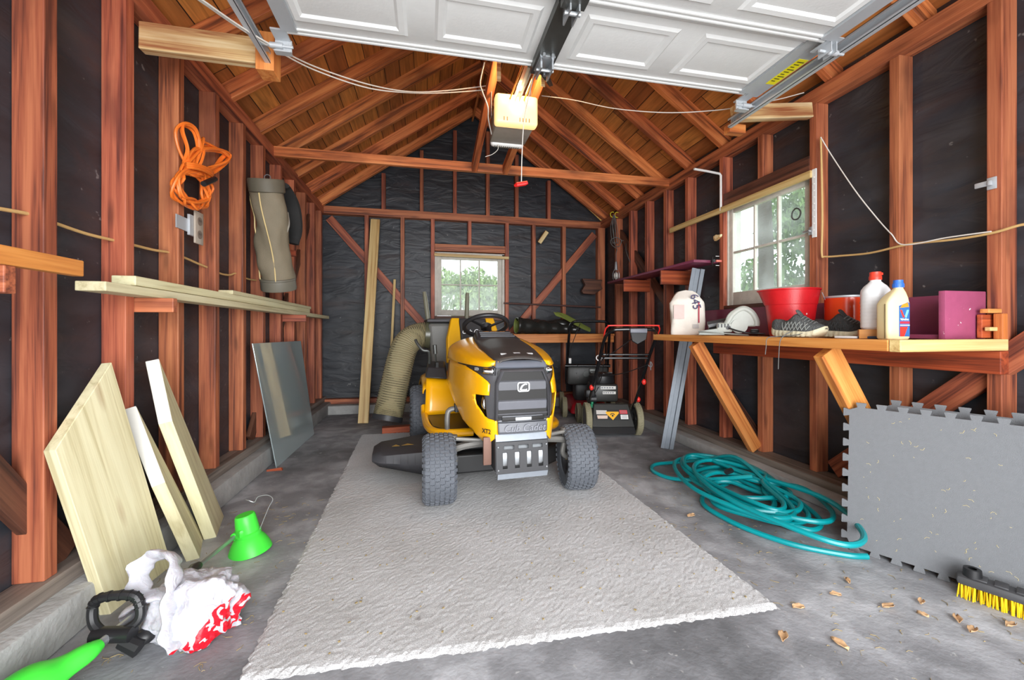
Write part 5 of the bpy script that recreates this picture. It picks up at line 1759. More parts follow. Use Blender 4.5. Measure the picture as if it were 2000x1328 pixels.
mb = MB()
loop = [cc + side * 0.02 + Vector((0, 0, 0.0)), cc + side * 0.062 + Vector((0, 0, 0.03)) + d * 0.02, cc + side * 0.055 + Vector((0, 0, 0.075)) + d * 0.03, cc + side * 0.03 + Vector((0, 0, 0.098)) + d * 0.03, cc - side * 0.045 + Vector((0, 0, 0.1)) + d * 0.02, cc - side * 0.07 + Vector((0, 0, 0.075)) + d * 0.02, cc - side * 0.06 + Vector((0, 0, 0.03)) + d * 0.01, cc - side * 0.02]
mb.tube([p - o_ for p in catmull(loop, 6)], 0.0135, n=10)
cl_ = catmull(loop, 6)
for q in range(10, 32):
    if q % 2 == 0:
        a, b = cl_[q], cl_[q + 1]
        mb.tube([a - o_, a.lerp(b, 0.5) - o_], 0.0155, n=10)
mb.build('loop_handle', M_BLACK_P, st)
mb = MB()
mb.cyl(cc - side * 0.05 - Vector((0, 0, 0.0)) - o_, cc + side * 0.06 - o_, 0.022, 14)
mb.ball(cc + side * 0.07 - Vector((0, 0, 0.03)) + d * 0.03 - o_, (0.03, 0.026, 0.022), 12, 8)
mb.tube([cc + side * 0.03 - Vector((0, 0, 0.02)) - o_, cc + side * 0.08 - Vector((0, 0, 0.045)) - o_], [0.02, 0.024], n=10)
mb.build('clamp_knob', M_BLACK_P, st)
mb = MB()
mb.lathe([(0.0, 0.085), (0.03, 0.084), (0.046, 0.075), (0.062, 0.055), (0.076, 0.03), (0.084, 0.008), (0.086, 0.0), (0.08, 0.0), (0.074, 0.02), (0.05, 0.06), (0.0, 0.075)], 32, M=Matrix.Translation((0.0, -0.0, 0.0)) @ Matrix.Rotation(R(-6), 4, 'Y'))
mb.build('guard', M_LIME, st)
mb = MB()
mb.lathe([(0.0, 0.07), (0.05, 0.07), (0.052, 0.085), (0.046, 0.09), (0.044, 0.125), (0.04, 0.16), (0.036, 0.166), (0.0, 0.166)], 28, M=Matrix.Translation((0.005, 0.0, 0.0)) @ Matrix.Rotation(R(-10), 4, 'Y'))
mb.box((-0.02, -0.02, 0.095), (0.05, 0.05, 0.04), rot=(0, 0, R(40)), bevel=0.01)
mb.tube([h1 - o_ - d * 0.02, h1 - o_ + d * 0.06], [0.016, 0.024], n=12)
mb.build('motor_head', M_LIME, st)
mb = MB()
for k in range(5):
    mb.box((-0.038, -0.025 + 0.01 * k, 0.115), (0.006, 0.004, 0.03))
mb.build('vent', plain('lime_dark', (40, 150, 40), 0.5), st, sm=0)
mb = MB(); mb.tube(catmull([(0.045, -0.02, 0.1), (0.07, 0.01, 0.18), (0.085, 0.02, 0.215), (0.06, 0.03, 0.232), (0.02, 0.03, 0.228), (0.005, 0.03, 0.205), (-0.02, 0.03, 0.215), (-0.035, 0.04, 0.215)], 6), 0.0018, n=6); mb.build('wire_guard', M_STEEL, st)

# ---- plastic shopping bag
m, nt, p = mat_new('white_bag_film')
L = nt.links.new
tc = N(nt, 'ShaderNodeTexCoord'); sx = N(nt, 'ShaderNodeSeparateXYZ'); L(tc.outputs['Object'], sx.inputs[0])
f1 = N(nt, 'ShaderNodeMath', operation='MULTIPLY_ADD'); L(sx.outputs['Z'], f1.inputs[0]); f1.inputs[1].default_value = -0.55; L(sx.outputs['X'], f1.inputs[2])
gt = N(nt, 'ShaderNodeMath', operation='GREATER_THAN'); L(f1.outputs[0], gt.inputs[0]); gt.inputs[1].default_value = 0.083
lt = N(nt, 'ShaderNodeMath', operation='LESS_THAN'); L(sx.outputs['Z'], lt.inputs[0]); lt.inputs[1].default_value = 0.135
an = N(nt, 'ShaderNodeMath', operation='MULTIPLY'); L(gt.outputs[0], an.inputs[0]); L(lt.outputs[0], an.inputs[1])
wv = N(nt, 'ShaderNodeTexWave'); wv.inputs['Scale'].default_value = 14; wv.inputs['Distortion'].default_value = 9; wv.inputs['Detail'].default_value = 1; L(tc.outputs['Object'], wv.inputs['Vector'])
wg = N(nt, 'ShaderNodeMath', operation='LESS_THAN'); L(wv.outputs['Fac'], wg.inputs[0]); wg.inputs[1].default_value = 0.72
a2 = N(nt, 'ShaderNodeMath', operation='MULTIPLY'); L(an.outputs[0], a2.inputs[0]); L(wg.outputs[0], a2.inputs[1])
mx = N(nt, 'ShaderNodeMix', data_type='RGBA'); L(a2.outputs[0], mx.inputs['Factor']); mx.inputs['A'].default_value = srgb(196, 195, 202); mx.inputs['B'].default_value = srgb(214, 20, 40)
L(mx.outputs['Result'], p.inputs['Base Color'])
p.inputs['Roughness'].default_value = 0.4
p.inputs['Transmission Weight'].default_value = 0.0
p.inputs['Subsurface Weight'].default_value = 0.15
nz = N(nt, 'ShaderNodeTexNoise'); nz.inputs['Scale'].default_value = 22; nz.inputs['Detail'].default_value = 6; nz.inputs['Distortion'].default_value = 1.5; L(tc.outputs['Object'], nz.inputs['Vector'])
bp = N(nt, 'ShaderNodeBump'); bp.inputs['Strength'].default_value = 0.5; bp.inputs['Distance'].default_value = 0.015; L(nz.outputs['Fac'], bp.inputs['Height']); L(bp.outputs['Normal'], p.inputs['Normal'])
M_BAG = m
pb = root('plastic_bag', (-0.755, 1.55, 0), R(-32), 'crumpled white plastic shopping bag with red print on the floor', 'plastic bag')
mb = MB()
q = bmesh.ops.create_icosphere(mb.bm, subdivisions=5, radius=1.0)
for v in q['verts']:
    n_ = v.co.normalized()
    f = 1 + 0.30 * noise.noise(n_ * 2.1 + Vector((3, 1, 0))) + 0.16 * abs(noise.noise(n_ * 4.5)) - 0.12 * abs(noise.noise(n_ * 7 + Vector((9, 0, 0)))) - 0.05 * abs(noise.noise(n_ * 15))
    c = Vector((n_.x * 0.155 * f, n_.y * 0.115 * f, n_.z * 0.105 * f + 0.08))
    if c.z < 0.004:
        c.z = 0.003 + 0.002 * noise.noise(n_ * 12)
    # pulled up towards the right
    c.z *= 1 + 0.22 * max(0, n_.x)
    v.co = c
mb.build('bag_body', M_BAG, pb, sm=70)
def strap(pts, w):
    mb = MB()
    c = catmull(pts, 8)
    mb.tube(c, [w * (0.8 + 0.35 * math.sin(i * 0.5) ** 2) for i in range(len(c))], n=12, flat=0.3)
    for v in mb.bm.verts:
        v.co += noise.noise_vector(v.co * 28) * 0.006
    return mb.build('bag_handle', M_BAG, pb, sm=70)
strap([(-0.02, -0.07, 0.15), (-0.10, -0.10, 0.16), (-0.135, -0.08, 0.225), (-0.07, -0.05, 0.265), (0.0, -0.06, 0.24), (0.03, -0.095, 0.16), (0.07, -0.12, 0.07), (0.10, -0.11, 0.04)], 0.034)
strap([(-0.09, -0.06, 0.13), (-0.15, -0.10, 0.10), (-0.19, -0.08, 0.06), (-0.18, -0.02, 0.03)], 0.028)

# ---- dry leaves and litter
M_LEAFD = plain('dry_leaf', (196, 158, 118), 0.8, var=0.3, scale=30)
leafp = []
for (u, v) in ((1655, 1138), (1632, 1165), (1803, 1205), (1800, 1180), (1640, 1262), (1735, 1188), (1870, 1213), (1885, 1218), (1975, 1225), (1530, 1247), (1680, 1126), (983, 1230)):
    leafp.append((u, v))
spots = [(1.621, 1.311, 0.000), (1.494, 1.252, 0.000), (1.685, 1.102, 0.000), (1.758, 1.154, 0.000), (1.273, 1.054, 0.000), (1.616, 1.161, 0.000), (1.777, 1.062, 0.000), (1.126, 1.117, 0.000), (1.916, 1.004, 0.000), (1.760, 1.013, 0.000), (1.373, 1.935, 0.000), (1.297, 1.222, 0.000)]
rnd = random.Random(8)
for k, sp in enumerate(spots):
    mb = MB()
    s_ = rnd.uniform(0.014, 0.026)
    mb.grid(lambda i, j: ((i / 6 - 0.5) * 2 * s_, (j / 4 - 0.5) * 1.1 * s_ * math.sin(math.pi * (0.08 + 0.84 * i / 6)), 0.004 + 0.009 * (j / 4 - 0.5) ** 2 * 4 * rnd.uniform(0.7, 1.1) + 0.004 * rnd.random()), 7, 5)
    o = mb.build('dry_leaf', M_LEAFD, None, sm=60, M=Matrix.Translation(sp) @ Matrix.Rotation(rnd.uniform(0, 6.28), 4, 'Z'), solid=0.0008)
    T(o, 'small curled dry leaf on the bare concrete near the broom and rug corner', 'leaf', 'dry leaves on the concrete')
mb = MB()
for k in range(420):
    if rnd.random() < 0.62:
        x, y = rnd.uniform(1.2, 2.1), rnd.uniform(0.85, 2.6)
    else:
        x, y = rnd.uniform(-1.08, -0.55), rnd.uniform(1.3, 2.6)
    a = rnd.uniform(0, 6.28); l = rnd.uniform(0.004, 0.035)
    mb.tube([(x, y, 0.0015), (x + l * 0.5 * math.cos(a), y + l * 0.5 * math.sin(a), 0.003), (x + l * math.cos(a + 0.4), y + l * math.sin(a + 0.4), 0.0015)], rnd.uniform(0.0006, 0.0012), n=4)
for k in range(120):
    x, y = rnd.uniform(-0.5, 1.2), rnd.uniform(1.3, 2.1)
    mb.box((x, y, ZR + 0.003), (rnd.uniform(0.002, 0.009), rnd.uniform(0.002, 0.006), 0.003), rot=(0, 0, rnd.uniform(0, 3)))
o = mb.build('dry_grass', plain('dry_straw_bits', (150, 132, 92), 0.8, var=0.3), None, sm=0)
o['kind'] = 'stuff'
T(o, 'bits of dry grass scattered over the floor and rug', 'dry grass')
mb = MB(); mb.hexa([(-0.05, -0.012, 0.0), (0.05, -0.008, 0.0), (0.05, 0.012, 0.0), (-0.05, 0.01, 0.0)], [(-0.05, -0.01, 0.012), (0.04, -0.008, 0.022), (0.045, 0.01, 0.016), (-0.04, 0.008, 0.01)])
T(mb.build('wood_chip', M_REDBR, None, sm=0, M=Matrix.Translation((-1.050, 3.167, 0.000))), 'splinter of brown wood on the floor by the glass sheet corner', 'wood chip')

# ================================================================== lawn tractor (local x to the picture's right, y backwards, z up)
lt = root('lawn_tractor', (0.49, 2.40, ZR), R(3.5), 'yellow and charcoal lawn tractor with a rear bagger parked on the rug', 'lawn tractor')
M_YEL = plain('tractor_yellow', (255, 182, 10), 0.28, var=0.03, scale=4, coat=0.5)
M_CHAR = plain('charcoal_plastic', (76, 76, 80), 0.45, var=0.08, scale=60, bump=0.12, bscale=500)
M_CHARD = plain('dark_charcoal', (50, 50, 53), 0.45, var=0.08)
M_TYRE = plain('tyre_rubber', (90, 94, 101), 0.75, var=0.15, scale=50, bump=0.2, bscale=200)
M_FRAME = plain('black_frame', (34, 34, 35), 0.4, var=0.1)
M_CAST = plain('cast_grey', (128, 126, 122), 0.5, metal=0.4, var=0.15)
M_DARK = plain('engine_dark', (20, 18, 17), 0.6)
M_CHROME = plain('chrome', (210, 212, 214), 0.12, metal=1.0, var=0.02)
M_SILV = plain('silver_emblem', (226, 228, 230), 0.3, metal=0.3, var=0.02)

# ---- body surface: outline of the hood seen from above, by index s (0 centre front ... 6 far back) at height z
HP = [(0.0, 0.0), (0.10, 0.004), (0.165, 0.022), (0.212, 0.085), (0.262, 0.24), (0.300, 0.50), (0.315, 0.78)]
def interp(tab, v):
    for (a, x), (b, y) in zip(tab, tab[1:]):
        if v <= b:
            t = (v - a) / (b - a)
            t = max(0.0, min(1.0, t))
            return x + (y - x) * t
    return tab[-1][1]
HCURVE = catmull([(x, y, 0) for x, y in HP], 24)
def outline(s, z, off=0.0):
    i = max(0.0, min(len(HCURVE) - 1.001, abs(s) * 24))
    k = int(i)
    p = HCURVE[k].lerp(HCURVE[k + 1], i - k)
    q = HCURVE[min(k + 2, len(HCURVE) - 1)] - HCURVE[max(k - 1, 0)]
    nrm = Vector((q.y, -q.x, 0)).normalized()
    kx = interp([(0.36, 0.90), (0.5, 0.96), (0.64, 1.0), (0.76, 0.99), (0.86, 0.95)], z)
    yf = interp([(0.36, -0.235), (0.46, -0.245), (0.66, -0.235), (0.78, -0.215), (0.86, -0.19)], z)
    x, y = p.x * kx + nrm.x * off, p.y + yf + nrm.y * off
    return Vector((x if s >= 0 else -x, y, z))

def clip_poly_grid(poly, du, dv):
    """cells of a fine grid clipped to a polygon, as a bmesh in (u,v,0)"""
    bm = bmesh.new()
    vs = [bm.verts.new((p[0], p[1], 0)) for p in poly]
    for tri in tessellate_polygon([[Vector((p[0], p[1], 0)) for p in poly]]):
        bm.faces.new([vs[k] for k in tri])
    u0, u1 = min(p[0] for p in poly), max(p[0] for p in poly)
    v0, v1 = min(p[1] for p in poly), max(p[1] for p in poly)
    n = int((u1 - u0) / du) + 1
    for k in range(1, n):
        u = u0 + (u1 - u0) * k / n
        bmesh.ops.bisect_plane(bm, geom=bm.verts[:] + bm.edges[:] + bm.faces[:], plane_co=(u, 0, 0), plane_no=(1, 0, 0))
    n = int((v1 - v0) / dv) + 1
    for k in range(1, n):
        v = v0 + (v1 - v0) * k / n
        bmesh.ops.bisect_plane(bm, geom=bm.verts[:] + bm.edges[:] + bm.faces[:], plane_co=(0, v, 0), plane_no=(0, 1, 0))
    bmesh.ops.remove_doubles(bm, verts=bm.verts[:], dist=1e-5)
    return bm
def skin(name, poly, mat, off, thick=0.008, parent=None, bulge=None):
    bm = clip_poly_grid(poly, 0.25, 0.03)
    for v in bm.verts:
        s, z = v.co.x, v.co.y
        o_ = off + (bulge(s, z) if bulge else 0)
        v.co = outline(s, z, o_)
    mb = MB()
    mb.bm.free()
    mb.bm = bm
    return mb.build(name, mat, parent or lt, sm=40, solid=thick)

# charcoal fascia all round the front, with the open intakes left out
def mirror(poly):
    return [(-s, z) for s, z in reversed(poly)]
skin('fascia', [(-4.3, 0.79), (-4.3, 0.74), (-2.75, 0.64), (-2.6, 0.50), (-1.9, 0.43), (1.9, 0.43), (2.6, 0.50), (2.75, 0.64), (4.3, 0.74), (4.3, 0.79)], M_CHAR, -0.006)
yel = [(5.7, 0.775), (4.1, 0.772), (3.2, 0.742), (2.25, 0.705), (2.05, 0.69), (2.1, 0.632), (3.25, 0.628), (3.3, 0.60), (3.25, 0.57), (2.7, 0.515), (2.35, 0.505), (1.62, 0.498), (1.55, 0.44), (1.62, 0.412), (2.5, 0.368), (2.9, 0.366), (4.5, 0.44), (5.3, 0.56), (5.7, 0.64)]
bul = lambda s, z: 0.010 * math.exp(-((z - 0.62) / 0.1) ** 2)
for side in (1, -1):
    skin('side_panel', yel if side > 0 else mirror(yel), M_YEL, 0.004, 0.008, bulge=bul)
# dark engine bay seen through the side intakes
for side in (1, -1):
    q = [(2.3, 0.65), (2.3, 0.49), (4.2, 0.49), (4.2, 0.65)]
    skin('engine_bay', q if side > 0 else mirror(q), M_DARK, -0.04, 0.004)
mb = MB(); mb.tube(catmull([(-0.185, -0.13, 0.62), (-0.19, -0.14, 0.58), (-0.185, -0.14, 0.545), (-0.175, -0.14, 0.52)], 4), [0.010, 0.012, 0.014, 0.015, 0.016, 0.018, 0.018, 0.018, 0.016, 0.014, 0.012, 0.010, 0.008], n=12); mb.build('oil_filter', M_CHROME, lt)

# headlights
for side in (1, -1):
    f = (lambda q: q) if side > 0 else mirror
    skin('headlight_surround', f([(1.55, 0.772), (1.6, 0.735), (3.3, 0.742), (4.0, 0.768), (3.9, 0.788), (1.55, 0.788)]), M_CHARD, 0.0, 0.004)
    hl = skin('headlight', f([(1.72, 0.775), (1.75, 0.745), (2.75, 0.745), (2.7, 0.775)]), M_CHROME, 0.004, 0.004)
    skin('led_strip', f([(1.85, 0.762), (1.85, 0.752), (2.6, 0.752), (2.6, 0.762)]), M_WHITE_P, 0.008, 0.002, parent=hl)
a = outline(-3.25, 0.763, 0.004); b = outline(-3.05, 0.763, 0.004)
text('led_lettering', 'LED', 0.024, frame(a, b - a, (0, 0, 1)), M_SILV, lt)
a = outline(-2.55, 0.435, 0.014); b = outline(-2.4, 0.435, 0.014)
text('side_lettering', 'XT2', 0.034, frame(a, b - a, (0, 0.02, 1)), M_BLACK_P, lt, bold=0.0006)

# hood top: yellow shoulders and a raised charcoal centre
def wtop(y):
    """half width of the hood rim at y"""
    best = None
    for k in range(0, 146):
        p = outline(k / 24.2, 0.79)
        if p.y >= y - 1e-6:
            return p.x
    return 0.3
ZC = [(-0.235, 0.806), (-0.2, 0.822), (0.0, 0.868), (0.25, 0.908), (0.5, 0.945), (0.6, 0.952)]
ZSH = [(-0.235, 0.80), (-0.15, 0.806), (0.0, 0.82), (0.25, 0.852), (0.5, 0.872), (0.6, 0.876)]
XBK = [(-0.235, 0.135), (-0.1, 0.155), (0.1, 0.172), (0.3, 0.165), (0.45, 0.15), (0.6, 0.14)]
ys = [-0.205 + 0.7 * k / 27 for k in range(28)]
def topz(x, y):
    w = max(wtop(y), 0.14)
    t = min(1.0, abs(x) / w)
    return interp(ZC, y) - (interp(ZC, y) - interp(ZSH, y)) * t ** 2.2
for side in (1, -1):
    mb = MB()
    def fn(i, j):
        y = ys[i]
        w = wtop(y) + 0.004
        x0 = min(interp(XBK, y), w - 0.004)
        if j < 10:
            x = x0 + (w - x0) * (1 - (1 - j / 9) ** 1.3)
            z = topz(x, y) - 0.018 * (j / 9) ** 6
        else:
            x = w + 0.003 * (j - 9)
            z = topz(w, y) - 0.018 - (topz(w, y) - 0.018 - 0.782) * (j - 9) / 3
        return (side * x, y, z)
    V = mb.grid(fn, 28, 13)
    mb.bm.faces.new([V[0][j] for j in range(13)]) if False else None
    mb.build('hood_shoulder', M_YEL, lt, sm=50, solid=0.007)
mb = MB()
def fc(i, j):
    y = ys[i] if i < 28 else ys[-1]
    x0 = min(interp(XBK, y), wtop(y)) + 0.002
    x = x0 * (-1 + 2 * j / 16)
    z = topz(x, y) + 0.007 + 0.004 * math.cos(math.pi * 0.5 * (-1 + 2 * j / 16))
    if j in (0, 16):
        z = topz(x, y) - 0.006
    if i == 0:
        y -= 0.012
        z -= 0.006
    return (x, y, z)
mb.grid(fc, 28, 17)
mb.build('hood_centre', plain('hood_brown_black', (66, 62, 60), 0.38, var=0.05), lt, sm=45, solid=0.006)
# lip over the grille
mb = MB()
def lipfn(i, j):
    s = -1.60 + 3.2 * i / 24
    z, o2 = ((0.776, -0.004), (0.776, 0.016), (0.782, 0.022), (0.800, 0.016), (0.812, 0.0), (0.815, -0.03))[j]
    return outline(s, z, o2)
mb.grid(lipfn, 25, 6)
mb.build('hood_lip', plain('lip_blue_grey', (104, 108, 118), 0.35, var=0.04), lt, solid=0.004)
for x in (-0.075, 0.0, 0.075):
    mb = MB(); mb.box((x, -0.13, topz(x, -0.13) + 0.0125), (0.04, 0.02, 0.004), rot=(R(13), 0, 0), bevel=0.0015); mb.build('hood_vent', M_SILV, lt)
# rear cowl with louvres
mb = MB()
mb.hexa([(-0.155, 0.30, 0.914), (0.155, 0.30, 0.914), (0.135, 0.505, 0.945), (-0.135, 0.505, 0.945)], [(-0.135, 0.33, 0.93), (0.135, 0.33, 0.93), (0.12, 0.5, 0.974), (-0.12, 0.5, 0.974)])
mb.build('rear_cowl', M_CHARD, lt, bevel=0.006)
for k in range(3):
    y = 0.335 + 0.045 * k
    mb = MB(); mb.box((0, y, 0.938 + 0.0115 * k), (0.24 - 0.008 * k, 0.012, 0.012), rot=(R(15), 0, 0), bevel=0.004); mb.build('louvre', M_CHAR, lt)
text('cowl_lettering', 'XT2 ENDURO', 0.026, frame((0, 0.452, 0.9665), (1, 0, 0), (0, 1, 0.26)), plain('amber_print', (232, 150, 30), 0.5), lt)

# ---- grille
GY = -0.252
def gbar(name, z0, z1, w0, w1, y=GY, mat=None, d=0.035):
    mb = MB()
    mb.hexa([(-w0, y + 0.004, z0), (w0, y + 0.004, z0), (w0 + 0.006, y + d, z0), (-w0 - 0.006, y + d, z0)], [(-w1, y - 0.004, z1), (w1, y - 0.004, z1), (w1 + 0.006, y + d, z1), (-w1 - 0.006, y + d, z1)])
    return mb.build(name, mat or M_CHAR, lt, bevel=0.006)
mb = MB(); mb.box((0, GY + 0.004, 0.635), (0.275, 0.004, 0.26)); mb.build('grille_back', M_DARK, lt)
gbar('grille_bar', 0.644, 0.706, 0.138, 0.134, mat=plain('grille_grey', (96, 97, 102), 0.4, var=0.05))
mb = MB(); mb.hexa([(-0.135, GY - 0.004, 0.706), (0.135, GY - 0.004, 0.706), (0.135, GY + 0.03, 0.706), (-0.135, GY + 0.03, 0.706)], [(-0.126, GY + 0.016, 0.724), (0.126, GY + 0.016, 0.724), (0.126, GY + 0.03, 0.724), (-0.126, GY + 0.03, 0.724)]); mb.build('grille_bar', M_CHAR, lt, bevel=0.003)
gbar('grille_bar', 0.540, 0.602, 0.140, 0.137, mat=plain('grille_grey_low', (100, 101, 108), 0.4, var=0.05))
mb = MB(); mb.hexa([(-0.137, GY - 0.004, 0.602), (0.137, GY - 0.004, 0.602), (0.137, GY + 0.03, 0.602), (-0.137, GY + 0.03, 0.602)], [(-0.132, GY + 0.012, 0.618), (0.132, GY + 0.012, 0.618), (0.132, GY + 0.03, 0.618), (-0.132, GY + 0.03, 0.618)]); mb.build('grille_bar', M_CHAR, lt, bevel=0.003)
gbar('grille_bar', 0.522, 0.536, 0.142, 0.142)
# frame: octagon-ish band around the bars
def band(name, pts, w, mat, y=GY - 0.006, d=0.03):
    mb = MB()
    n = len(pts)
    c = Vector((0, 0.62))
    def inset(p):
        v = Vector(p) - c
        return (p[0] - math.copysign(w, v.x) if abs(v.x) > 0.01 else p[0], p[1] - math.copysign(w, v.y))
    A = [mb.bm.verts.new((p[0], y + 0.012, p[1])) for p in pts]
    B = [mb.bm.verts.new((inset(p)[0], y, inset(p)[1])) for p in pts]
    Cc = [mb.bm.verts.new((inset(p)[0] * 0.985, y + d, inset(p)[1])) for p in pts]
    for k in range(n):
        q = (k + 1) % n
        mb.bm.faces.new((A[k], A[q], B[q], B[k]))
        mb.bm.faces.new((B[k], B[q], Cc[q], Cc[k]))
    return mb.build(name, mat, lt, sm=30, solid=0.005)
band('grille_frame', [(-0.155, 0.50), (-0.152, 0.70), (-0.122, 0.772), (0.122, 0.772), (0.152, 0.70), (0.155, 0.50)], 0.014, M_CHAR)
# emblem
mb = MB()
def rrect(w, h, r, n=6):
    out = []
    for (cx, cy, a0) in ((w - r, h - r, 0), (-w + r, h - r, 90), (-w + r, -h + r, 180), (w - r, -h + r, 270)):
        for k in range(n + 1):
            a = R(a0 + 90 * k / n)
            out.append((cx + r * math.cos(a), cy + r * math.sin(a)))
    return out
EM = frame((0.002, GY - 0.005, 0.676), (1, 0, 0), (0, 0, 1))
o_, i_ = rrect(0.034, 0.026, 0.013), rrect(0.0285, 0.0205, 0.009)
A = [mb.bm.verts.new(EM @ Vector((p[0], p[1], 0.004))) for p in o_]; B = [mb.bm.verts.new(EM @ Vector((p[0], p[1], 0.004))) for p in i_]
A2 = [mb.bm.verts.new(EM @ Vector((p[0], p[1], -0.004))) for p in o_]; B2 = [mb.bm.verts.new(EM @ Vector((p[0], p[1], -0.004))) for p in i_]
n = len(A)
for k in range(n):
    q = (k + 1) % n
    mb.bm.faces.new((A[k], A[q], B[q], B[k])); mb.bm.faces.new((A[k], A[q], A2[q], A2[k])); mb.bm.faces.new((B[k], B[q], B2[q], B2[k]))
P = catmull([(0.02, 0.013, 0.002), (0.008, 0.014, 0.002), (-0.006, 0.006, 0.002), (-0.014, -0.006, 0.002), (-0.017, -0.017, 0.002)], 6)
mb.tube([EM @ p for p in P], [0.004 + 0.003 * k / len(P) for k in range(len(P))], n=8)
mb.tube([EM @ Vector(p) for p in ((-0.016, -0.016, 0.002), (0.012, -0.0165, 0.002), (0.02, -0.012, 0.002))], [0.004, 0.0045, 0.003], n=8)
mb.build('emblem', M_SILV, lt, bevel=0)
mb = MB(); mb.prism(rrect(0.03, 0.022, 0.01), 0.003, EM); mb.build('emblem_back', M_CHARD, lt, sm=0)
# bumper with its slot and raised lettering
mb = MB()
def bump(i, j):
    s = -1.58 + 3.16 * i / 24
    prof = [(0.522, 0.0), (0.52, 0.012), (0.492, 0.012), (0.486, 0.004), (0.484, 0.018), (0.44, 0.022), (0.43, 0.016), (0.428, 0.0)]
    z, o2 = prof[j]
    p = outline(s, z, o2)
    return p
mb.grid(bump, 25, 8)
mb.build('bumper', plain('bumper_grey', (98, 100, 106), 0.4, var=0.05), lt, sm=30, solid=0.005)
mb = MB(); mb.box((0, -0.262, 0.506), (0.235, 0.006, 0.022), bevel=0.002); sl_ = mb.build('bumper_slot', M_DARK, lt)
mb = MB(); mb.box((0.0, -0.266, 0.507), (0.09, 0.004, 0.018), bevel=0.002); mb.build('slot_plate', M_GALV, sl_)
text('bumper_lettering', 'Cub Cadet', 0.052, frame((0.005, -0.2705, 0.457), (1, 0, 0), (0, -0.02, 1)), plain('raised_grey', (134, 136, 144), 0.35), lt, ext=0.0015, shear=0.25)

# ---- muffler guard
mb = MB()
mb.hexa([(-0.15, -0.25, 0.385), (0.142, -0.25, 0.385), (0.142, -0.06, 0.40), (-0.15, -0.06, 0.40)], [(-0.15, -0.235, 0.425), (0.142, -0.235, 0.425), (0.142, -0.06, 0.43), (-0.15, -0.06, 0.43)])
M_HEAT = plain('heat_plate', (132, 138, 146), 0.35, metal=0.4)
mb.build('heat_shield', M_HEAT, lt, bevel=0.003)
xs = [-0.15, -0.118, -0.086, -0.06, -0.018, 0.008, 0.05, 0.076, 0.112, 0.125, 0.142]
def plate(name, x0, x1, z0, z1, holes, y0, tilt, t, mat, parent):
    cx = sorted({x0, x1, *[h[0] for h in holes], *[h[1] for h in holes]})
    cz = sorted({z0, z1, *[h[2] for h in holes], *[h[3] for h in holes]})
    mb = MB()
    vv = {}
    def vert(x, z):
        if (x, z) not in vv:
            vv[(x, z)] = mb.bm.verts.new((x, y0 + tilt * (z - z0), z))
        return vv[(x, z)]
    for a, b in zip(cx, cx[1:]):
        for c_, d in zip(cz, cz[1:]):
            m_, q = (a + b) / 2, (c_ + d) / 2
            if any(h[0] < m_ < h[1] and h[2] < q < h[3] for h in holes):
                continue
            mb.bm.faces.new((vert(a, c_), vert(b, c_), vert(b, d), vert(a, d)))
    return mb.build(name, mat, parent, sm=0, solid=t, bevel=0.0025)
holes = [(-0.112, -0.088, 0.245, 0.328), (-0.045, -0.02, 0.245, 0.328), (0.022, 0.047, 0.245, 0.328), (0.088, 0.113, 0.245, 0.328), (-0.105, -0.05, 0.345, 0.364), (-0.025, 0.03, 0.345, 0.364), (0.055, 0.11, 0.345, 0.364)]
mg_ = plate('muffler_guard', -0.15, 0.142, 0.218, 0.385, holes, -0.262, 0.06, 0.004, M_CHARD, lt)
for (x, z) in ((-0.138, 0.36), (-0.138, 0.24), (0.132, 0.36), (0.132, 0.24)):
    mb = MB(); mb.ball((x, -0.266 + 0.06 * (z - 0.218), z), 0.006, 8, 6); mb.build('bolt', M_STEEL, mg_)
mb = MB(); mb.span((-0.152, -0.25, 0.23), (-0.148, -0.06, 0.4)); mb.span((0.14, -0.25, 0.23), (0.144, -0.06, 0.4)); mb.build('guard_side', M_CHARD, lt, sm=0)
mb = MB(); mb.hexa([(-0.145, -0.275, 0.195), (0.13, -0.275, 0.195), (0.13, -0.272, 0.195), (-0.145, -0.272, 0.195)], [(-0.14, -0.26, 0.219), (0.142, -0.26, 0.219), (0.142, -0.257, 0.219), (-0.14, -0.257, 0.219)]); mb.build('guard_lip', M_HEAT, lt, sm=0)
mb = MB(); mb.cyl((-0.13, -0.19, 0.30), (0.12, -0.19, 0.30), 0.062, 24); mb.build('muffler', M_GALV, lt)
mb = MB(); mb.box((-0.185, -0.2, 0.33), (0.045, 0.02, 0.15), bevel=0.004); mb.build('rusty_bracket', plain('brown_steel', (120, 90, 78), 0.6, metal=0.3), lt)

# ---- front axle, spindles
mb = MB()
mb.tube(catmull([(-0.36, 0.0, 0.29), (-0.25, -0.02, 0.32), (0.0, -0.04, 0.335), (0.25, -0.02, 0.32), (0.36, 0.0, 0.30)], 6), 0.032, n=8, flat=0.7)
mb.build('front_axle', M_CAST, lt)
for s in (-1, 1):
    mb = MB(); mb.tube(catmull([(s * 0.345, 0.0, 0.36), (s * 0.345, 0.0, 0.29), (s * 0.335, 0.0, 0.22), (s * 0.38, 0.0, 0.19), (s * 0.44, 0.0, 0.19)], 5), 0.017, n=10); mb.cyl((s * 0.345, 0, 0.345), (s * 0.345, 0, 0.375), 0.026, 12); mb.build('spindle', M_CAST, lt)
mb = MB(); mb.tube([(-0.33, -0.03, 0.36), (-0.2, -0.05, 0.35), (-0.12, -0.06, 0.37)], 0.012, n=8); mb.build('tie_rod', M_CAST, lt)
mb = MB(); mb.tube([(0.33, -0.03, 0.36), (0.2, -0.05, 0.35), (0.12, -0.06, 0.37)], 0.012, n=8); mb.build('tie_rod', M_CAST, lt)

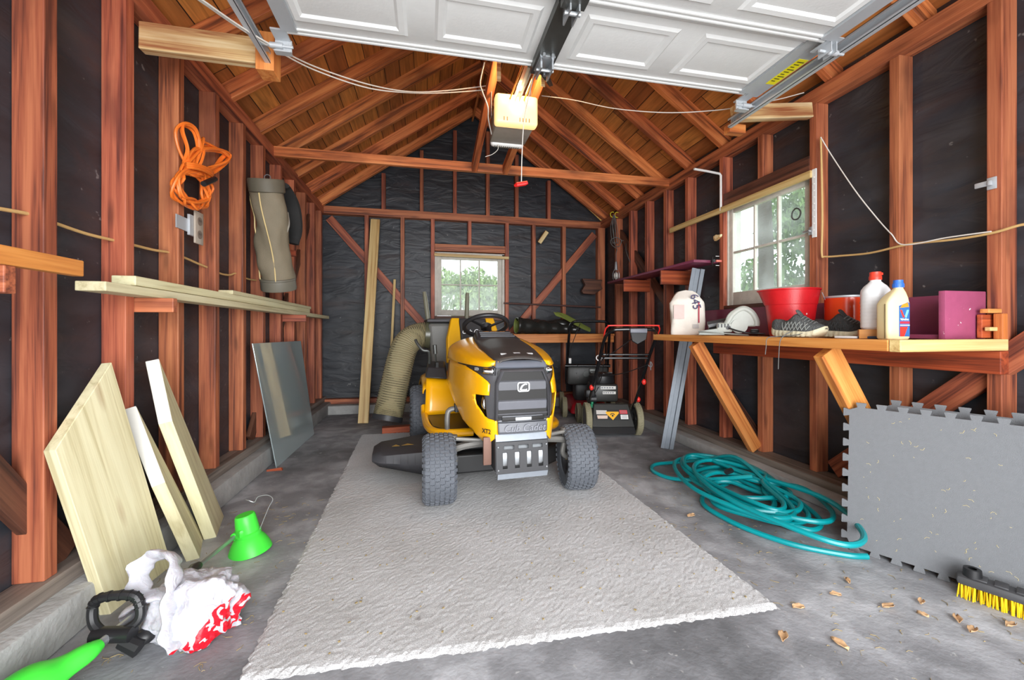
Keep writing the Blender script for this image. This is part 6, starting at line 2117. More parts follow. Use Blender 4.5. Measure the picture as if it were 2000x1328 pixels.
# ---- wheels
def tyre(name, x, y, D, w, steer, hub_side, cols=6, rows=34, lug=0.007):
    Rr = D / 2
    e = bpy.data.objects.new(name, None)
    link(e, lt)
    e.matrix_basis = Matrix.Translation((x, y, Rr)) @ Matrix.Rotation(steer, 4, 'Z') @ Matrix.Rotation(R(90), 4, 'Y')   # local z = axle
    h = w / 2
    rr = Rr * 0.52
    mb = MB()
    prof = [(rr, -h * 0.82), (rr + 0.006, -h * 0.9), (Rr * 0.72, -h * 1.0), (Rr * 0.88, -h * 0.98), (Rr * 0.955, -h * 0.86), (Rr * 0.985, -h * 0.55), (Rr * 0.99, 0), (Rr * 0.985, h * 0.55), (Rr * 0.955, h * 0.86), (Rr * 0.88, h * 0.98), (Rr * 0.72, h * 1.0), (rr + 0.006, h * 0.9), (rr, h * 0.82)]
    mb.lathe(prof, 56, cap0=False, cap1=False)
    # turf tread blocks
    for c in range(cols):
        zc = (c - (cols - 1) / 2) * (w * 0.86 / cols)
        u = abs(zc) / h
        rad = Rr * (0.992 - 0.05 * u ** 3) 
        for r_ in range(rows):
            a = 2 * math.pi * (r_ + 0.5 * (c % 2)) / rows
            da = 2 * math.pi / rows
            bl = rad * da * 0.74
            Mx = Matrix.Rotation(a, 4, 'Z') @ Matrix.Translation((rad, 0, zc)) @ Matrix.Rotation(-0.55 * math.copysign(u ** 2, zc), 4, 'Y')
            q = w * 0.86 / cols * 0.44
            pts = [(-0.5 * bl, -q), (0.2 * bl, -q), (0.32 * bl, 0), (0.2 * bl, q), (-0.5 * bl, q), (-0.36 * bl, 0)]
            a_ = [mb.bm.verts.new(Mx @ Vector((-0.004, p[0], p[1]))) for p in pts]
            b_ = [mb.bm.verts.new(Mx @ Vector((lug * 0.8, p[0] * 0.9, p[1] * 0.9))) for p in pts]
            mb.bm.faces.new(b_)
            for k in range(6):
                mb.bm.faces.new((a_[k], a_[(k + 1) % 6], b_[(k + 1) % 6], b_[k]))
        # shoulder lugs
    for r_ in range(rows):
        for s in (-1, 1):
            a = 2 * math.pi * (r_ + 0.25) / rows
            Mx = Matrix.Rotation(a, 4, 'Z') @ Matrix.Translation((Rr * 0.915, 0, s * h * 0.93)) @ Matrix.Rotation(-s * 0.9, 4, 'Y')
            mb.box((0, 0, 0), (0.009, Rr * 2 * math.pi / rows * 0.5, Rr * 0.12), rot=None)
            for v in list(mb.bm.verts)[-8:]:
                v.co = Mx @ v.co
    mb.build('tyre', M_TYRE, e, sm=30)
    mb = MB()
    hs = hub_side
    prof = [(0.0, 0.02), (0.022, 0.02), (0.024, 0.01), (0.05, 0.0), (rr * 0.62, -0.005), (rr * 0.8, 0.018), (rr * 0.86, h * 0.75), (rr * 1.02, h * 0.86), (rr * 1.03, h * 0.8)]
    for s in (1, -1):
        mb.lathe([(r_, s * z) for r_, z in prof], 36, cap0=False, cap1=False)
    mb.build('rim', M_CHARD, e, sm=40)
    mb = MB()
    mb.cyl((0, 0, hs * 0.0), (0, 0, hs * (h * 0.72)), 0.018, 14); mb.cyl((0, 0, hs * h * 0.66), (0, 0, hs * h * 0.8), 0.022, 6)
    mb.build('hub', plain('hub_brass', (166, 150, 116), 0.4, metal=0.6), e)
    return e
tyre('front_wheel', -0.425, 0.0, 0.385, 0.178, R(-3), 1)
tyre('front_wheel', 0.425, 0.0, 0.385, 0.178, R(-9), -1)
tyre('rear_wheel', -0.445, 1.24, 0.50, 0.215, 0, -1, cols=7, rows=38)
tyre('rear_wheel', 0.445, 1.24, 0.50, 0.215, 0, 1, cols=7, rows=38)

# ---- chassis, deck and discharge chute
mb = MB(); mb.box((0, 0.52, 0.34), (0.30, 1.3, 0.09), bevel=0.01); mb.box((0, 0.1, 0.4), (0.34, 0.4, 0.16), bevel=0.01); mb.build('chassis', M_FRAME, lt)
mb = MB(); mb.box((0, 0.14, 0.6), (0.34, 0.42, 0.3), bevel=0.03); mb.build('engine', M_DARK, lt)
mb = MB()
deck = [(-0.42, 0.30), (-0.30, 0.20), (0.30, 0.20), (0.46, 0.32), (0.46, 0.72), (0.30, 0.86), (-0.30, 0.86), (-0.46, 0.72)]
mb.prism([(p[0], p[1]) for p in deck], 0.12, Matrix.Translation((0, 0, 0.075)))
mb.prism([(p[0] * 0.8, 0.53 + (p[1] - 0.53) * 0.75) for p in deck], 0.05, Matrix.Translation((0, 0, 0.195)))
mb.build('mower_deck', M_FRAME, lt, bevel=0.012)
mb = MB()
def chute(i, j):
    x = -0.44 - 0.37 * i / 8
    f = i / 8
    c = (1 - f ** 3)
    prof = [(0.30 + 0.10 * f, 0.045 + 0.07 * f), (0.285 + 0.08 * f, 0.12 + 0.02 * f), (0.30 + 0.08 * f, 0.20 - 0.03 * f), (0.38 + 0.04 * f, 0.225 - 0.035 * f), (0.68 - 0.04 * f, 0.225 - 0.035 * f), (0.72 - 0.06 * f, 0.19 - 0.03 * f), (0.72 - 0.06 * f, 0.06 + 0.05 * f)]
    y, z = prof[j]
    if i == 8:
        y = 0.52 + (y - 0.52) * 0.8
        z = 0.15 + (z - 0.15) * 0.6
    return (x, y, z)
V = mb.grid(chute, 9, 7)
mb.bm.faces.new(V[8])
mb.build('discharge_chute', plain('chute_black', (58, 58, 62), 0.5, var=0.06), lt, sm=40, solid=0.006)
mb = MB()
for k in range(6):
    x = -0.50 - 0.045 * k
    f = (-x - 0.44) / 0.37
    mb.tube([(x, 0.298 + 0.10 * f, 0.05 + 0.07 * f), (x, 0.283 + 0.08 * f, 0.12 + 0.02 * f), (x, 0.298 + 0.08 * f, 0.198 - 0.03 * f)], 0.0015, n=4)
mb.build('groove', M_BLACK_P, lt, sm=0)
mb = MB(); mb.prism([(-0.69, 0.43), (-0.665, 0.47), (-0.64, 0.43)], 0.0006, Matrix.Translation((0, 0, 0.2165))); mb.prism([(-0.63, 0.43), (-0.59, 0.47), (-0.55, 0.43)], 0.0006, Matrix.Translation((0, 0, 0.2185))); mb.build('sticker', plain('sticker_tan', (186, 150, 70), 0.5), lt, sm=0)
mb = MB(); mb.cyl((-0.455, 0.30, 0.09), (-0.42, 0.30, 0.09), 0.055, 18); mb.build('gauge_wheel', M_BLACK_P, lt)

# ---- fenders, foot rests, pedals
for s in (-1, 1):
    mb = MB()
    f = lambda x, y, z: (s * x * 0.86, y, z)
    # fender cover over the rear wheel
    rows_ = []
    for k in range(11):
        t = k / 10
        y = 0.86 + 0.78 * t
        z = 0.47 + 0.135 * math.sin(math.pi * min(1, 0.12 + t * 0.95)) ** 0.7
        rows_.append([f(0.20, y, z + 0.02), f(0.36, y, z + 0.012), f(0.50, y, z), f(0.535, y, z - 0.018), f(0.545, y, z - 0.05)])
    V = [[mb.bm.verts.new(p) for p in r_] for r_ in rows_]
    for a, b in zip(V, V[1:]):
        for k in range(4):
            mb.bm.faces.new((a[k], a[k + 1], b[k + 1], b[k]))
    mb.build('fender', M_YEL, lt, sm=50, solid=0.008)
    # front wall of the fender, sloping down to the foot rest
    mb = MB()
    V = mb.grid(lambda i, j: f(0.17 + 0.365 * i / 6 - 0.02 * (j / 8) * (i / 6), 0.80 - 0.02 * (i / 6) + 0.06 * (1 - j / 8) ** 2 * 0 + 0.10 * (j / 8) ** 2, 0.335 + 0.275 * j / 8 - 0.03 * (1 - i / 6) * (j / 8)), 7, 9)
    mb.build('fender_front', M_YEL, lt, sm=50, solid=0.01)
    mb = MB()
    poly = [(0.17, 0.28), (0.42, 0.30), (0.50, 0.42), (0.52, 0.82), (0.17, 0.82)]
    mb.prism([(s * p[0] * 0.86, p[1]) for p in (poly if s > 0 else poly[::-1])], 0.016, Matrix.Translation((0, 0, 0.322)))
    mb.build('foot_rest', M_FRAME, lt, bevel=0.004)
    mb = MB()
    P = catmull([f(0.21, 0.27, 0.318), f(0.40, 0.28, 0.318), f(0.50, 0.37, 0.316), f(0.532, 0.55, 0.318), f(0.535, 0.78, 0.335), f(0.535, 0.86, 0.39)], 5)
    mb.tube(P, 0.026, n=10, flat=1.0)
    mb.build('foot_rest_rim', M_YEL, lt)
mb = MB(); mb.tube(catmull([(-0.335, 0.30, 0.26), (-0.345, 0.29, 0.34), (-0.345, 0.285, 0.43), (-0.33, 0.285, 0.465), (-0.28, 0.285, 0.475)], 6), 0.017, n=10); mb.build('brake_lever', M_CAST, lt)
mb = MB(); mb.box((-0.265, 0.275, 0.48), (0.075, 0.05, 0.055), bevel=0.008)
for k in range(4):
    mb.box((-0.292 + 0.018 * k, 0.249, 0.48), (0.008, 0.006, 0.05))
mb.build('brake_pedal', M_BLACK_P, lt)
# lift lever console on the fender
mb = MB(); mb.hexa([(-0.455, 0.82, 0.615), (-0.29, 0.80, 0.60), (-0.26, 1.1, 0.62), (-0.435, 1.15, 0.62)], [(-0.435, 0.88, 0.69), (-0.30, 0.86, 0.685), (-0.28, 1.08, 0.72), (-0.415, 1.1, 0.72)]); mb.build('lever_console', M_CHARD, lt, bevel=0.01)
mb = MB(); mb.box((-0.36, 0.93, 0.70), (0.02, 0.12, 0.05)); mb.build('lever_slot', M_DARK, lt, sm=0)
mb = MB(); mb.tube([(-0.36, 0.95, 0.68), (-0.37, 0.93, 0.80)], 0.008, n=8); mb.tube([(-0.37, 0.93, 0.79), (-0.375, 0.925, 0.86)], 0.016, n=10); mb.build('lift_lever', M_DKSTEEL, lt)
mb = MB(); mb.tube(catmull([(-0.41, 1.0, 0.70), (-0.415, 0.98, 0.80), (-0.46, 0.98, 0.815), (-0.50, 1.0, 0.86), (-0.52, 1.02, 0.90)], 5), 0.012, n=8); mb.build('chute_latch', M_DKSTEEL, lt)

# ---- steering column, wheel, seat
mb = MB(); mb.hexa([(-0.19, 0.5, 0.5), (0.19, 0.5, 0.5), (0.16, 0.62, 0.5), (-0.16, 0.62, 0.5)], [(-0.13, 0.5, 0.95), (0.13, 0.5, 0.95), (0.11, 0.60, 0.97), (-0.11, 0.60, 0.97)]); mb.build('dash', M_CHARD, lt, bevel=0.015)
mb = MB(); mb.cyl((0, 0.57, 0.94), (0, 0.66, 1.0), 0.02, 12); mb.build('steering_column', M_BLACK_P, lt)
SW = Matrix.Translation((-0.01, 0.69, 1.012)) @ Matrix.Rotation(R(-27), 4, 'X')
stw = bpy.data.objects.new('steering_wheel', None); link(stw, lt); stw.matrix_basis = SW
mb = MB(); mb.tube([(0.165 * math.cos(t), 0.165 * math.sin(t), 0) for t in [2 * math.pi * k / 48 for k in range(48)]], 0.0165, n=12, closed=True); mb.build('rim', plain('wheel_black', (40, 40, 42), 0.4, var=0.1), stw)
for a in (R(90), R(215), R(325)):
    mb = MB(); mb.tube([(0.03 * math.cos(a), 0.03 * math.sin(a), -0.015), (0.16 * math.cos(a), 0.16 * math.sin(a), 0)], 0.014, n=8, flat=0.5); mb.build('spoke', M_BLACK_P, stw)
mb = MB(); mb.lathe([(0, -0.03), (0.04, -0.03), (0.045, 0.0), (0.03, 0.012), (0, 0.014)], 20); mb.build('hub', M_BLACK_P, stw)
seat = bpy.data.objects.new('seat', None); link(seat, lt); seat.matrix_basis = Matrix.Translation((0.015, 1.22, 0.66)) @ Matrix.Diagonal((0.9, 1, 1, 1))
M_SEATB = plain('seat_black', (56, 56, 58), 0.55, var=0.06)
def backfn(w0, x_of):
    def fn(i, j):
        z = 0.02 + 0.40 * j / 14
        t = j / 14
        w = w0 * (1 - 0.18 * max(0, t - 0.55) / 0.45)
        x0, x1 = x_of(t)
        x = w * (x0 + (x1 - x0) * i / 10)
        y = 0.16 + 0.10 * t - 0.05 * (abs(x) / w0) ** 2 - 0.02 * math.sin(math.pi * t)
        return (x, y, z)
    return fn
edge_ = lambda t: 0.60 - 0.12 * math.sin(math.pi * min(1, t * 1.1)) + 0.02 * t
mb = MB(); mb.grid(backfn(0.27, lambda t: (-edge_(t), edge_(t))), 11, 15); mb.build('backrest', M_SEATB, seat, sm=60, solid=0.05, bevel=0.012)
for s in (-1, 1):
    mb = MB(); mb.grid(backfn(0.275, lambda t: (s * edge_(t), s * 1.0)), 11, 15); mb.build('bolster', M_YEL if False else plain('seat_yellow', (246, 184, 20), 0.45, var=0.03), seat, sm=60, solid=0.056, bevel=0.014)
mb = MB(); mb.box((0, -0.04, 0.05), (0.48, 0.40, 0.10), bevel=0.04, seg=4); mb.build('cushion', M_SEATB, seat)
for s in (-1, 1):
    mb = MB(); mb.box((s * 0.2, -0.05, 0.075), (0.12, 0.38, 0.1), bevel=0.045, seg=4); mb.build('cushion_bolster', plain('seat_yellow_low', (246, 184, 20), 0.45, var=0.03), seat)
text('seat_lettering', 'Cub Cadet', 0.06, frame((0.01, 0.148, 0.30), (1, 0, 0), (0, 0.2, 1)), M_SILV, seat, ext=0.002, shear=0.3)
mb = MB(); mb.box((0, 1.25, 0.6), (0.36, 0.4, 0.1), bevel=0.02); mb.build('seat_base', M_FRAME, lt)

# ---- bagger: hopper behind the seat, ribbed tube, uprights
mb = MB()
mb.hexa([(-0.33, 1.58, 0.46), (0.20, 1.58, 0.46), (0.20, 2.0, 0.40), (-0.33, 2.0, 0.40)], [(-0.385, 1.56, 1.04), (0.22, 1.56, 1.04), (0.22, 2.02, 1.06), (-0.385, 2.02, 1.06)])
mb.build('hopper', plain('hopper_grey', (112, 112, 108), 0.5, var=0.05), lt, bevel=0.03)
mb = MB(); mb.box((-0.08, 1.79, 1.065), (0.64, 0.5, 0.035), bevel=0.02); mb.build('hopper_lid', M_CHAR, lt)
M_TUBE = plain('tube_olive_grey', (158, 148, 116), 0.35, var=0.06, scale=6)
tubep = catmull([(-0.36, 1.70, 0.93), (-0.43, 1.70, 0.93), (-0.52, 1.68, 0.90), (-0.59, 1.64, 0.83), (-0.632, 1.60, 0.71), (-0.665, 1.56, 0.57), (-0.695, 1.53, 0.43), (-0.725, 1.50, 0.29), (-0.745, 1.48, 0.20)], 14)
rad = []
for i in range(len(tubep)):
    f = i / (len(tubep) - 1)
    base = 0.116 + 0.012 * f
    rad.append(base + (0.0045 if i % 2 == 0 else -0.003))
mb = MB(); mb.tube(tubep[8:], rad[8:], n=32); tb_ = mb.build('bagger_tube', M_TUBE, lt, sm=60)
mb = MB()
for i in range(9, len(tubep) - 1, 2):
    t = (tubep[min(i + 1, len(tubep) - 1)] - tubep[i - 1]).normalized()
    bb = basis((0, 1, 0), t) if abs(t.y) < 0.9 else basis((1, 0, 0), t)
    ring = []
    for k in range(28):
        a = 2 * math.pi * k / 28
        ring.append(tubep[i] + (bb @ Vector((math.cos(a), math.sin(a), 0))) * (0.1165 + 0.012 * i / (len(tubep) - 1)))
    mb.tube(ring, 0.0026, n=4, closed=True)
mb.build('rib', plain('rib_black', (44, 42, 36), 0.5), tb_, sm=0)
mb = MB()
mb.tube([tubep[0], tubep[9]], [0.135, 0.132], n=28); mb.build('tube_collar', plain('collar_smoke', (92, 92, 72), 0.25), lt)
d_ = (tubep[-1] - tubep[-4]).normalized()
mb = MB(); mb.tube([tubep[-1] - d_ * 0.005, tubep[-1] + d_ * 0.04], [0.133, 0.136], n=32); mb.build('tube_end_ring', M_CHARD, lt)
for (x, lean) in ((-0.365, 0.03), (0.02, -0.012)):
    mb = MB(); mb.tube([(x, 1.83, 1.05), (x - lean, 1.86, 1.3), (x - lean * 1.3, 1.87, 1.36)], [0.024, 0.022, 0.018], n=10); mb.build('bagger_handle', plain('handle_olive', (126, 124, 106), 0.4), lt)

# ================================================================== walk-behind mowers
M_MBLK = plain('mower_black', (44, 44, 42), 0.45, var=0.15, scale=14)
M_MRED = plain('mower_red', (168, 28, 40), 0.35, var=0.08)
M_TREAD = plain('khaki_tread', (140, 134, 108), 0.8, var=0.15, scale=40)
M_REDK = plain('knob_red', (226, 48, 40), 0.4)
def mower_wheel(par, x, y, r, w, spokes):
    e = bpy.data.objects.new('wheel', None); link(e, par)
    e.matrix_basis = Matrix.Translation((x, y, r)) @ Matrix.Rotation(R(90), 4, 'Y')
    mb = MB()
    mb.lathe([(r * 0.78, -w / 2), (r * 0.94, -w / 2), (r * 0.985, -w * 0.38), (r * 0.985, w * 0.38), (r * 0.94, w / 2), (r * 0.78, w / 2)], 40, cap0=False, cap1=False)
    for k in range(40):
        a = 2 * math.pi * k / 40
        for s in (-1, 1):
            M_ = Matrix.Rotation(a + s * 0.05, 4, 'Z') @ Matrix.Translation((r * 0.985, 0, s * w * 0.2)) @ Matrix.Rotation(s * 0.55, 4, 'X')
            mb.box((0, 0, 0), (0.008, 0.006, w * 0.42))
            for v in list(mb.bm.verts)[-8:]:
                v.co = M_ @ v.co
    mb.build('tyre', M_TREAD, e, sm=30)
    if spokes:
        mb = MB()
        mb.lathe([(r * 0.70, -w * 0.4), (r * 0.79, -w * 0.42), (r * 0.79, w * 0.42), (r * 0.70, w * 0.4)], 36, cap0=False, cap1=False)
        mb.cyl((0, 0, -w * 0.4), (0, 0, w * 0.4), r * 0.2, 16)
        for k in range(10):
            a = 2 * math.pi * k / 10
            mb.tube([(r * 0.16 * math.cos(a), r * 0.16 * math.sin(a), -w * 0.1), (r * 0.74 * math.cos(a), r * 0.74 * math.sin(a), -w * 0.1)], 0.007, n=6)
        mb.build('spoked_rim', M_MBLK, e, sm=40)
    else:
        mb = MB()
        mb.lathe([(0, -w * 0.42), (r * 0.3, -w * 0.45), (r * 0.8, -w * 0.3), (r * 0.8, w * 0.3), (r * 0.3, w * 0.45), (0, w * 0.42)], 36)
        mb.build('hub_cover', plain('hub_grey', (118, 118, 116), 0.5), e, sm=40)
    return e
def tubebar(name, pts, r, mat, par, n=10, sub=6):
    mb = MB(); mb.tube(catmull(pts, sub), r, n=n); return mb.build(name, mat, par)

pm = root('push_mower', (1.71, 3.60, 0), R(-12), 'black walk-behind mower with red knobs, its label-covered rear flap facing out', 'push mower')
mower_wheel(pm, -0.235, 0.0, 0.150, 0.055, False)
mower_wheel(pm, 0.235, 0.0, 0.150, 0.055, True)
mower_wheel(pm, -0.23, 0.52, 0.10, 0.05, False)
mower_wheel(pm, 0.23, 0.52, 0.10, 0.05, False)
mb = MB()
mb.hexa([(-0.21, 0.02, 0.07), (0.21, 0.02, 0.07), (0.22, 0.60, 0.06), (-0.22, 0.60, 0.06)], [(-0.20, 0.05, 0.24), (0.20, 0.05, 0.24), (0.18, 0.56, 0.19), (-0.18, 0.56, 0.19)])
mb.build('deck', M_MBLK, pm, bevel=0.02)
mb = MB(); mb.hexa([(-0.20, -0.07, 0.085), (0.20, -0.07, 0.085), (0.20, -0.04, 0.085), (-0.20, -0.04, 0.085)], [(-0.165, 0.03, 0.285), (0.165, 0.03, 0.285), (0.165, 0.06, 0.285), (-0.165, 0.06, 0.285)])
fl = mb.build('rear_flap', M_MBLK, pm, bevel=0.008)
mb = MB(); mb.hexa([(-0.20, -0.10, 0.03), (0.20, -0.10, 0.03), (0.20, -0.085, 0.03), (-0.20, -0.085, 0.03)], [(-0.20, -0.062, 0.085), (0.20, -0.062, 0.085), (0.20, -0.045, 0.085), (-0.20, -0.045, 0.085)]); mb.build('trailing_skirt', M_BLACK_P, pm, bevel=0.003)
FF = frame((0, -0.0255, 0.185), (1, 0, 0), (0, 0.1, 0.2))
def decal(poly, mat, dz=0.0):
    mb = MB(); mb.prism(poly, 0.0006, FF @ Matrix.Translation((0, 0, dz + 0.006))); return mb.build('decal', mat, fl, sm=0)
decal([(-0.155, -0.04), (0.15, -0.045), (0.145, 0.052), (-0.15, 0.055)], M_BLACK_P, -0.001)
decal([(-0.15, 0.01), (-0.05, 0.01), (-0.05, 0.048), (-0.15, 0.05)], plain('decal_grey', (196, 190, 184), 0.5))
decal([(-0.14, -0.032), (-0.05, -0.032), (-0.045, 0.0), (-0.145, 0.0)], plain('decal_pale', (214, 190, 176), 0.5))
decal([(0.0, -0.045), (0.062, 0.02), (-0.062, 0.02)], plain('decal_yellow', (238, 176, 30), 0.5), 0.0008)
decal([(-0.062, 0.02), (0.062, 0.02), (0.06, 0.035), (-0.06, 0.035)], plain('decal_yellow_bar', (238, 176, 30), 0.5), 0.0008)
mb = MB(); mb.tube([FF @ Vector((0.018 * math.cos(t), 0.002 + 0.014 * math.sin(t), 0.0085)) for t in [R(a) for a in range(0, 181, 20)]], 0.004, n=6); mb.cyl(FF @ Vector((0, -0.004, 0.006)), FF @ Vector((0, -0.004, 0.0095)), 0.009, 10); mb.build('decal_symbol', M_BLACK_P, fl)
decal([(0.07, 0.014), (0.142, 0.014), (0.14, 0.05), (0.068, 0.05)], plain('decal_red', (206, 70, 78), 0.5))
decal([(0.075, -0.036), (0.145, -0.036), (0.145, 0.006), (0.075, 0.006)], M_WHITE_P)
mb = MB()
for k in range(4):
    mb.box(FF @ Vector((0.11, -0.026 + 0.009 * k, 0.0072)), (0.05, 0.001, 0.0025))
    mb.box(FF @ Vector((0.105, 0.022 + 0.007 * k, 0.0072)), (0.05, 0.001, 0.002))
mb.build('lettering', plain('small_print', (120, 116, 116), 0.6), fl, sm=0)
# engine
mb = MB(); mb.box((-0.02, 0.33, 0.36), (0.27, 0.28, 0.18), bevel=0.03); en = mb.build('engine_block', M_MBLK, pm)
mb = MB(); mb.lathe([(0, 0.44), (0.12, 0.44), (0.13, 0.46), (0.125, 0.52), (0.10, 0.545), (0, 0.55)], 28, M=Matrix.Translation((-0.02, 0.36, 0))); mb.build('recoil_cover', M_BLACK_P, pm)
mb = MB()
for k in range(12):
    a = 2 * math.pi * k / 12
    mb.box((-0.02 + 0.085 * math.cos(a), 0.36 + 0.085 * math.sin(a), 0.5475), (0.05, 0.01, 0.004), rot=(0, 0, a))
mb.build('vent', M_DKSTEEL, pm, sm=0)
for (x, z, w_, h_) in ((0.01, 0.415, 0.15, 0.03), (0.02, 0.365, 0.13, 0.026)):
    mb = MB(); mb.box((x, 0.1885, z), (w_, 0.002, h_)); s = mb.build('decal', plain('engine_decal', (208, 206, 200), 0.5), en, sm=0)
    mb = MB()
    for k in range(5):
        mb.box((x - w_ * 0.4 + w_ * 0.17 * k, 0.187, z), (w_ * 0.11, 0.001, h_ * 0.35))
    mb.build('lettering', plain('engine_print', (90, 96, 110), 0.5), s, sm=0)
mb = MB(); mb.cyl((-0.19, 0.22, 0.30), (-0.11, 0.22, 0.30), 0.055, 16); mb.box((-0.17, 0.2, 0.36), (0.1, 0.1, 0.08), bevel=0.02); mb.build('air_filter', M_BLACK_P, pm)
mb = MB(); mb.lathe([(0, 0.24), (0.02, 0.24), (0.02, 0.27), (0.014, 0.275), (0.014, 0.295), (0, 0.295)], 14, M=Matrix.Translation((-0.17, 0.08, 0))); mb.build('oil_cap', plain('cap_green', (30, 130, 90), 0.4), pm)
# handle
for s in (-1, 1):
    tubebar('lower_handle', [(s * 0.215, 0.05, 0.24), (s * 0.215, -0.10, 0.40), (s * 0.21, -0.30, 0.61)], 0.0125, M_BLACK_G, pm)
tubebar('upper_handle', [(-0.21, -0.30, 0.605), (-0.205, -0.45, 0.765), (-0.20, -0.62, 0.93), (-0.165, -0.70, 0.985), (-0.09, -0.715, 0.995), (0.09, -0.715, 0.995), (0.165, -0.70, 0.985), (0.20, -0.62, 0.93), (0.205, -0.45, 0.765), (0.21, -0.30, 0.605)], 0.0135, M_BLACK_G, pm)
tubebar('cross_bar', [(-0.205, -0.44, 0.755), (0.205, -0.44, 0.755)], 0.011, M_BLACK_G, pm)
tubebar('cross_bar', [(-0.205, -0.46, 0.785), (0.205, -0.46, 0.785)], 0.009, M_BLACK_G, pm)
tubebar('bail_bar', [(-0.205, -0.58, 0.895), (-0.21, -0.66, 0.985), (-0.195, -0.70, 1.018), (-0.16, -0.71, 1.025), (0.16, -0.71, 1.025), (0.195, -0.70, 1.018), (0.215, -0.66, 0.985), (0.205, -0.58, 0.895)], 0.0055, M_REDK, pm)['label'] = 'red bail bar'
mb = MB(); mb.box((0.03, -0.73, 0.985), (0.13, 0.035, 0.034), bevel=0.006); mb.build('grip_sleeve', plain('grip_grey', (110, 112, 122), 0.5), pm)
mb = MB(); mb.prism([(-0.06, 0.0), (0.07, 0.0), (0.055, -0.06), (-0.01, -0.095), (-0.05, -0.07)], 0.02, frame((0.03, -0.71, 0.972), (1, 0, 0), (0, 0.2, 1))); mb.build('control_box', M_BLACK_P, pm, bevel=0.003)
for (x, y, z) in ((-0.225, -0.17, 0.47), (0.225, -0.24, 0.53), (0.255, 0.02, 0.33)):
    mb = MB(); mb.ball((x, y - 0.01, z), (0.02, 0.018, 0.026), 12, 8); mb.cyl((x, y, z), (x * 0.92, y, z), 0.007, 8); mb.build('knob', M_REDK, pm)
for pts in ([(-0.19, -0.5, 0.80), (-0.15, -0.3, 0.62), (-0.14, -0.1, 0.5), (-0.1, 0.15, 0.46)], [(0.0, -0.70, 0.93), (-0.1, -0.55, 0.82), (-0.19, -0.42, 0.72), (-0.18, -0.1, 0.42), (-0.08, 0.2, 0.42)], [(0.2, -0.44, 0.7), (0.05, -0.2, 0.6), (-0.08, 0.1, 0.54), (-0.05, 0.3, 0.5)]):
    tubebar('control_cable', pts, 0.0038, M_BLACK_P, pm, n=6)
mb = MB(); mb.tube([(-0.21 + 0.022 * math.cos(t), -0.43, 0.755 + 0.022 * math.sin(t)) for t in [2 * math.pi * k / 14 for k in range(14)]], 0.004, n=5, closed=True); mb.build('cable_tie', M_WHITE_P, pm)
mb = MB(); mb.tube(catmull([(0.21, -0.38, 0.70), (0.235, -0.40, 0.675), (0.24, -0.42, 0.7), (0.225, -0.42, 0.72), (0.235, -0.4, 0.65)], 5), 0.004, n=6); mb.build('rope_guide', M_STEEL, pm)

rm = root('push_mower', (1.81, 4.47, 0), R(-14), 'red-decked mower with a black engine, tucked in behind the front mower', 'push mower')
mower_wheel(rm, -0.25, -0.10, 0.105, 0.05, False)
mower_wheel(rm, 0.25, -0.10, 0.105, 0.05, False)
mower_wheel(rm, -0.24, 0.40, 0.095, 0.05, False)
mower_wheel(rm, 0.24, 0.40, 0.095, 0.05, False)
mb = MB()
mb.hexa([(-0.20, -0.22, 0.05), (0.22, -0.22, 0.05), (0.25, 0.44, 0.05), (-0.25, 0.44, 0.05)], [(-0.16, -0.16, 0.16), (0.18, -0.16, 0.16), (0.19, 0.38, 0.18), (-0.19, 0.38, 0.18)])
dk = mb.build('deck', M_MRED, rm, bevel=0.03); dk['label'] = 'red mower deck'
mb = MB(); mb.prism(rrect(0.022, 0.032, 0.008), 0.001, frame((-0.08, -0.207, 0.1), (1, 0, 0), (0, 0.06, 0.11))); mb.build('decal', M_WHITE_P, dk, sm=0)
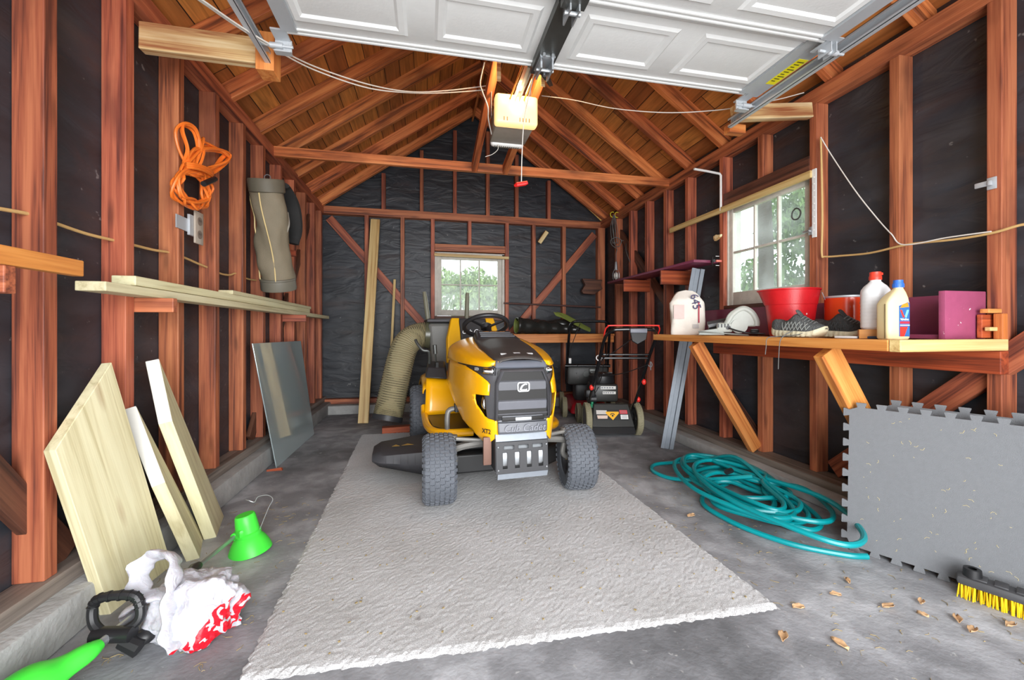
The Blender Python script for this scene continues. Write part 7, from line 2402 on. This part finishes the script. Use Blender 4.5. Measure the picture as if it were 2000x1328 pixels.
mb = MB(); mb.box((0.0, 0.06, 0.44), (0.44, 0.32, 0.20), bevel=0.03); mb.build('engine_shroud', M_MBLK, rm)
mb = MB(); mb.box((0.0, 0.1, 0.25), (0.26, 0.26, 0.2), bevel=0.03); mb.build('engine_block', M_BLACK_P, rm)
mb = MB(); mb.cyl((-0.24, -0.08, 0.545), (0.24, -0.08, 0.545), 0.017, 12); mb.build('carry_bar', M_BLACK_G, rm)
mb = MB(); mb.box((0.06, -0.09, 0.49), (0.10, 0.04, 0.06), bevel=0.012); mb.cyl((-0.02, -0.112, 0.46), (-0.02, -0.1, 0.46), 0.03, 16); mb.build('carburettor', M_DKSTEEL, rm)
mb = MB()
for (x, z) in ((-0.12, 0.47), (-0.10, 0.42), (0.12, 0.41), (0.17, 0.46)):
    mb.ball((x, -0.104, z), 0.008, 8, 6)
mb.build('bolt', M_STEEL, rm)
for s in (-1, 1):
    tubebar('lower_handle', [(s * 0.22, 0.0, 0.34), (s * 0.22, -0.04, 0.5), (s * 0.215, -0.1, 0.66)], 0.0125, M_BLACK_G, rm)
tubebar('upper_handle', [(-0.215, -0.1, 0.655), (-0.21, -0.18, 0.86), (-0.20, -0.22, 0.975), (-0.165, -0.24, 1.012), (-0.1, -0.24, 1.02), (0.1, -0.24, 1.02), (0.165, -0.24, 1.012), (0.20, -0.22, 0.975), (0.21, -0.18, 0.86), (0.215, -0.1, 0.655)], 0.0145, M_BLACK_G, rm)
mb = MB(); mb.box((-0.19, -0.08, 0.6), (0.03, 0.05, 0.06), bevel=0.008); mb.build('clamp', M_WHITE_P, rm)
tubebar('control_cable', [(0.2, -0.2, 0.9), (0.22, -0.1, 0.7), (0.18, -0.08, 0.56), (0.1, 0.0, 0.5)], 0.004, M_BLACK_P, rm, n=6)
tubebar('control_cable', [(-0.1, -0.24, 1.0), (-0.19, -0.14, 0.7), (-0.12, -0.1, 0.56), (-0.06, -0.06, 0.5)], 0.004, M_BLACK_P, rm, n=6)

rm.scale = (1.06, 1.06, 1.06)
